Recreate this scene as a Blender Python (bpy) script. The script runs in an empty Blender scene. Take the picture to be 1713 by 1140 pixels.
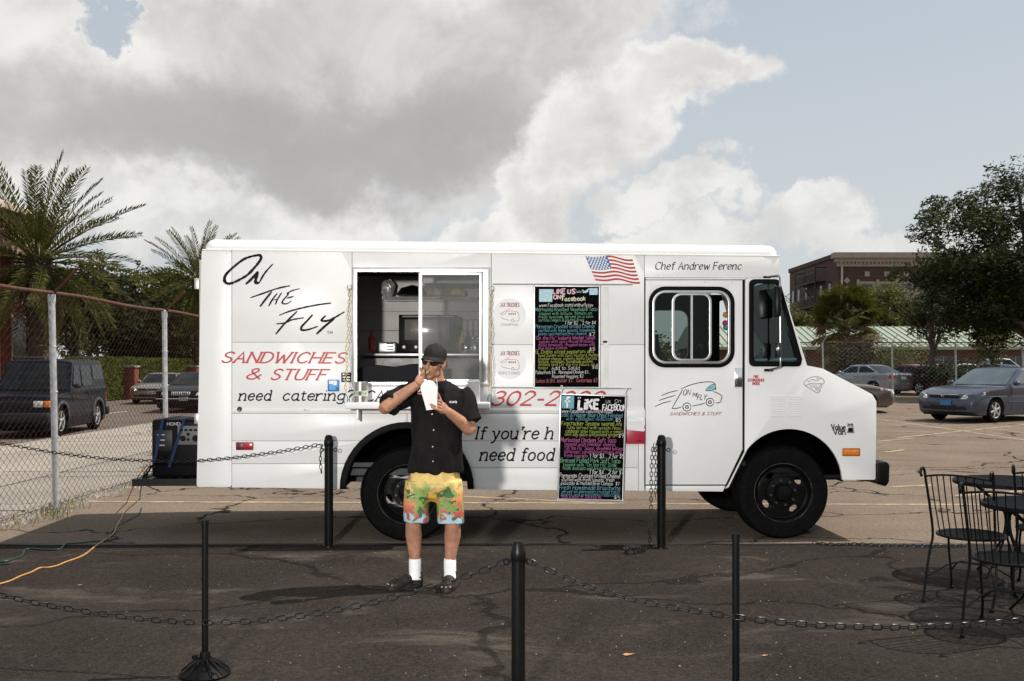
import bpy, bmesh, math, random
from mathutils import Vector, Matrix, noise as mnoise
from mathutils.geometry import tessellate_polygon
R = math.radians
scene = bpy.context.scene
COL = scene.collection
random.seed(7)

# ------------------------------------------------------------------ camera
F = 1665.0                      # focal length in photo pixels (photo 1713 x 1140)
HOR = 612.0                     # horizon row in the photo
CAMH = 1.6
cam_d = bpy.data.cameras.new('camera')
cam = bpy.data.objects.new('camera', cam_d); COL.objects.link(cam)
cam.location = (0, 0, CAMH); cam.rotation_euler = (R(90), 0, 0)
cam_d.sensor_width = 36; cam_d.lens = 36 * F / 1713
cam_d.shift_y = (HOR - 570) / 1713
cam_d.clip_start = 0.05; cam_d.clip_end = 3000
scene.camera = cam
scene.view_settings.view_transform = 'Standard'
scene.view_settings.look = 'None'
scene.view_settings.exposure = 0.0
scene.view_settings.gamma = 1.0
scene.view_settings.use_curve_mapping = False
scene.render.engine = 'CYCLES'
scene.cycles.max_bounces = 8
scene.cycles.transparent_max_bounces = 24
scene.cycles.use_denoising = True

def at(px, py, Y):              # pixel + distance -> world point
    return Vector(((px - 856.5) * Y / F, Y, CAMH - (py - HOR) * Y / F))
def gnd(px, py, z=0.0):         # pixel on a level ground of height z
    Y = (CAMH - z) * F / (py - HOR)
    return Vector(((px - 856.5) * Y / F, Y, z))

# ------------------------------------------------------------------ node helpers
class NB:
    def __init__(s, nt): s.nt = nt
    def n(s, t, **kw):
        nd = s.nt.nodes.new(t)
        for k, v in kw.items(): setattr(nd, k, v)
        return nd
    def put(s, sock, v):
        if hasattr(v, 'links') or hasattr(v, 'is_output'): s.nt.links.new(v, sock)
        else: sock.default_value = v
    def m(s, op, a, b=None, c=None, clamp=False):
        nd = s.n('ShaderNodeMath', operation=op, use_clamp=clamp)
        for i, v in enumerate((a, b, c)):
            if v is not None: s.put(nd.inputs[i], v)
        return nd.outputs[0]
    def ramp(s, v, a, b, lo=0.0, hi=1.0):
        nd = s.n('ShaderNodeMapRange', interpolation_type='SMOOTHSTEP')
        s.put(nd.inputs[0], v); s.put(nd.inputs[1], a); s.put(nd.inputs[2], b); s.put(nd.inputs[3], lo); s.put(nd.inputs[4], hi)
        return nd.outputs[0]
    def mix(s, f, a, b, blend='MIX'):
        nd = s.n('ShaderNodeMix', data_type='RGBA', blend_type=blend)
        s.put(nd.inputs[0], f)
        s.put(nd.inputs[6], a if hasattr(a, 'links') else (*a[:3], 1)); s.put(nd.inputs[7], b if hasattr(b, 'links') else (*b[:3], 1))
        return nd.outputs[2]
    def noise(s, vec, scale, detail=4, rough=.55, dist=0.0, lac=2.0):
        nd = s.n('ShaderNodeTexNoise')
        if vec is not None: s.put(nd.inputs['Vector'], vec)
        nd.inputs['Scale'].default_value = scale; nd.inputs['Detail'].default_value = detail
        nd.inputs['Roughness'].default_value = rough; nd.inputs['Distortion'].default_value = dist; nd.inputs['Lacunarity'].default_value = lac
        return nd.outputs[0]
    def mapping(s, vec, loc=(0, 0, 0), rot=(0, 0, 0), sc=(1, 1, 1)):
        nd = s.n('ShaderNodeMapping'); s.put(nd.inputs[0], vec)
        nd.inputs[1].default_value = loc; nd.inputs[2].default_value = rot; nd.inputs[3].default_value = sc
        return nd.outputs[0]

# ------------------------------------------------------------------ world: hazy blue sky with broken cumulus
SUN_EL, SUN_AZ = R(55), math.atan2(1.0, 0.15)     # sun stands to the right of the truck, a little behind it (azimuth from +Y towards +X)
SUN_DIR = Vector((math.sin(SUN_AZ) * math.cos(SUN_EL), math.cos(SUN_AZ) * math.cos(SUN_EL), math.sin(SUN_EL)))
world = bpy.data.worlds.new('World'); scene.world = world; world.use_nodes = True
wt = world.node_tree; wt.nodes.clear(); W = NB(wt)
sky = W.n('ShaderNodeTexSky', sky_type='NISHITA'); sky.sun_disc = False
sky.sun_elevation = SUN_EL; sky.sun_rotation = SUN_AZ; sky.air_density = 1.0; sky.dust_density = 3.0; sky.ozone_density = 1.5
tc = W.n('ShaderNodeTexCoord'); gen = tc.outputs['Generated']
sx = W.n('ShaderNodeSeparateXYZ'); W.put(sx.inputs[0], gen)
dx, dy, dz = sx.outputs
az = W.m('ARCTAN2', dx, dy); el = W.m('ARCSINE', dz)
warp = W.noise(gen, 5.0, 8, .62); warp2 = W.noise(W.mapping(gen, (3.1, 1.7, 4.2)), 5.0, 8, .62)
azw = W.m('ADD', az, W.m('MULTIPLY', W.m('SUBTRACT', warp, .5), .30))
elw = W.m('ADD', el, W.m('MULTIPLY', W.m('SUBTRACT', warp2, .5), .22))
def blob(px, py, rx, ry):
    u = (px - 856.5) / F; v = (HOR - py) / F
    a0 = math.atan(u); e0 = math.atan(v / math.hypot(1, u))
    qa = W.m('DIVIDE', W.m('SUBTRACT', azw, a0), rx / F); qe = W.m('DIVIDE', W.m('SUBTRACT', elw, e0), ry / F)
    r2 = W.m('ADD', W.m('MULTIPLY', qa, qa), W.m('MULTIPLY', qe, qe))
    return W.m('SUBTRACT', 1.0, W.m('SQRT', r2))
def vmax(*a):
    r = a[0]
    for b in a[1:]: r = W.m('SMOOTH_MAX', r, b, .12)
    return r
# upper grey mass, its bright shoulder, low cumulus towers near the horizon
upper = W.m('SUBTRACT', vmax(blob(330, 120, 640, 205), blob(740, 150, 400, 185), blob(960, 30, 230, 115), blob(-300, 60, 500, 260)), W.m('MULTIPLY', W.m('MAXIMUM', W.m('ADD', vmax(blob(120, 55, 62, 50), blob(150, 5, 50, 40)), W.m('MULTIPLY', W.m('SUBTRACT', W.noise(gen, 30, 6, .65), .5), .9)), 0.0), 1.7))
shoulder = vmax(blob(1000, 225, 135, 95), blob(1150, 150, 150, 45), blob(920, 310, 90, 75), blob(1090, 190, 120, 60))
low = vmax(blob(560, 350, 115, 75), blob(440, 370, 120, 70), blob(250, 330, 100, 55), blob(300, 390, 240, 60), blob(860, 380, 150, 50), blob(60, 320, 190, 120), blob(1160, 325, 120, 42), blob(1370, 365, 110, 55), blob(1120, 405, 250, 45), blob(1560, 415, 260, 35))
roam = W.noise(W.mapping(gen, (7.3, 2.2, 5.5), sc=(1, 1, 1.6)), 2.6, 9, .6)
roam = W.m('SUBTRACT', W.m('MULTIPLY', W.m('SUBTRACT', roam, .5), 2.6), 0.05)
infront = W.ramp(dy, .55, .8)                                 # the clouds outside the field of view go on as loose cumulus
dens_roam = W.m('ADD', roam, W.m('MULTIPLY', infront, -1.2))
fine = W.m('MULTIPLY', W.m('SUBTRACT', W.noise(gen, 22, 8, .6, .3), .5), .34)
dU = W.m('ADD', upper, fine); dS = W.m('ADD', shoulder, fine); dL = W.m('ADD', low, fine); dR = W.m('ADD', dens_roam, fine)
aU = W.ramp(dU, -.08, .34); aS = W.ramp(dS, -.08, .34); aL = W.ramp(dL, -.05, .24); aR = W.ramp(dR, .0, .25)
tex = W.noise(W.mapping(gen, (1.3, 0, 9)), 9, 9, .62, .4)
billow = W.noise(W.mapping(gen, (.3, 4, 2), sc=(1, 1, 1.25)), 15, 7, .6, .2)
grey_c = W.mix(W.ramp(tex, .32, .7), (.51, .505, .49), (.74, .73, .71))
white_c = W.mix(W.ramp(billow, .34, .62), (.72, .71, .69), (.95, .93, .895))
darkbase = W.m('MULTIPLY', W.ramp(blob(480, 235, 760, 120), .0, .7), .8)
cU = W.mix(W.ramp(W.m('ADD', dU, W.m('MULTIPLY', W.m('SUBTRACT', tex, .5), .9)), .08, .58), white_c, grey_c)
lite = W.m('MULTIPLY', W.ramp(blob(120, 110, 330, 170), .0, .8), .75)
cU = W.mix(lite, cU, white_c)
cU = W.mix(darkbase, cU, (.415, .41, .395))
cL = W.mix(W.ramp(W.m('ADD', elw, W.m('MULTIPLY', tex, .06)), .06, .2), (.66, .66, .645), white_c)
skyc = W.mix(.8, W.mix(1.0, sky.outputs[0], (.11, .11, .11), 'MULTIPLY'), W.mix(W.ramp(el, .0, .5), (.70, .735, .74), (.52, .58, .64)))
skyc = W.mix(W.m('MULTIPLY', aR, .85), skyc, W.mix(W.ramp(dR, .1, .6), white_c, grey_c))
skyc = W.mix(W.m('MULTIPLY', aL, .82), skyc, cL)
skyc = W.mix(aU, skyc, cU)
skyc = W.mix(W.m('MULTIPLY', aS, .93), skyc, W.mix(W.ramp(dS, .15, .75), white_c, W.mix(.5, white_c, grey_c)))
bg = W.n('ShaderNodeBackground'); W.put(bg.inputs[0], skyc); bg.inputs[1].default_value = 1.0
wo = W.n('ShaderNodeOutputWorld'); wt.links.new(bg.outputs[0], wo.inputs[0])

# ------------------------------------------------------------------ sun
sd = bpy.data.lights.new('sun', 'SUN'); sd.energy = 5.0; sd.angle = R(.53); sd.color = (1, .95, .87)
sun = bpy.data.objects.new('sun', sd); COL.objects.link(sun)
sun.rotation_euler = (-SUN_DIR).to_track_quat('-Z', 'Y').to_euler()
STROBE_W = 2600.0               # the photographer's flash: it throws the bollard and chain shadows seen on the truck and shows in its glass

# ------------------------------------------------------------------ mesh builder
class MB:
    def __init__(s): s.v = []; s.f = []
    def add(s, vs, fs):
        o = len(s.v); s.v += [tuple(v) for v in vs]; s.f += [tuple(o + i for i in f) for f in fs]; return s
    def box(s, c, d, rz=0, rx=0, ry=0):
        x, y, z = d[0] / 2, d[1] / 2, d[2] / 2
        M = Matrix.Rotation(rz, 3, 'Z') @ Matrix.Rotation(ry, 3, 'Y') @ Matrix.Rotation(rx, 3, 'X'); c = Vector(c)
        vs = [c + M @ Vector((i * x, j * y, k * z)) for k in (-1, 1) for j in (-1, 1) for i in (-1, 1)]
        return s.add(vs, [(0, 2, 3, 1), (4, 5, 7, 6), (0, 1, 5, 4), (2, 6, 7, 3), (0, 4, 6, 2), (1, 3, 7, 5)])
    def b2(s, a, b):
        return s.box([(a[i] + b[i]) / 2 for i in range(3)], [abs(b[i] - a[i]) for i in range(3)])
    def prism(s, outer, y0, y1, holes=(), f=None):
        """polygon in (x,z), extruded from y0 to y1; f maps (a,b,depth)->xyz"""
        f = f or (lambda a, b, d: (a, d, b))
        loops = [list(outer)] + [list(h) for h in holes]
        tris = tessellate_polygon([[Vector((p[0], p[1], 0)) for p in l] for l in loops])
        pts = [p for l in loops for p in l]; n = len(pts)
        vs = [f(p[0], p[1], y0) for p in pts] + [f(p[0], p[1], y1) for p in pts]
        fs = [tuple(t) for t in tris] + [tuple(n + i for i in reversed(t)) for t in tris]
        o = 0
        for l in loops:
            k = len(l)
            for i in range(k):
                a, b = o + i, o + (i + 1) % k; fs.append((a, b, n + b, n + a))
            o += k
        return s.add(vs, fs)
    def tube(s, pts, r, n=8, cap=True, closed=False, up=None):
        pts = [Vector(p) for p in pts]; m = len(pts)
        rs = r if isinstance(r, (list, tuple)) else [r] * m
        vs = []; prev = None
        for i, p in enumerate(pts):
            a = pts[(i - 1) % m] if (closed or i > 0) else p; b = pts[(i + 1) % m] if (closed or i < m - 1) else p
            t = (b - a)
            if t.length < 1e-9: t = Vector((0, 0, 1))
            t.normalize()
            if prev is None:
                ref = Vector(up) if up else (Vector((0, 0, 1)) if abs(t.z) < .9 else Vector((1, 0, 0)))
                u = t.cross(ref).normalized()
            else:
                u = prev - t * prev.dot(t)
                u = u.normalized() if u.length > 1e-6 else t.orthogonal().normalized()
            prev = u; w = t.cross(u)
            rr = rs[i]; ra, rb = rr if isinstance(rr, (tuple, list)) else (rr, rr)
            for k in range(n):
                q = 2 * math.pi * k / n; vs.append(p + u * (ra * math.cos(q)) + w * (rb * math.sin(q)))
        fs = []
        for i in range(m if closed else m - 1):
            j = (i + 1) % m
            for k in range(n):
                l = (k + 1) % n; fs.append((i * n + k, i * n + l, j * n + l, j * n + k))
        if cap and not closed: fs += [tuple(reversed(range(n))), tuple((m - 1) * n + k for k in range(n))]
        return s.add(vs, fs)
    def cyl(s, a, b, r, r2=None, n=16): return s.tube([a, b], [r, r if r2 is None else r2], n)
    def lathe(s, prof, c=(0, 0, 0), axis='Z', n=32, closed=False):
        vs = []; c = Vector(c); m = len(prof)
        for (r, h) in prof:
            for k in range(n):
                q = 2 * math.pi * k / n; a, b = r * math.cos(q), r * math.sin(q)
                vs.append(c + Vector({'Z': (a, b, h), 'Y': (a, h, b), 'X': (h, a, b)}[axis]))
        fs = []
        for i in range(m if closed else m - 1):
            j = (i + 1) % m
            for k in range(n):
                l = (k + 1) % n; fs.append((i * n + k, i * n + l, j * n + l, j * n + k))
        if not closed:
            if prof[0][0] > 1e-6: fs.append(tuple(reversed(range(n))))
            if prof[-1][0] > 1e-6: fs.append(tuple((m - 1) * n + k for k in range(n)))
        return s.add(vs, fs)
    def ball(s, c, r, n=16, m=10, M=None):
        r = r if isinstance(r, (tuple, list)) else (r, r, r); c = Vector(c); vs = []
        for i in range(m + 1):
            th = math.pi * i / m
            for k in range(n):
                q = 2 * math.pi * k / n
                d = Vector((r[0] * math.sin(th) * math.cos(q), r[1] * math.sin(th) * math.sin(q), r[2] * math.cos(th)))
                vs.append(c + (M @ d if M else d))
        fs = [(i * n + k, i * n + (k + 1) % n, (i + 1) * n + (k + 1) % n, (i + 1) * n + k) for i in range(m) for k in range(n)]
        return s.add(vs, fs)
    def poly(s, pts): return s.add(pts, [tuple(range(len(pts)))])
    def mesh(s, name, smooth=40):
        me = bpy.data.meshes.new(name); me.from_pydata(s.v, [], s.f); me.validate(); me.update()
        bm = bmesh.new(); bm.from_mesh(me); bmesh.ops.remove_doubles(bm, verts=bm.verts, dist=1e-6)
        bmesh.ops.recalc_face_normals(bm, faces=bm.faces); bm.to_mesh(me); bm.free()
        if smooth:
            me.polygons.foreach_set('use_smooth', [True] * len(me.polygons)); me.set_sharp_from_angle(angle=R(smooth))
        return me
    def build(s, name, mat, parent=None, smooth=40, bevel=0, seg=2, raw=False):
        if raw:
            me = bpy.data.meshes.new(name); me.from_pydata(s.v, [], s.f); me.update()
        else: me = s.mesh(name, 0 if bevel else smooth)
        if bevel:
            bm = bmesh.new(); bm.from_mesh(me)
            es = [e for e in bm.edges if len(e.link_faces) == 2 and e.calc_face_angle(0) > R(30)]
            bmesh.ops.bevel(bm, geom=es, offset=bevel, segments=seg, profile=.5, affect='EDGES', clamp_overlap=True)
            bm.to_mesh(me); bm.free()
            me.polygons.foreach_set('use_smooth', [True] * len(me.polygons)); me.set_sharp_from_angle(angle=R(35))
        return link(name, me, mat, parent)
def link(name, me, mat, parent=None):
    if mat and not me.materials: me.materials.append(mat)
    o = bpy.data.objects.new(name, me); COL.objects.link(o)
    if parent: o.parent = parent
    return o
def tag(o, label=None, cat=None, group=None, kind=None):
    for k, v in (('label', label), ('category', cat), ('group', group), ('kind', kind)):
        if v: o[k] = v
    return o
def thing(name, label, cat, loc=(0, 0, 0), rz=0, group=None, kind=None):
    o = bpy.data.objects.new(name, None); COL.objects.link(o); o.empty_display_size = .1
    o.location = loc; o.rotation_euler = (0, 0, rz)
    return tag(o, label, cat, group, kind)
def copy_tree(o, parent=None):
    c = o.copy(); COL.objects.link(c); c.parent = parent
    for ch in [k for k in bpy.data.objects if k.parent is o]: copy_tree(ch, c)
    return c
def catmull(pts, k=6):
    P = [Vector(p) for p in pts]; out = []
    for i in range(len(P) - 1):
        a = P[max(i - 1, 0)]; b = P[i]; c = P[i + 1]; d = P[min(i + 2, len(P) - 1)]
        for j in range(k):
            t = j / k
            out.append(.5 * ((2 * b) + (c - a) * t + (2 * a - 5 * b + 4 * c - d) * t * t + (3 * b - a - 3 * c + d) * t ** 3))
    return out + [P[-1]]
def rrect(x0, z0, x1, z1, r, k=5):
    out = []
    for cx, cz, a in ((x1 - r, z1 - r, 0), (x0 + r, z1 - r, 90), (x0 + r, z0 + r, 180), (x1 - r, z0 + r, 270)):
        for j in range(k + 1):
            q = R(a + 90 * j / k); out.append((cx + r * math.cos(q), cz + r * math.sin(q)))
    return out

# ------------------------------------------------------------------ materials
_M = {}
def pm(name, col, rough=.5, metal=0.0, var=.08, scale=6, bump=0.0, bscale=60, spec=.5, coat=0.0, dirt=None, dsc=3, dlo=.55, dhi=.75, trans=0.0, alpha=1.0):
    if name in _M: return _M[name]
    m = bpy.data.materials.new(name); m.use_nodes = True; nt = m.node_tree; b = nt.nodes['Principled BSDF']; B = NB(nt)
    t = B.n('ShaderNodeTexCoord').outputs['Object']
    c = B.mix(B.ramp(B.noise(t, scale, 6, .6), .3, .7), [x * (1 - var) for x in col], [min(x * (1 + var), 1) for x in col])
    if dirt: c = B.mix(B.ramp(B.noise(B.mapping(t, (5, 3, 1)), dsc, 8, .65), dlo, dhi), c, dirt)
    nt.links.new(c, b.inputs['Base Color'])
    r = B.m('ADD', rough, B.m('MULTIPLY', B.m('SUBTRACT', B.noise(t, scale * 2.3, 4), .5), .15), clamp=True); nt.links.new(r, b.inputs['Roughness'])
    b.inputs['Metallic'].default_value = metal; b.inputs['Specular IOR Level'].default_value = spec
    b.inputs['Coat Weight'].default_value = coat; b.inputs['Coat Roughness'].default_value = .05
    b.inputs['Transmission Weight'].default_value = trans; b.inputs['Alpha'].default_value = alpha
    if bump:
        bn = B.n('ShaderNodeBump'); bn.inputs['Strength'].default_value = bump; bn.inputs['Distance'].default_value = .01
        nt.links.new(B.noise(t, bscale, 5, .6), bn.inputs['Height']); nt.links.new(bn.outputs[0], b.inputs['Normal'])
    _M[name] = m; return m
def glass(name, tint, rough=.02, clear=.75, haze=None, ior=1.5):
    """thin pane: tinted see-through with mirror reflection at grazing angles (and an optional hazy film)"""
    if name in _M: return _M[name]
    m = bpy.data.materials.new(name); m.use_nodes = True; nt = m.node_tree; nt.nodes.clear(); B = NB(nt)
    tr = B.n('ShaderNodeBsdfTransparent'); tr.inputs[0].default_value = (*[t * clear for t in tint], 1)
    gl = B.n('ShaderNodeBsdfGlossy'); gl.inputs[0].default_value = (.9, .95, .95, 1); gl.inputs[1].default_value = rough
    lw = B.n('ShaderNodeFresnel'); lw.inputs[0].default_value = ior
    mx = B.n('ShaderNodeMixShader'); nt.links.new(B.m('MULTIPLY', lw.outputs[0], 1.2, clamp=True), mx.inputs[0])
    nt.links.new(tr.outputs[0], mx.inputs[1]); nt.links.new(gl.outputs[0], mx.inputs[2]); last = mx.outputs[0]
    if haze:
        df = B.n('ShaderNodeBsdfDiffuse'); df.inputs[0].default_value = (*haze[0], 1)
        t = B.n('ShaderNodeTexCoord').outputs['Object']
        f = B.m('MULTIPLY', B.ramp(B.noise(B.mapping(t, sc=(60, 1, 2)), 3, 6, .7), .2, .8), B.ramp(B.noise(t, 3, 6, .7), .2, .75))
        m2 = B.n('ShaderNodeMixShader'); nt.links.new(B.m('ADD', haze[1] * .5, B.m('MULTIPLY', f, haze[1])), m2.inputs[0])
        nt.links.new(last, m2.inputs[1]); nt.links.new(df.outputs[0], m2.inputs[2]); last = m2.outputs[0]
    o = B.n('ShaderNodeOutputMaterial'); nt.links.new(last, o.inputs[0]); _M[name] = m; return m
def leafmat(name, a, b, scale=1.5, transl=.35, tip=None):
    if name in _M: return _M[name]
    m = bpy.data.materials.new(name); m.use_nodes = True; nt = m.node_tree; nt.nodes.clear(); B = NB(nt)
    t = B.n('ShaderNodeTexCoord').outputs['Object']
    c = B.mix(B.ramp(B.noise(t, scale, 5, .65), .3, .7), a, b)
    if tip: c = B.mix(B.ramp(B.noise(B.mapping(t, (3, 9, 1)), scale * 5, 3), .58, .72), c, tip)
    d = B.n('ShaderNodeBsdfPrincipled'); nt.links.new(c, d.inputs['Base Color']); d.inputs['Roughness'].default_value = .65; d.inputs['Specular IOR Level'].default_value = .08
    tl = B.n('ShaderNodeBsdfTranslucent'); nt.links.new(B.mix(1.0, c, (1.0, 1.0, .5), 'MULTIPLY'), tl.inputs[0])
    mx = B.n('ShaderNodeMixShader'); mx.inputs[0].default_value = transl
    nt.links.new(d.outputs[0], mx.inputs[1]); nt.links.new(tl.outputs[0], mx.inputs[2])
    o = B.n('ShaderNodeOutputMaterial'); nt.links.new(mx.outputs[0], o.inputs[0]); _M[name] = m; return m

def truck_white():
    m = bpy.data.materials.new('truck_white_paint'); m.use_nodes = True; nt = m.node_tree; b = nt.nodes['Principled BSDF']; B = NB(nt)
    t = B.n('ShaderNodeTexCoord').outputs['Object']
    c = B.mix(B.ramp(B.noise(t, 2.2, 6, .6), .3, .7), (.785, .775, .75), (.83, .82, .80))
    streak = B.ramp(B.noise(B.mapping(t, (2, 0, 1), sc=(14, 4, .55)), 2.2, 6, .7), .58, .80, 0, .30)        # rain streaks
    c = B.mix(streak, c, (.60, .57, .52))
    c = B.mix(B.ramp(B.noise(B.mapping(t, (4, 7, 1)), 9, 6, .75), .70, .78, 0, .35), c, (.50, .44, .37))     # scuffs
    c = B.mix(B.ramp(B.noise(B.mapping(t, (1, 3, 8)), 34, 3, .6), .735, .76, 0, .5), c, (.30, .19, .12))      # rust pinpricks
    nt.links.new(c, b.inputs['Base Color']); nt.links.new(B.m('ADD', .36, B.m('MULTIPLY', streak, .5)), b.inputs['Roughness']); b.inputs['Specular IOR Level'].default_value = .4
    bp = B.n('ShaderNodeBump'); bp.inputs['Strength'].default_value = .12; bp.inputs['Distance'].default_value = .02
    nt.links.new(B.noise(t, 3.5, 2, .4), bp.inputs['Height']); nt.links.new(bp.outputs[0], b.inputs['Normal']); return m
WHITE = truck_white()
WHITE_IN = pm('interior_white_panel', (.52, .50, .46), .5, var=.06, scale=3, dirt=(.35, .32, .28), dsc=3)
BLACK = pm('black_paint', (.005, .005, .005), .36, var=.2, scale=15, spec=.14)
RUBBER = pm('tyre_rubber', (.005, .005, .005), .75, var=.3, scale=20, bump=.2, spec=.05)
RUBTRIM = pm('rubber_seal', (.004, .004, .004), .55, spec=.08)
ALU = pm('brushed_aluminium', (.58, .58, .57), .36, .8, var=.08, scale=20)
CHROME = pm('chrome', (.85, .85, .85), .12, 1.0, var=.04)
STEEL = pm('galvanised_steel', (.50, .50, .52), .5, .5, var=.2, scale=14, dirt=(.26, .20, .17), dsc=6, dlo=.6, dhi=.75)
RUST = pm('rusted_steel', (.10, .042, .026), .85, .2, var=.35, scale=18, bump=.3)
RUSTWIRE = pm('rusted_wire', (.045, .026, .019), .9, 0, var=.4, scale=9, spec=.1)
INK = pm('black_vinyl', (.005, .005, .005), .6, var=.1, spec=.15)
RED = pm('red_vinyl', (.46, .022, .032), .45, var=.06)
DRED = pm('dark_red_vinyl', (.34, .10, .09), .5, var=.06)
GREYV = pm('grey_vinyl', (.42, .41, .39), .5, var=.06)
BLUEV = pm('blue_vinyl', (.045, .14, .36), .45)
SKYBLUE = pm('pale_blue_vinyl', (.14, .44, .66), .45)
DARKMETAL = pm('dark_metal', (.02, .02, .022), .45, .6, var=.2)
# ================================================================== ground
def sm(t): t = max(0, min(1, t)); return t * t * (3 - 2 * t)
def GZ(x, y): return .22 * sm((x - 1.5) / 5) * max(0, min(1.3, (y - 12) / 32)) if y > 12 else 0.0
def asphalt(name, ca, cb, cracks, stain=None, agg=.5, stsc=1.3, crackscale=.55):
    m = bpy.data.materials.new(name); m.use_nodes = True; nt = m.node_tree; b = nt.nodes['Principled BSDF']; B = NB(nt)
    t = B.n('ShaderNodeTexCoord').outputs['Object']
    c = B.mix(B.ramp(B.noise(t, .55, 7, .6, .4), .3, .72), ca, cb)
    grain = B.noise(t, 75, 4, .8)
    c = B.mix(B.ramp(grain, .42, .62, 0, agg), c, [min(x * 2.1, .6) for x in cb])
    c = B.mix(B.ramp(B.noise(B.mapping(t, (7, 7, 0)), 60, 3, .8), .55, .7, 0, agg), c, [x * .35 for x in ca])
    mid = B.noise(B.mapping(t, (2, 5, 0)), 24, 5, .75)
    c = B.mix(B.ramp(mid, .36, .66), B.mix(1.0, c, (.82, .82, .82), 'MULTIPLY'), B.mix(1.0, c, (1.16, 1.16, 1.16), 'MULTIPLY'))
    pit = B.ramp(B.noise(B.mapping(t, (6, 2, 0)), 13, 6, .8), .69, .76)
    c = B.mix(B.m('MULTIPLY', pit, .75), c, [x * .3 for x in ca])
    if stain:
        st = B.ramp(B.noise(B.mapping(t, (1.5, 4, 0), sc=(1, 2.0, 1)), stsc, 8, .68, .6), .53, .72)
        c = B.mix(B.m('MULTIPLY', st, B.ramp(grain, .25, .6, .2, 1)), c, stain)
    h = grain
    if cracks:
        wv = B.n('ShaderNodeVectorMath', operation='ADD'); B.put(wv.inputs[0], t)
        nz = B.n('ShaderNodeTexNoise'); B.put(nz.inputs['Vector'], t); nz.inputs['Scale'].default_value = .9; nz.inputs['Detail'].default_value = 5; nz.inputs['Roughness'].default_value = .55
        sc = B.n('ShaderNodeVectorMath', operation='SCALE'); B.put(sc.inputs[0], nz.outputs['Color']); sc.inputs['Scale'].default_value = 1.2
        nt.links.new(sc.outputs[0], wv.inputs[1])
        vo = B.n('ShaderNodeTexVoronoi', feature='DISTANCE_TO_EDGE'); B.put(vo.inputs['Vector'], B.mapping(wv.outputs[0], sc=(.55, 1.0, 1))); vo.inputs['Scale'].default_value = crackscale
        br = B.ramp(B.noise(B.mapping(t, (3, 1, 0)), .8, 3), .26, .46)
        wd = B.m('MULTIPLY', B.noise(B.mapping(t, (9, 9, 0)), 5, 4, .7), .026)
        ck = B.m('MULTIPLY', B.m('SUBTRACT', 1.0, B.ramp(vo.outputs['Distance'], B.m('MULTIPLY', wd, .35), wd)), br)
        c = B.mix(B.m('MULTIPLY', ck, cracks), c, [x * .22 for x in ca])
        h = B.m('SUBTRACT', grain, B.m('MULTIPLY', ck, .8))
    nt.links.new(c, b.inputs['Base Color']); b.inputs['Roughness'].default_value = .95; b.inputs['Specular IOR Level'].default_value = .03
    bp = B.n('ShaderNodeBump'); bp.inputs['Strength'].default_value = .8; bp.inputs['Distance'].default_value = .014
    nt.links.new(h, bp.inputs['Height']); nt.links.new(bp.outputs[0], b.inputs['Normal'])
    return m
OLD = asphalt('old_asphalt', (.122, .094, .072), (.196, .153, .118), .95, agg=.5)
SEAL = asphalt('sealed_asphalt', (.0185, .0150, .0128), (.037, .0305, .0258), .5, stain=(.105, .088, .074), agg=.5, stsc=.75, crackscale=.4)
STREET = asphalt('street_asphalt', (.115, .09, .076), (.15, .12, .10), 0, agg=.25)
EARTH = asphalt('dry_earth', (.10, .085, .06), (.16, .14, .10), 0, agg=.3)
CONC = asphalt('pale_concrete', (.29, .25, .205), (.37, .325, .27), .5, agg=.2, crackscale=.3)

def sheet(name, x0, x1, y0, y1, z, mat, nx=1, ny=1, f=None):
    mb = MB(); vs = []; fs = []
    for j in range(ny + 1):
        for i in range(nx + 1):
            x = x0 + (x1 - x0) * i / nx; y = y0 + (y1 - y0) * j / ny; vs.append((x, y, z + (f(x, y) if f else 0)))
    for j in range(ny):
        for i in range(nx):
            a = j * (nx + 1) + i; fs.append((a, a + 1, a + nx + 2, a + nx + 1))
    return tag(mb.add(vs, fs).build(name, mat, smooth=60), kind='structure')
sheet('ground', -900, 900, -300, 1500, -.16, EARTH)
sheet('parking_lot', -5.2, 90, -14, 66, 0, OLD, 60, 60, GZ)
# freshly sealed patch in front, 8 mm thick with a wavering tarry edge
n = 120; edge = [(-5.15 + 45 * i / n, 8.86 + .02 * mnoise.noise(Vector((i * .37, 2.2, 0))) + .015 * mnoise.noise(Vector((i * 1.7, 8.2, 0)))) for i in range(n + 1)]
mb = MB().prism([(-5.15, -14), (39.85, -14)] + list(reversed(edge)), -.05, .008, f=lambda a, b, d: (a, b, d))
tag(mb.build('sealed_pavement', SEAL, smooth=0), kind='structure')
TAR = pm('tar_edge', (.008, .007, .007), .5, var=.4, scale=3, bump=.3)
mb = MB(); k = 90
for i in range(k):
    xa, xb = -5.1 + 15 * i / k, -5.1 + 15 * (i + 1) / k
    e = lambda x, q: 8.86 + .035 * mnoise.noise(Vector((x * 2.1, q, 0))) + q * (.035 + .02 * mnoise.noise(Vector((x * .8, 5 + q, 0))))
    mb.poly([(xa, e(xa, -1), .012), (xb, e(xb, -1), .012), (xb, e(xb, 1), .012), (xa, e(xa, 1), .012)])
tag(mb.build('tar_seam', TAR, smooth=0), kind='structure')
LINEY = pm('worn_yellow_line', (.42, .31, .17), .85, var=.3, scale=8, dirt=(.24, .20, .165), dsc=5, dlo=.42, dhi=.6)
LINEW = pm('worn_white_line', (.52, .48, .42), .85, var=.2, scale=8, dirt=(.2, .17, .15), dsc=5, dlo=.5, dhi=.65)
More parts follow.
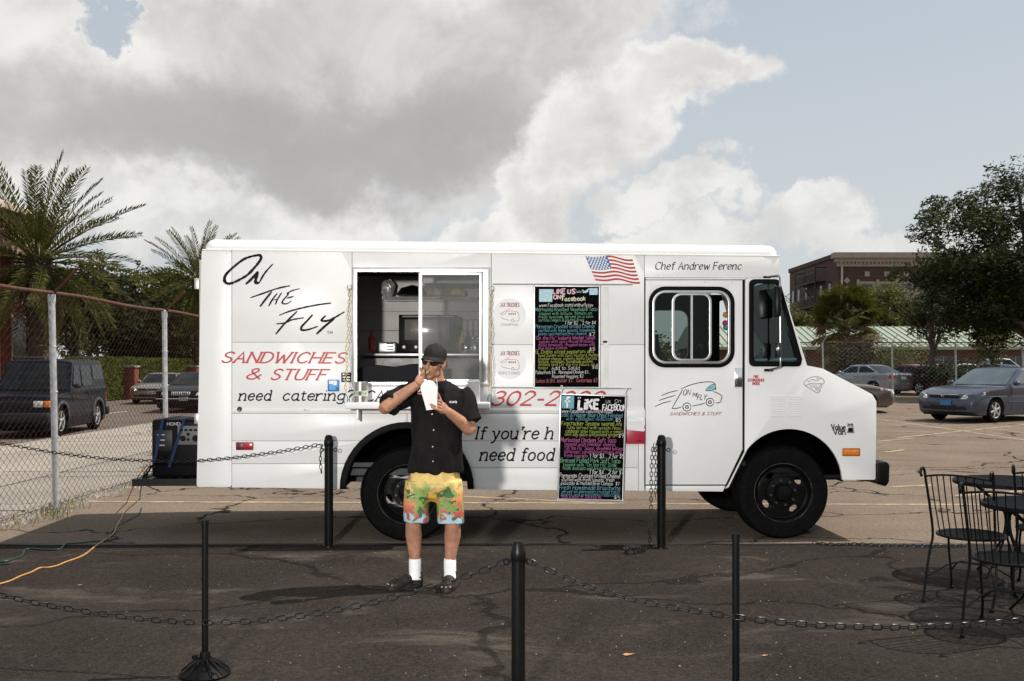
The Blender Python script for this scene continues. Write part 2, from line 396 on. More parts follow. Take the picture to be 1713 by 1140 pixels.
def painted(p, q, w, mat, f=GZ, z=.004):
    p, q = Vector((p[0], p[1])), Vector((q[0], q[1])); d = (q - p); nrm = Vector((-d.y, d.x)).normalized() * w / 2; mb = MB(); k = max(2, int(d.length / 1.0))
    for i in range(k):
        a, b = p + d * i / k, p + d * (i + 1) / k
        mb.poly([(c.x, c.y, z + f(c.x, c.y)) for c in (a - nrm, b - nrm, b + nrm, a + nrm)])
    return tag(mb.build('painted_line', mat, smooth=0), kind='structure')
painted((-4.95, 11.68), (1.3, 11.55), .09, LINEY)
painted((-.7, 12.2), (1.0, 11.62), .08, LINEY)
painted((1.6, 11.5), (9, 11.4), .08, LINEY)
def lot(px, py):
    z = 0
    for _ in range(8):
        p = gnd(px, py, z); z = GZ(p.x, p.y)
    return p
for a, b in (((1466, 701), (1740, 740)), ((1500, 733), (1760, 706)), ((1466, 739), (1530, 733)), ((1480, 757), (1512, 753)), ((1600, 830), (1713, 822)), ((1490, 815), (1560, 812))):
    painted(lot(*a), lot(*b), .09, LINEY)
# street and pavement beyond the chain link fence
ZS = -.10
sheet('street', -19.0, -10.1, -20, 160, ZS, STREET)
flat = lambda x, y: 0
painted((-10.55, -5), (-10.55, 24), .12, LINEW, flat, ZS + .004)
for y in range(0, 110, 8): painted((-14.3, y + 1.5), (-14.3, y + 5), .11, LINEW, flat, ZS + .004)
sw = sheet('sidewalk', -10.1, -5.2, -20, 160, -.012, CONC)
KERB = CONC
mb = MB().b2((-10.12, -20, -.15), (-9.97, 160, .004)); tag(mb.build('kerb', CONC, smooth=0), kind='structure')
rng = random.Random(3)
for j in range(14):
    for i in range(2):
        x0 = -9.96 + i * 2.29; y0 = 6 + j * 3.0
        bx = MB().prism(rrect(x0 + .012, y0 + .012, x0 + 2.278, y0 + 2.988, .03, 2), -.02, 0.0 + rng.uniform(-.002, .004), f=lambda a, b, d: (a, b, d))
        bx.build('paving_slab', CONC, sw, smooth=0)
# gravel and weeds at the foot of the fence
STONE = pm('gravel_stone', (.30, .27, .235), .9, var=.4, scale=4)
mb = MB()
for i in range(2600):
    y = rng.uniform(8.6, 22); x = -5.12 + rng.gauss(0, .10); r = rng.uniform(.008, .026)
    vs = [(x + r * rng.uniform(.7, 1.2) * math.cos(q), y + r * rng.uniform(.7, 1.2) * math.sin(q), -.004) for q in (0, 1.57, 3.14, 4.71)] + [(x + rng.uniform(-.3, .3) * r, y + rng.uniform(-.3, .3) * r, r * rng.uniform(.7, 1.2))]
    mb.add(vs, [(0, 1, 4), (1, 2, 4), (2, 3, 4), (3, 0, 4)])
for i in range(1500):
    x = rng.uniform(-5.0, 9); y = rng.uniform(3.2, 13); r = rng.uniform(.002, .006)
    z = .008 if y < 8.8 else 0
    mb.add([(x - r, y, z), (x + r, y - r, z), (x, y + r, z), (x, y, z + r)], [(0, 1, 3), (1, 2, 3), (2, 0, 3)])
tag(mb.build('gravel', STONE, smooth=0), 'loose pale gravel strip along the foot of the chain link fence', 'gravel', kind='stuff')
GRASS = leafmat('weed_green', (.10, .125, .03), (.19, .18, .06), 3)
mb = MB()
for cx, cy, k, sp in ((-4.93, 10.1, 14, .10), (-4.93, 10.7, 40, .12), (-4.9, 11.15, 16, .06), (-4.85, 9.7, 12, .1), (-5.0, 13.1, 8, .1), (-4.8, 10.4, 22, .1)):
    for i in range(k):
        x, y = cx + rng.gauss(0, .09), cy + rng.gauss(0, sp); h = rng.uniform(.03, .12); a = rng.uniform(0, 6.28); l = h * rng.uniform(.4, 1.3); w = .004
        px, py = math.cos(a), math.sin(a)
        mb.add([(x - py * w, y + px * w, 0), (x + py * w, y - px * w, 0), (x + px * l * .5 + py * w, y + py * l * .5 - px * w, h), (x + px * l * .5 - py * w, y + py * l * .5 + px * w, h), (x + px * l, y + py * l, h * .75)], [(0, 1, 2, 3), (3, 2, 4)])
tag(mb.build('grass', GRASS, smooth=0), 'straggling green weeds at the foot of the fence', 'weeds', kind='stuff')
DRYLEAF = pm('dry_leaf', (.32, .17, .07), .8, var=.3)
for i, (px, py, s, lab) in enumerate(((1052, 1097, .035, 'curled brown dry leaf on the dark pavement'), (135, 980, .02, 'small reddish dry leaf beside the orange extension cord'), (1280, 1098, .018, 'tiny pale dry leaf by the plain black pipe post'))):
    p = gnd(px, py, .008); mb = MB()
    pts = [(-1, 0, .1), (-.5, .4, .35), (.2, .5, .2), (1, .05, .5), (.3, -.45, .25), (-.5, -.35, .05)]
    mb.add([(p.x + q[0] * s, p.y + q[1] * s, p.z + .003 + q[2] * s * .6) for q in pts] + [(p.x, p.y, p.z + .002)], [(a, (a + 1) % 6, 6) for a in range(6)])
    tag(mb.build('dry_leaf', DRYLEAF, smooth=0), lab, 'leaf')

# ================================================================== fences
FX = -5.1
def diamond(along, h, p, dz, r, z0, f):
    """interlocking zigzag wires: neighbours swing in opposite phase and meet, forming diamonds"""
    mb = MB(); nh = int(h / dz); nw = int((along[1] - along[0]) / p)
    for i in range(nw + 1):
        s = along[0] + i * p
        mb.tube([f(s + p / 2 * (1 if (i + j) % 2 else -1), r * (1 if (i + j) % 2 else -1), z0 + j * dz) for j in range(nh + 1)], r, 3, cap=False)
    return mb
fence = thing('chain_link_fence', 'rusty chain link fence with pale pipe posts beside the street', 'fence', (FX, 0, 0))
mesh_o = diamond((7.6, 24), 2.36, .062, .046, .0023, .03, lambda s, o, z: (o, s, z)).build('wire_mesh', RUSTWIRE, fence, smooth=0, raw=True); mesh_o['kind'] = 'stuff'
for y in (7.55, 11.05, 14.55, 18.05, 21.55):
    lean = -.06 if y == 11.05 else -.03
    mb = MB().tube([(.05, y - .02, -.05), (.05 + lean, y, 2.34)], .036, 14)
    mb.lathe([(.041, 2.30), (.041, 2.38), (.03, 2.41), (.0, 2.415)], (.05 + lean, y, 0), n=14)
    post = mb.build('post', STEEL, fence)
    MB().tube([(.05 + lean, y, 2.38), (.05 + lean + .30, y - .02, 2.68)], .017, 8).build('outrigger_arm', RUST, post)
    for z in (.25, .8, 1.3, 1.8): MB().lathe([(.038, z), (.042, z + .004), (.042, z + .014), (.038, z + .018)], (.05 + lean * z / 2.34, y, 0), n=14).build('tie_wire', STEEL, post)
MB().tube([(0, 7.5 + i * .7, 2.405 + .012 * math.sin(i * 1.3)) for i in range(25)], .021, 10).build('top_rail', RUST, fence)
MB().tube([(0, 7.5, .05), (0, 24, .05)], .003, 4).build('tension_wire', RUSTWIRE, fence)

FY = 44.0
fence2 = thing('chain_link_fence', 'grey chain link fence with tall steel posts at the far end of the parking lot', 'fence', (0, FY, .2))
me2 = diamond((12.0, 34), 2.35, .11, .09, .0026, .03, lambda s, o, z: (s, o, z)).build('wire_mesh', STEEL, fence2, smooth=0, raw=True); me2['kind'] = 'stuff'
for px in (1320, 1378, 1494, 1600, 1712, 1826):
    x = (px - 856.5) * FY / F
    mb = MB().tube([(x, 0, -.1), (x - .05, 0, 2.42)], .04, 10); p = mb.build('post', STEEL, fence2)
    MB().tube([(x - .05, 0, 2.42), (x + .13, -.12, 2.75)], .018, 6).build('outrigger_arm', STEEL, p)
MB().tube([(12 + i, 0, 2.42) for i in range(23)], .024, 8).build('top_rail', RUST, fence2)
# ================================================================== stroke lettering
GL = {}
def _g(s):
    for line in s.strip().splitlines():
        ch, w, st = line.split(' ', 2); strokes = []
        for q in st.split(';'):
            smooth = q.startswith('~'); pts = [tuple(float(a) for a in p.split(',')) for p in q.lstrip('~').split()]
            strokes.append((smooth, pts))
        GL[ch] = (float(w), strokes)
_g('''A 4.4 0,0 2,6 4,0;.8,2.2 3.2,2.2
B 4.2 0,0 0,6;~0,6 2.6,5.8 3.2,4.6 2.4,3.3 0,3.2;~0,3.2 2.8,3 3.6,1.6 2.8,.2 0,0
C 4.4 ~4,5 3,5.9 1.6,5.9 .3,4.6 0,3 .4,1.2 1.6,.1 3,.1 4,1
D 4.4 0,0 0,6;~0,6 2,6 3.6,4.8 4,3 3.6,1.2 2,0 0,0
E 3.8 3.4,6 0,6;0,6 0,0;0,0 3.4,0;0,3.1 2.8,3.1
F 3.6 3.4,6 0,6;0,6 0,0;0,3.1 2.8,3.1
G 4.6 ~4,5 3,5.9 1.6,5.9 .3,4.6 0,3 .4,1.2 1.6,.1 3,.1 4,1;4,1 4,2.8;4,2.8 2.4,2.8
H 4.4 0,0 0,6;4,0 4,6;0,3 4,3
I 1.4 .5,0 .5,6
J 3.4 ~2.8,6 2.8,1.6 2.2,.2 1,0 .2,1
K 4.2 0,0 0,6;3.6,6 0,2.4;1.3,3.6 3.8,0
L 3.6 0,6 0,0;0,0 3.2,0
M 5.2 0,0 .4,6;.4,6 2.4,1.4;2.4,1.4 4.4,6;4.4,6 4.8,0
N 4.4 0,0 0,6;0,6 4,0;4,0 4,6
O 4.8 ~2.2,6 .6,5.2 0,3 .6,.8 2.2,0 3.8,.8 4.4,3 3.8,5.2 2.2,6
P 4.0 0,0 0,6;~0,6 2.8,5.9 3.6,4.6 2.8,3.2 0,3
R 4.2 0,0 0,6;~0,6 2.8,5.9 3.6,4.6 2.8,3.2 0,3;1.6,3 3.8,0
S 4.0 ~3.6,5.2 2.6,5.95 1.2,5.9 .3,4.8 .8,3.6 2.6,2.7 3.6,1.5 2.8,.2 1.2,0 .1,.9
T 4.4 0,6 4.2,6;2.1,6 2.1,0
U 4.4 ~0,6 0,1.8 .8,.2 2,0 3.2,.2 4,1.8 4,6
V 4.4 0,6 2,0;2,0 4,6
W 5.8 0,6 1.4,0;1.4,0 2.8,4.6;2.8,4.6 4.2,0;4.2,0 5.6,6
X 4.4 0,0 4,6;0,6 4,0
Y 4.2 0,6 2,3;4,6 2,3;2,3 2,0
Z 4.2 0,6 4,6;4,6 0,0;0,0 4,0
a 3.6 ~3,3.4 2,4 .8,3.6 0,2 .6,.3 1.8,.1 3,1.2;~3,4 3,.8 3.5,0
b 3.6 0,6 0,0;~0,2.8 1.4,4 2.8,3.2 3.1,2 2.6,.5 1.4,0 0,.9
c 3.3 ~3,3.3 2,4 .8,3.6 0,2 .6,.4 1.8,0 3,.7
d 3.7 3.1,6 3.1,0;~3.1,2.8 1.8,4 .5,3.3 0,2 .5,.4 1.7,0 3.1,1
e 3.4 ~.1,2.1 2.9,2.3 2.6,3.6 1.6,4 .5,3.3 0,2 .5,.5 1.7,0 3,.8
f 2.6 ~2.6,5.5 1.8,6 1,5.2 1,0;0,4 2.2,4
g 3.7 ~3,3.2 1.8,4 .5,3.3 0,2.1 .5,.6 1.8,.3 3,1.3;~3.1,4 3.1,-.6 2.4,-1.9 1,-2 0,-1.3
h 3.7 0,6 0,0;~0,2.4 1.2,3.9 2.4,3.9 3,2.8 3,0
i 1.4 .5,4 .5,0;.5,5.5 .5,5.8
j 1.8 ~1,4 1,-1 .4,-1.9 -.4,-1.7;1,5.5 1,5.8
k 3.4 0,6 0,0;2.8,4 0,1.6;1,2.4 3,0
l 1.4 .5,6 .5,0
m 5.6 0,4 0,0;~0,2.6 1,3.9 2,3.9 2.5,2.8 2.5,0;~2.5,2.6 3.5,3.9 4.5,3.9 5,2.8 5,0
n 3.7 0,4 0,0;~0,2.4 1.2,3.9 2.4,3.9 3,2.8 3,0
o 3.7 ~1.6,4 .4,3.3 0,2 .4,.6 1.6,0 2.8,.6 3.2,2 2.8,3.3 1.6,4
p 3.6 0,4 0,-2;~0,2.8 1.4,4 2.8,3.2 3.1,2 2.6,.5 1.4,0 0,.9
q 3.6 3,4 3,-2;~3,2.8 1.8,4 .5,3.3 0,2 .5,.4 1.7,0 3,1
r 2.8 0,4 0,0;~0,2.2 1,3.7 2.2,4 2.7,3.5
s 3.2 ~2.8,3.4 1.6,4 .4,3.5 .5,2.5 2.3,1.7 2.7,.7 1.6,0 .1,.5
t 2.6 ~1,5.4 1,.8 1.6,0 2.5,.4;0,4 2.3,4
u 3.7 ~0,4 0,1.2 .7,.1 1.8,.1 3,1.4;3,4 3,0
v 3.4 0,4 1.5,0;1.5,0 3,4
w 4.8 0,4 1.1,0;1.1,0 2.3,3.4;2.3,3.4 3.5,0;3.5,0 4.6,4
x 3.4 0,0 3,4;0,4 3,0
y 3.4 0,4 1.5,.2;~3,4 1.4,-.6 .6,-1.9 -.3,-1.9
z 3.3 0,4 2.8,4;2.8,4 0,0;0,0 3,0
0 4.2 ~2,6 .6,5.2 0,3 .6,.8 2,0 3.3,.8 3.8,3 3.3,5.2 2,6
1 2.4 .2,4.8 1.4,6;1.4,6 1.4,0
2 4.1 ~.2,4.6 .9,5.8 2.3,6 3.4,5 3.1,3.6 0,0;0,0 3.7,0
3 4.0 ~.3,5.3 1.6,6 3.2,5.3 3,3.7 1.4,3.1;~1.4,3.1 3.2,2.8 3.6,1.4 2.4,.1 .9,.1 0,.9
4 4.2 2.8,0 2.8,6;2.8,6 0,1.9;0,1.9 3.8,1.9
5 4.0 3.3,6 .5,6;.5,6 .3,3.3;~.3,3.3 1.8,3.8 3.3,2.9 3.3,1.2 2,0 .1,.6
7 3.8 0,6 3.5,6;3.5,6 1.2,0
8 4.0 ~1.9,3.2 .5,4.4 .9,5.7 1.9,6 2.9,5.7 3.2,4.4 1.9,3.2 .2,1.6 .8,.2 1.9,0 3,.2 3.5,1.6 1.9,3.2
9 4.0 ~3.4,4.2 2,3 .5,3.7 .5,5.4 1.8,6 3.2,5.3 3.4,4.2 3,1.6 1.6,0
. 1.4 .4,0 .6,.2
, 1.4 .6,.3 .2,-.9
- 2.6 .2,2.4 2.2,2.4
' 1.2 .6,6 .4,4.6
" 2.0 .4,6 .3,4.8;1.4,6 1.3,4.8
/ 3.0 0,-.6 2.6,6.4
! 1.4 .5,6 .5,1.8;.5,0 .5,.4
? 3.4 ~0,4.9 .8,5.9 2.2,5.9 3,4.8 2.4,3.6 1.4,2.8 1.3,1.7;1.3,.1 1.3,.4
$ 3.8 ~3.3,4.8 2.2,5.4 .8,5.2 .3,4.2 1,3.3 2.6,2.7 3.2,1.6 2.4,.7 1,.6 0,1.3;1.8,6.4 1.8,-.5
& 4.8 ~4.4,0 1.1,4.2 1.3,5.6 2.4,5.9 3,4.9 2.2,3.7 .3,2 .3,.7 1.5,0 2.9,.5 4.3,2.6
( 2.0 ~1.6,6.4 .5,4.6 .4,1.6 1.5,-.6
) 2.0 ~.3,6.4 1.4,4.6 1.5,1.6 .4,-.6''')
def ribbon(mb, pts, w0, f, contrast=0.0, nib=.7, taper=0.0, jit=None):
    """flat brush stroke along 2-D points; w0 = full width; f maps (a,b)->xyz"""
    P = [Vector((p[0], p[1])) for p in pts]; out = [P[0]]
    for p in P[1:]:
        if (p - out[-1]).length > 1e-7: out.append(p)
    P = out
    if len(P) < 2: return
    n = len(P); L = []; Rr = []
    for i, p in enumerate(P):
        a = P[i - 1] if i else P[i]; b = P[i + 1] if i < n - 1 else P[i]
        t1 = (p - a).normalized() if i else (b - p).normalized(); t2 = (b - p).normalized() if i < n - 1 else t1
        t = t1 + t2; t = t.normalized() if t.length > 1e-6 else t1
        nn = Vector((-t.y, t.x)); k = 1 / max(.5, nn.dot(Vector((-t1.y, t1.x))))
        w = w0
        if contrast: w *= (1 - contrast) + contrast * abs(math.sin(math.atan2(t.y, t.x) - nib))
        if taper: q = i / (n - 1); w *= 1 - taper * (1 - min(1, min(q, 1 - q) * 5))
        if jit: w *= 1 + jit.uniform(-.18, .18)
        L.append(p + nn * (w / 2 * min(k, 1.4))); Rr.append(p - nn * (w / 2 * min(k, 1.4)))
    e0 = (P[0] - P[1]).normalized() * w0 * .28 * (1 - taper); e1 = (P[-1] - P[-2]).normalized() * w0 * .28 * (1 - taper)
    loop = [P[0] + e0] + L + [P[-1] + e1] + Rr[::-1]; m = len(loop)
    vs = [f(*q) for q in loop]; fs = [(0, 1, m - 1), (n, n + 1, n + 2)]
    for i in range(n - 1): fs.append((1 + i, 2 + i, m - 2 - i, m - 1 - i))
    mb.add(vs, fs)
def text_strokes(s, x0, y0, cap, slant=0.0, width=None, track=1.0, serif=0.0, drop=0.0, jit=None, xs=1.0):
    """strokes of a line of text. cap = cap height; width = total width to fit"""
    adv = 0; items = []
    for ch in s:
        if ch == ' ': adv += 2.6 * track; continue
        g = GL.get(ch)
        if not g: continue
        items.append((adv, g, ch)); adv += g[0] + .9 * track
    adv -= .9 * track; sc = cap / 6; sx = (width / (adv * sc)) if width else xs; out = []
    for a, (w, st), ch in items:
        jx, jy, js = (jit.uniform(-.25, .25), jit.uniform(-.35, .35), jit.uniform(.9, 1.1)) if jit else (0, 0, 1)
        def tr(p):
            x, y = (p[0] * js + jx + a), p[1] * js + jy
            X = x * sx * sc + y * sc * slant
            return (x0 + X, y0 + y * sc - drop * X)
        for smo, pts in st:
            q = catmull([(p[0], p[1], 0) for p in pts], 5) if smo else pts
            out.append([tr(p) for p in q])
            if serif:
                for end, nxt in ((pts[0], pts[1]), (pts[-1], pts[-2])):
                    if abs(nxt[1] - end[1]) > abs(nxt[0] - end[0]) * .8 and min(abs(end[1] - v) for v in (0, 4, 6, -2)) < .05:
                        if ch.islower() and end[1] in (4., 6.): out.append([tr((end[0] - serif * 1.1, end[1] - .25)), tr((end[0], end[1]))])
                        else: out.append([tr((end[0] - serif, end[1])), tr((end[0] + serif, end[1]))])
    return out
# ================================================================== the food truck
TH = math.atan(.035); TC, TS = math.cos(TH), math.sin(TH); TY = 9.03
def T(px, py, d=0.0):           # pixel on the plane d metres behind the truck's near side -> truck coordinates
    u = (px - 856.5) / F; v = -(py - HOR) / F
    t = (TY + d / TC) / (1 - u * TS / TC)
    return Vector(((t * u + d * TS) / TC, d, CAMH + t * v))
def T2(px, py): p = T(px, py); return (p.x, p.z)
def P2(*pts): return [T2(*p) for p in pts]
truck = thing('food_truck', 'white step van food truck with handwritten black and red lettering and a serving window', 'food truck', (0, TY, 0), TH)
def panel(name, pts, y0=-.004, y1=.018, holes=(), mat=WHITE, parent=truck, bevel=.0025):
    return MB().prism(pts, y0, y1, holes).build(name, mat, parent, bevel=bevel, seg=2)
def round_poly(pts, r, k=5):
    out = []; n = len(pts)
    for i in range(n):
        a, b, c = Vector(pts[i - 1]), Vector(pts[i]), Vector(pts[(i + 1) % n])
        d1 = (a - b).normalized(); d2 = (c - b).normalized(); h = math.acos(max(-1, min(1, d1.dot(d2)))) / 2
        q = min(r / math.tan(h), (a - b).length * .45, (c - b).length * .45); p, s = b + d1 * q, b + d2 * q
        for j in range(k + 1):
            t = j / k; out.append(tuple(p * (1 - t) ** 2 + b * 2 * t * (1 - t) + s * t * t))
    return out
DEP = 2.06
def arc(cx, cy, r, a0, a1, k=18): return [(cx + r * math.cos(R(a0 + (a1 - a0) * i / k)), cy + r * math.sin(R(a0 + (a1 - a0) * i / k))) for i in range(k + 1)]
def topY(px): return 418.5 + (px - 340) * 10.5 / 960
def botY(px): return 815 + (px - 328) * 7.5 / 900
RW = (681, 829); FW = (1312, 826)          # wheel centres in the photo
g = .35                                    # half a seam, in photo pixels
SEAM = 692
win = (596, 454, 811, 641)                 # serving window opening
winhole = P2((win[0], win[1]), (win[2], win[1]), (win[2], win[3]), (win[0], win[3]))
panel('rear_corner_panel', round_poly(P2((329, 815), (388 - g, 815.4), (388 - g, topY(388)), (337.5, topY(338))), .03))
panel('side_panel', P2((388 + g, topY(388 + g)), (589 - g, topY(589 - g)), (589 - g, 573 - g), (388 + g, 573 - g)))
panel('side_panel', P2((388 + g, 573 + g), (589 - g, 573 + g), (589 - g, SEAM - g), (388 + g, SEAM - g)))
panel('window_panel', P2((589 + g, topY(589 + g)), (822 - g, topY(822 - g)), (822 - g, SEAM - g), (589 + g, SEAM - g)), holes=[winhole])
panel('side_panel', P2((822 + g, topY(822 + g)), (1078 - g, topY(1078 - g)), (1078 - g, 577 - g), (822 + g, 577 - g)))
panel('side_panel', P2((822 + g, 577 + g), (1078 - g, 577 + g), (1078 - g, SEAM - g), (822 + g, SEAM - g)))
AR = 104
def clip(poly, y, keep_below):             # keep part of a pixel polygon below/above a row
    out = []
    for i in range(len(poly)):
        a, b = poly[i - 1], poly[i]; ia = (a[1] >= y) == keep_below; ib = (b[1] >= y) == keep_below
        if ia != ib:
            t = (y - a[1]) / (b[1] - a[1]); out.append((a[0] + (b[0] - a[0]) * t, y))
        if ib: out.append(b)
    return out
lo_l = [(388 + g, SEAM + g), (RW[0] - g, SEAM + g)] + [p for p in arc(RW[0], 818, AR, -90.2, -180)] + [(388 + g, botY(388))]
lo_r = [(RW[0] + g, SEAM + g), (1068 - g, SEAM + g), (1068 - g, botY(1068))] + [p for p in arc(RW[0], 819, AR, 0, -89.8)]
for poly in (lo_l, lo_r):
    for y0, y1 in ((SEAM, 738), (738, 783 if poly is lo_r else 776), (783 if poly is lo_r else 776, 900)):
        q = clip(clip(poly, y0 + g, True), y1 - g, False)
        panel('lower_panel', P2(*q), y0=-.006)
panel('corner_strip', P2((1068 + g, SEAM + g), (1078 - g, SEAM + g), (1078 - g, botY(1078)), (1068 + g, botY(1068))), y0=-.009)
# belt moulding and drip rail
MB().b2(T(388, 690, -.010), T(1078, 683, .001)).build('belt_moulding', WHITE, truck, bevel=.003)
bk = [T2(331, 812), T2(339, 420), T2(1078, 428), T2(1078, 819)] + [T2(*p) for p in arc(RW[0], 818, AR + 1, 0, -180)]
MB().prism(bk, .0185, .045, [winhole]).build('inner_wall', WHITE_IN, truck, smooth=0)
# cab: header, door, sill, fender with side glass
panel('cab_header', P2((1078 + g, topY(1078)), (1300, topY(1300)), (1303, 432), (1303, 465), (1078 + g, 465 - g)))
door_win = rrect(T(1086, 0).x, T(0, 614).z, T(1227, 0).x, T(0, 481).z, .13, 7)
def DT(px, py): return T2(px, py)
dx0, dx1 = T(1087, 548).x, T(1226, 548).x
dz0, dz1 = T(1156, 613).z, T(1156, 482).z
door_win = rrect(dx0, dz0, dx1, dz1, .14, 8)
cdoor = panel('cab_door', P2((1080, 469), (1242, 469), (1242, 752), (1214, 811), (1080, 811)), y0=-.002, y1=.02, holes=[door_win])
panel('door_header', P2((1080, 465.6), (1246, 465.6), (1246, 468.2), (1080, 468.2)), y0=-.012)
panel('door_sill', P2((1080, 813), (1213, 813), (1209, 822.5), (1080, 821.5)), y0=-.008)
# dark jamb behind the door gap
MB().prism(P2((1079, 466), (1252, 466), (1252, 756), (1222, 818), (1079, 818)), .021, .035, [door_win]).build('door_jamb', BLACK, truck, smooth=0)
qwin = round_poly(P2((1255, 470), (1301, 470), (1338, 601), (1336, 611), (1255, 611)), .05)
AF = 89
fender = P2((1247, 467), (1303.5, 467), (1350, 612), (1376, 617), (1459, 660), (1466, 672), (1464.5, 803), (1409, 803)) + [T2(*p) for p in arc(FW[0] + 8, 807, AF, -5, -142, 20)] + P2((1232, 788), (1219, 815), (1213, 818), (1218, 812), (1246, 756))
cab_f = panel('fender', fender, y0=-.004, y1=.03, holes=[qwin], bevel=.004)
SEATDARK = pm('cab_shade_liner', (.006, .006, .007), .8, spec=.1)  # near-black: the shade inside the cab is put into this colour
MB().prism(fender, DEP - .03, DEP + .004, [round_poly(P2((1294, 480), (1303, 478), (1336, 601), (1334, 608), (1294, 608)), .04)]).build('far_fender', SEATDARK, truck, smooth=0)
# hood, nose and windscreen as bent plates across the width
def plate(name, pxs, th, mat, y0=.03, y1=DEP - .03, parent=truck, bevel=0):
    a = [Vector(T2(*p)) for p in pxs]; off = []
    for i in range(len(a)):
        t = (a[min(i + 1, len(a) - 1)] - a[max(i - 1, 0)]).normalized(); off.append(a[i] + Vector((-t.y, t.x)) * -th)
    return MB().prism([tuple(p) for p in a + off[::-1]], y0, y1).build(name, mat, parent, smooth=30, bevel=bevel)
plate('hood', [(1350, 612), (1376, 617), (1459, 660)], .03, WHITE)
plate('nose', [(1459.5, 660.5), (1466, 672), (1464.5, 803)], .03, WHITE)
TINT = glass('cab_glass', (.60, .80, .78), .02, .72)
TINTD = glass('door_glass', (.72, .80, .78), .02, .7, ior=1.25)
plate('windscreen', [(1305, 470), (1347, 606)], .006, TINT, .10, DEP - .10)
plate('windscreen_frame', [(1303.5, 467), (1306.5, 477)], .04, WHITE); plate('windscreen_frame', [(1345, 600), (1350, 612)], .04, WHITE)
for y0, y1 in ((.03, .1), (DEP - .1, DEP - .03), (DEP / 2 - .03, DEP / 2 + .03)): plate('windscreen_post', [(1304, 467), (1349, 611)], .035, WHITE if y0 != DEP / 2 - .03 else BLACK, y0, y1)
# far wall, rear wall, floor, roof
FAR = DEP
farwin = rrect(T(1093, 600, DEP).x - .05, T(1100, 604, DEP).z, T(1150, 600, DEP).x, T(1100, 520, DEP).z, .10, 6)
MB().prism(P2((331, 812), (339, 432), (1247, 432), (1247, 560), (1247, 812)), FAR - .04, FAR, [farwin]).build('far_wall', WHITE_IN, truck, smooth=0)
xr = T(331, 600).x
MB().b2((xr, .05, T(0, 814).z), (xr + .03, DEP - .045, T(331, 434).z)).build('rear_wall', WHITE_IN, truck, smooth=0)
MB().b2((xr + .04, .05, .68), (T(1250, 0).x, DEP - .05, .72)).build('floor', DARKMETAL, truck, smooth=0)
rx0, rx1 = T(340, 418).x, T(1303, 418).x; z0, z1 = T(341, 418.5).z, T(341, 400).z; zr0 = T(1303, 429).z; zr1 = T(1303, 408).z
tilt = (zr0 - z0) / (rx1 - rx0); hh_ = T(341, 400).z - z0
bm = bmesh.new(); mb = MB().b2((rx0, -.012, z0 + .002), (rx1, DEP + .012, z0 + hh_ + .005)); me = mb.mesh('roof', 0); bm.from_mesh(me)
es = [e for e in bm.edges if max(v.co.z for v in e.verts) > z0 + .05]
bmesh.ops.bevel(bm, geom=es, offset=.092, segments=7, profile=.5, affect='EDGES', clamp_overlap=True)
for v in bm.verts: v.co.z += (v.co.x - rx0) * tilt
bm.to_mesh(me); bm.free()
me.polygons.foreach_set('use_smooth', [True] * len(me.polygons)); me.set_sharp_from_angle(angle=R(50)); link('roof', me, WHITE, truck)
mb = MB().b2((rx0 - .005, -.02, z0 - .007), (rx1 + .004, .02, z0 + .007)); mb.v = [(x, y, z + (x - rx0) * tilt) for x, y, z in mb.v]; mb.build('drip_rail', WHITE, truck, bevel=.004)
z0 = zr0
# dark ceiling lining and partition, added so that the inside is lit only through its openings
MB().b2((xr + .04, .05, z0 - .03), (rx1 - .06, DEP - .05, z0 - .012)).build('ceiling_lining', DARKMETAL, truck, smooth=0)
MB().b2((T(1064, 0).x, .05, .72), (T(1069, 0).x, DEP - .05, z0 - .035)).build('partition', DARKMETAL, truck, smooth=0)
MB().prism(P2((1070, 812), (1070, 432), (1247, 432), (1247, 812)), FAR - .06, FAR - .045, [farwin]).build('cab_shade_liner', SEATDARK, truck, smooth=0)  # added dark sheet over the pale far wall, so the cab reads unlit
# chassis, wheel housings
MB().b2((T(360, 0).x, .45, .50), (T(1440, 0).x, .6, .62)).b2((T(360, 0).x, 1.45, .50), (T(1440, 0).x, 1.6, .62)).b2((xr + .02, .1, .60), (T(1250, 0).x, DEP - .1, .66)).build('chassis', DARKMETAL, truck, smooth=0)
def housing(c, r, y1):
    cx, cz = T2(*c); mb = MB(); o = [(cx + r * math.cos(R(a)), cz + r * math.sin(R(a))) for a in range(0, 181, 12)]
    i = [(cx + (r + .02) * math.cos(R(a)), cz + (r + .02) * math.sin(R(a))) for a in range(180, -1, -12)]
    mb.prism(o + i, .046, y1); mb.prism(o, y1, y1 + .015); return mb.build('wheel_housing', pm('wheel_well_black', (.002, .002, .002), 1.0, spec=0), truck)
housing((RW[0], 818), .575, .62); housing((FW[0] + 8, 807), .50, .6)
MB().prism([T2(*p) for p in arc(RW[0], 818, 112, 0, -180, 24)] + [T2(*p) for p in arc(RW[0], 818, 101, -180, 0, 24)], -.045, .002).build('fender_flare', RUBTRIM, truck, bevel=.008)
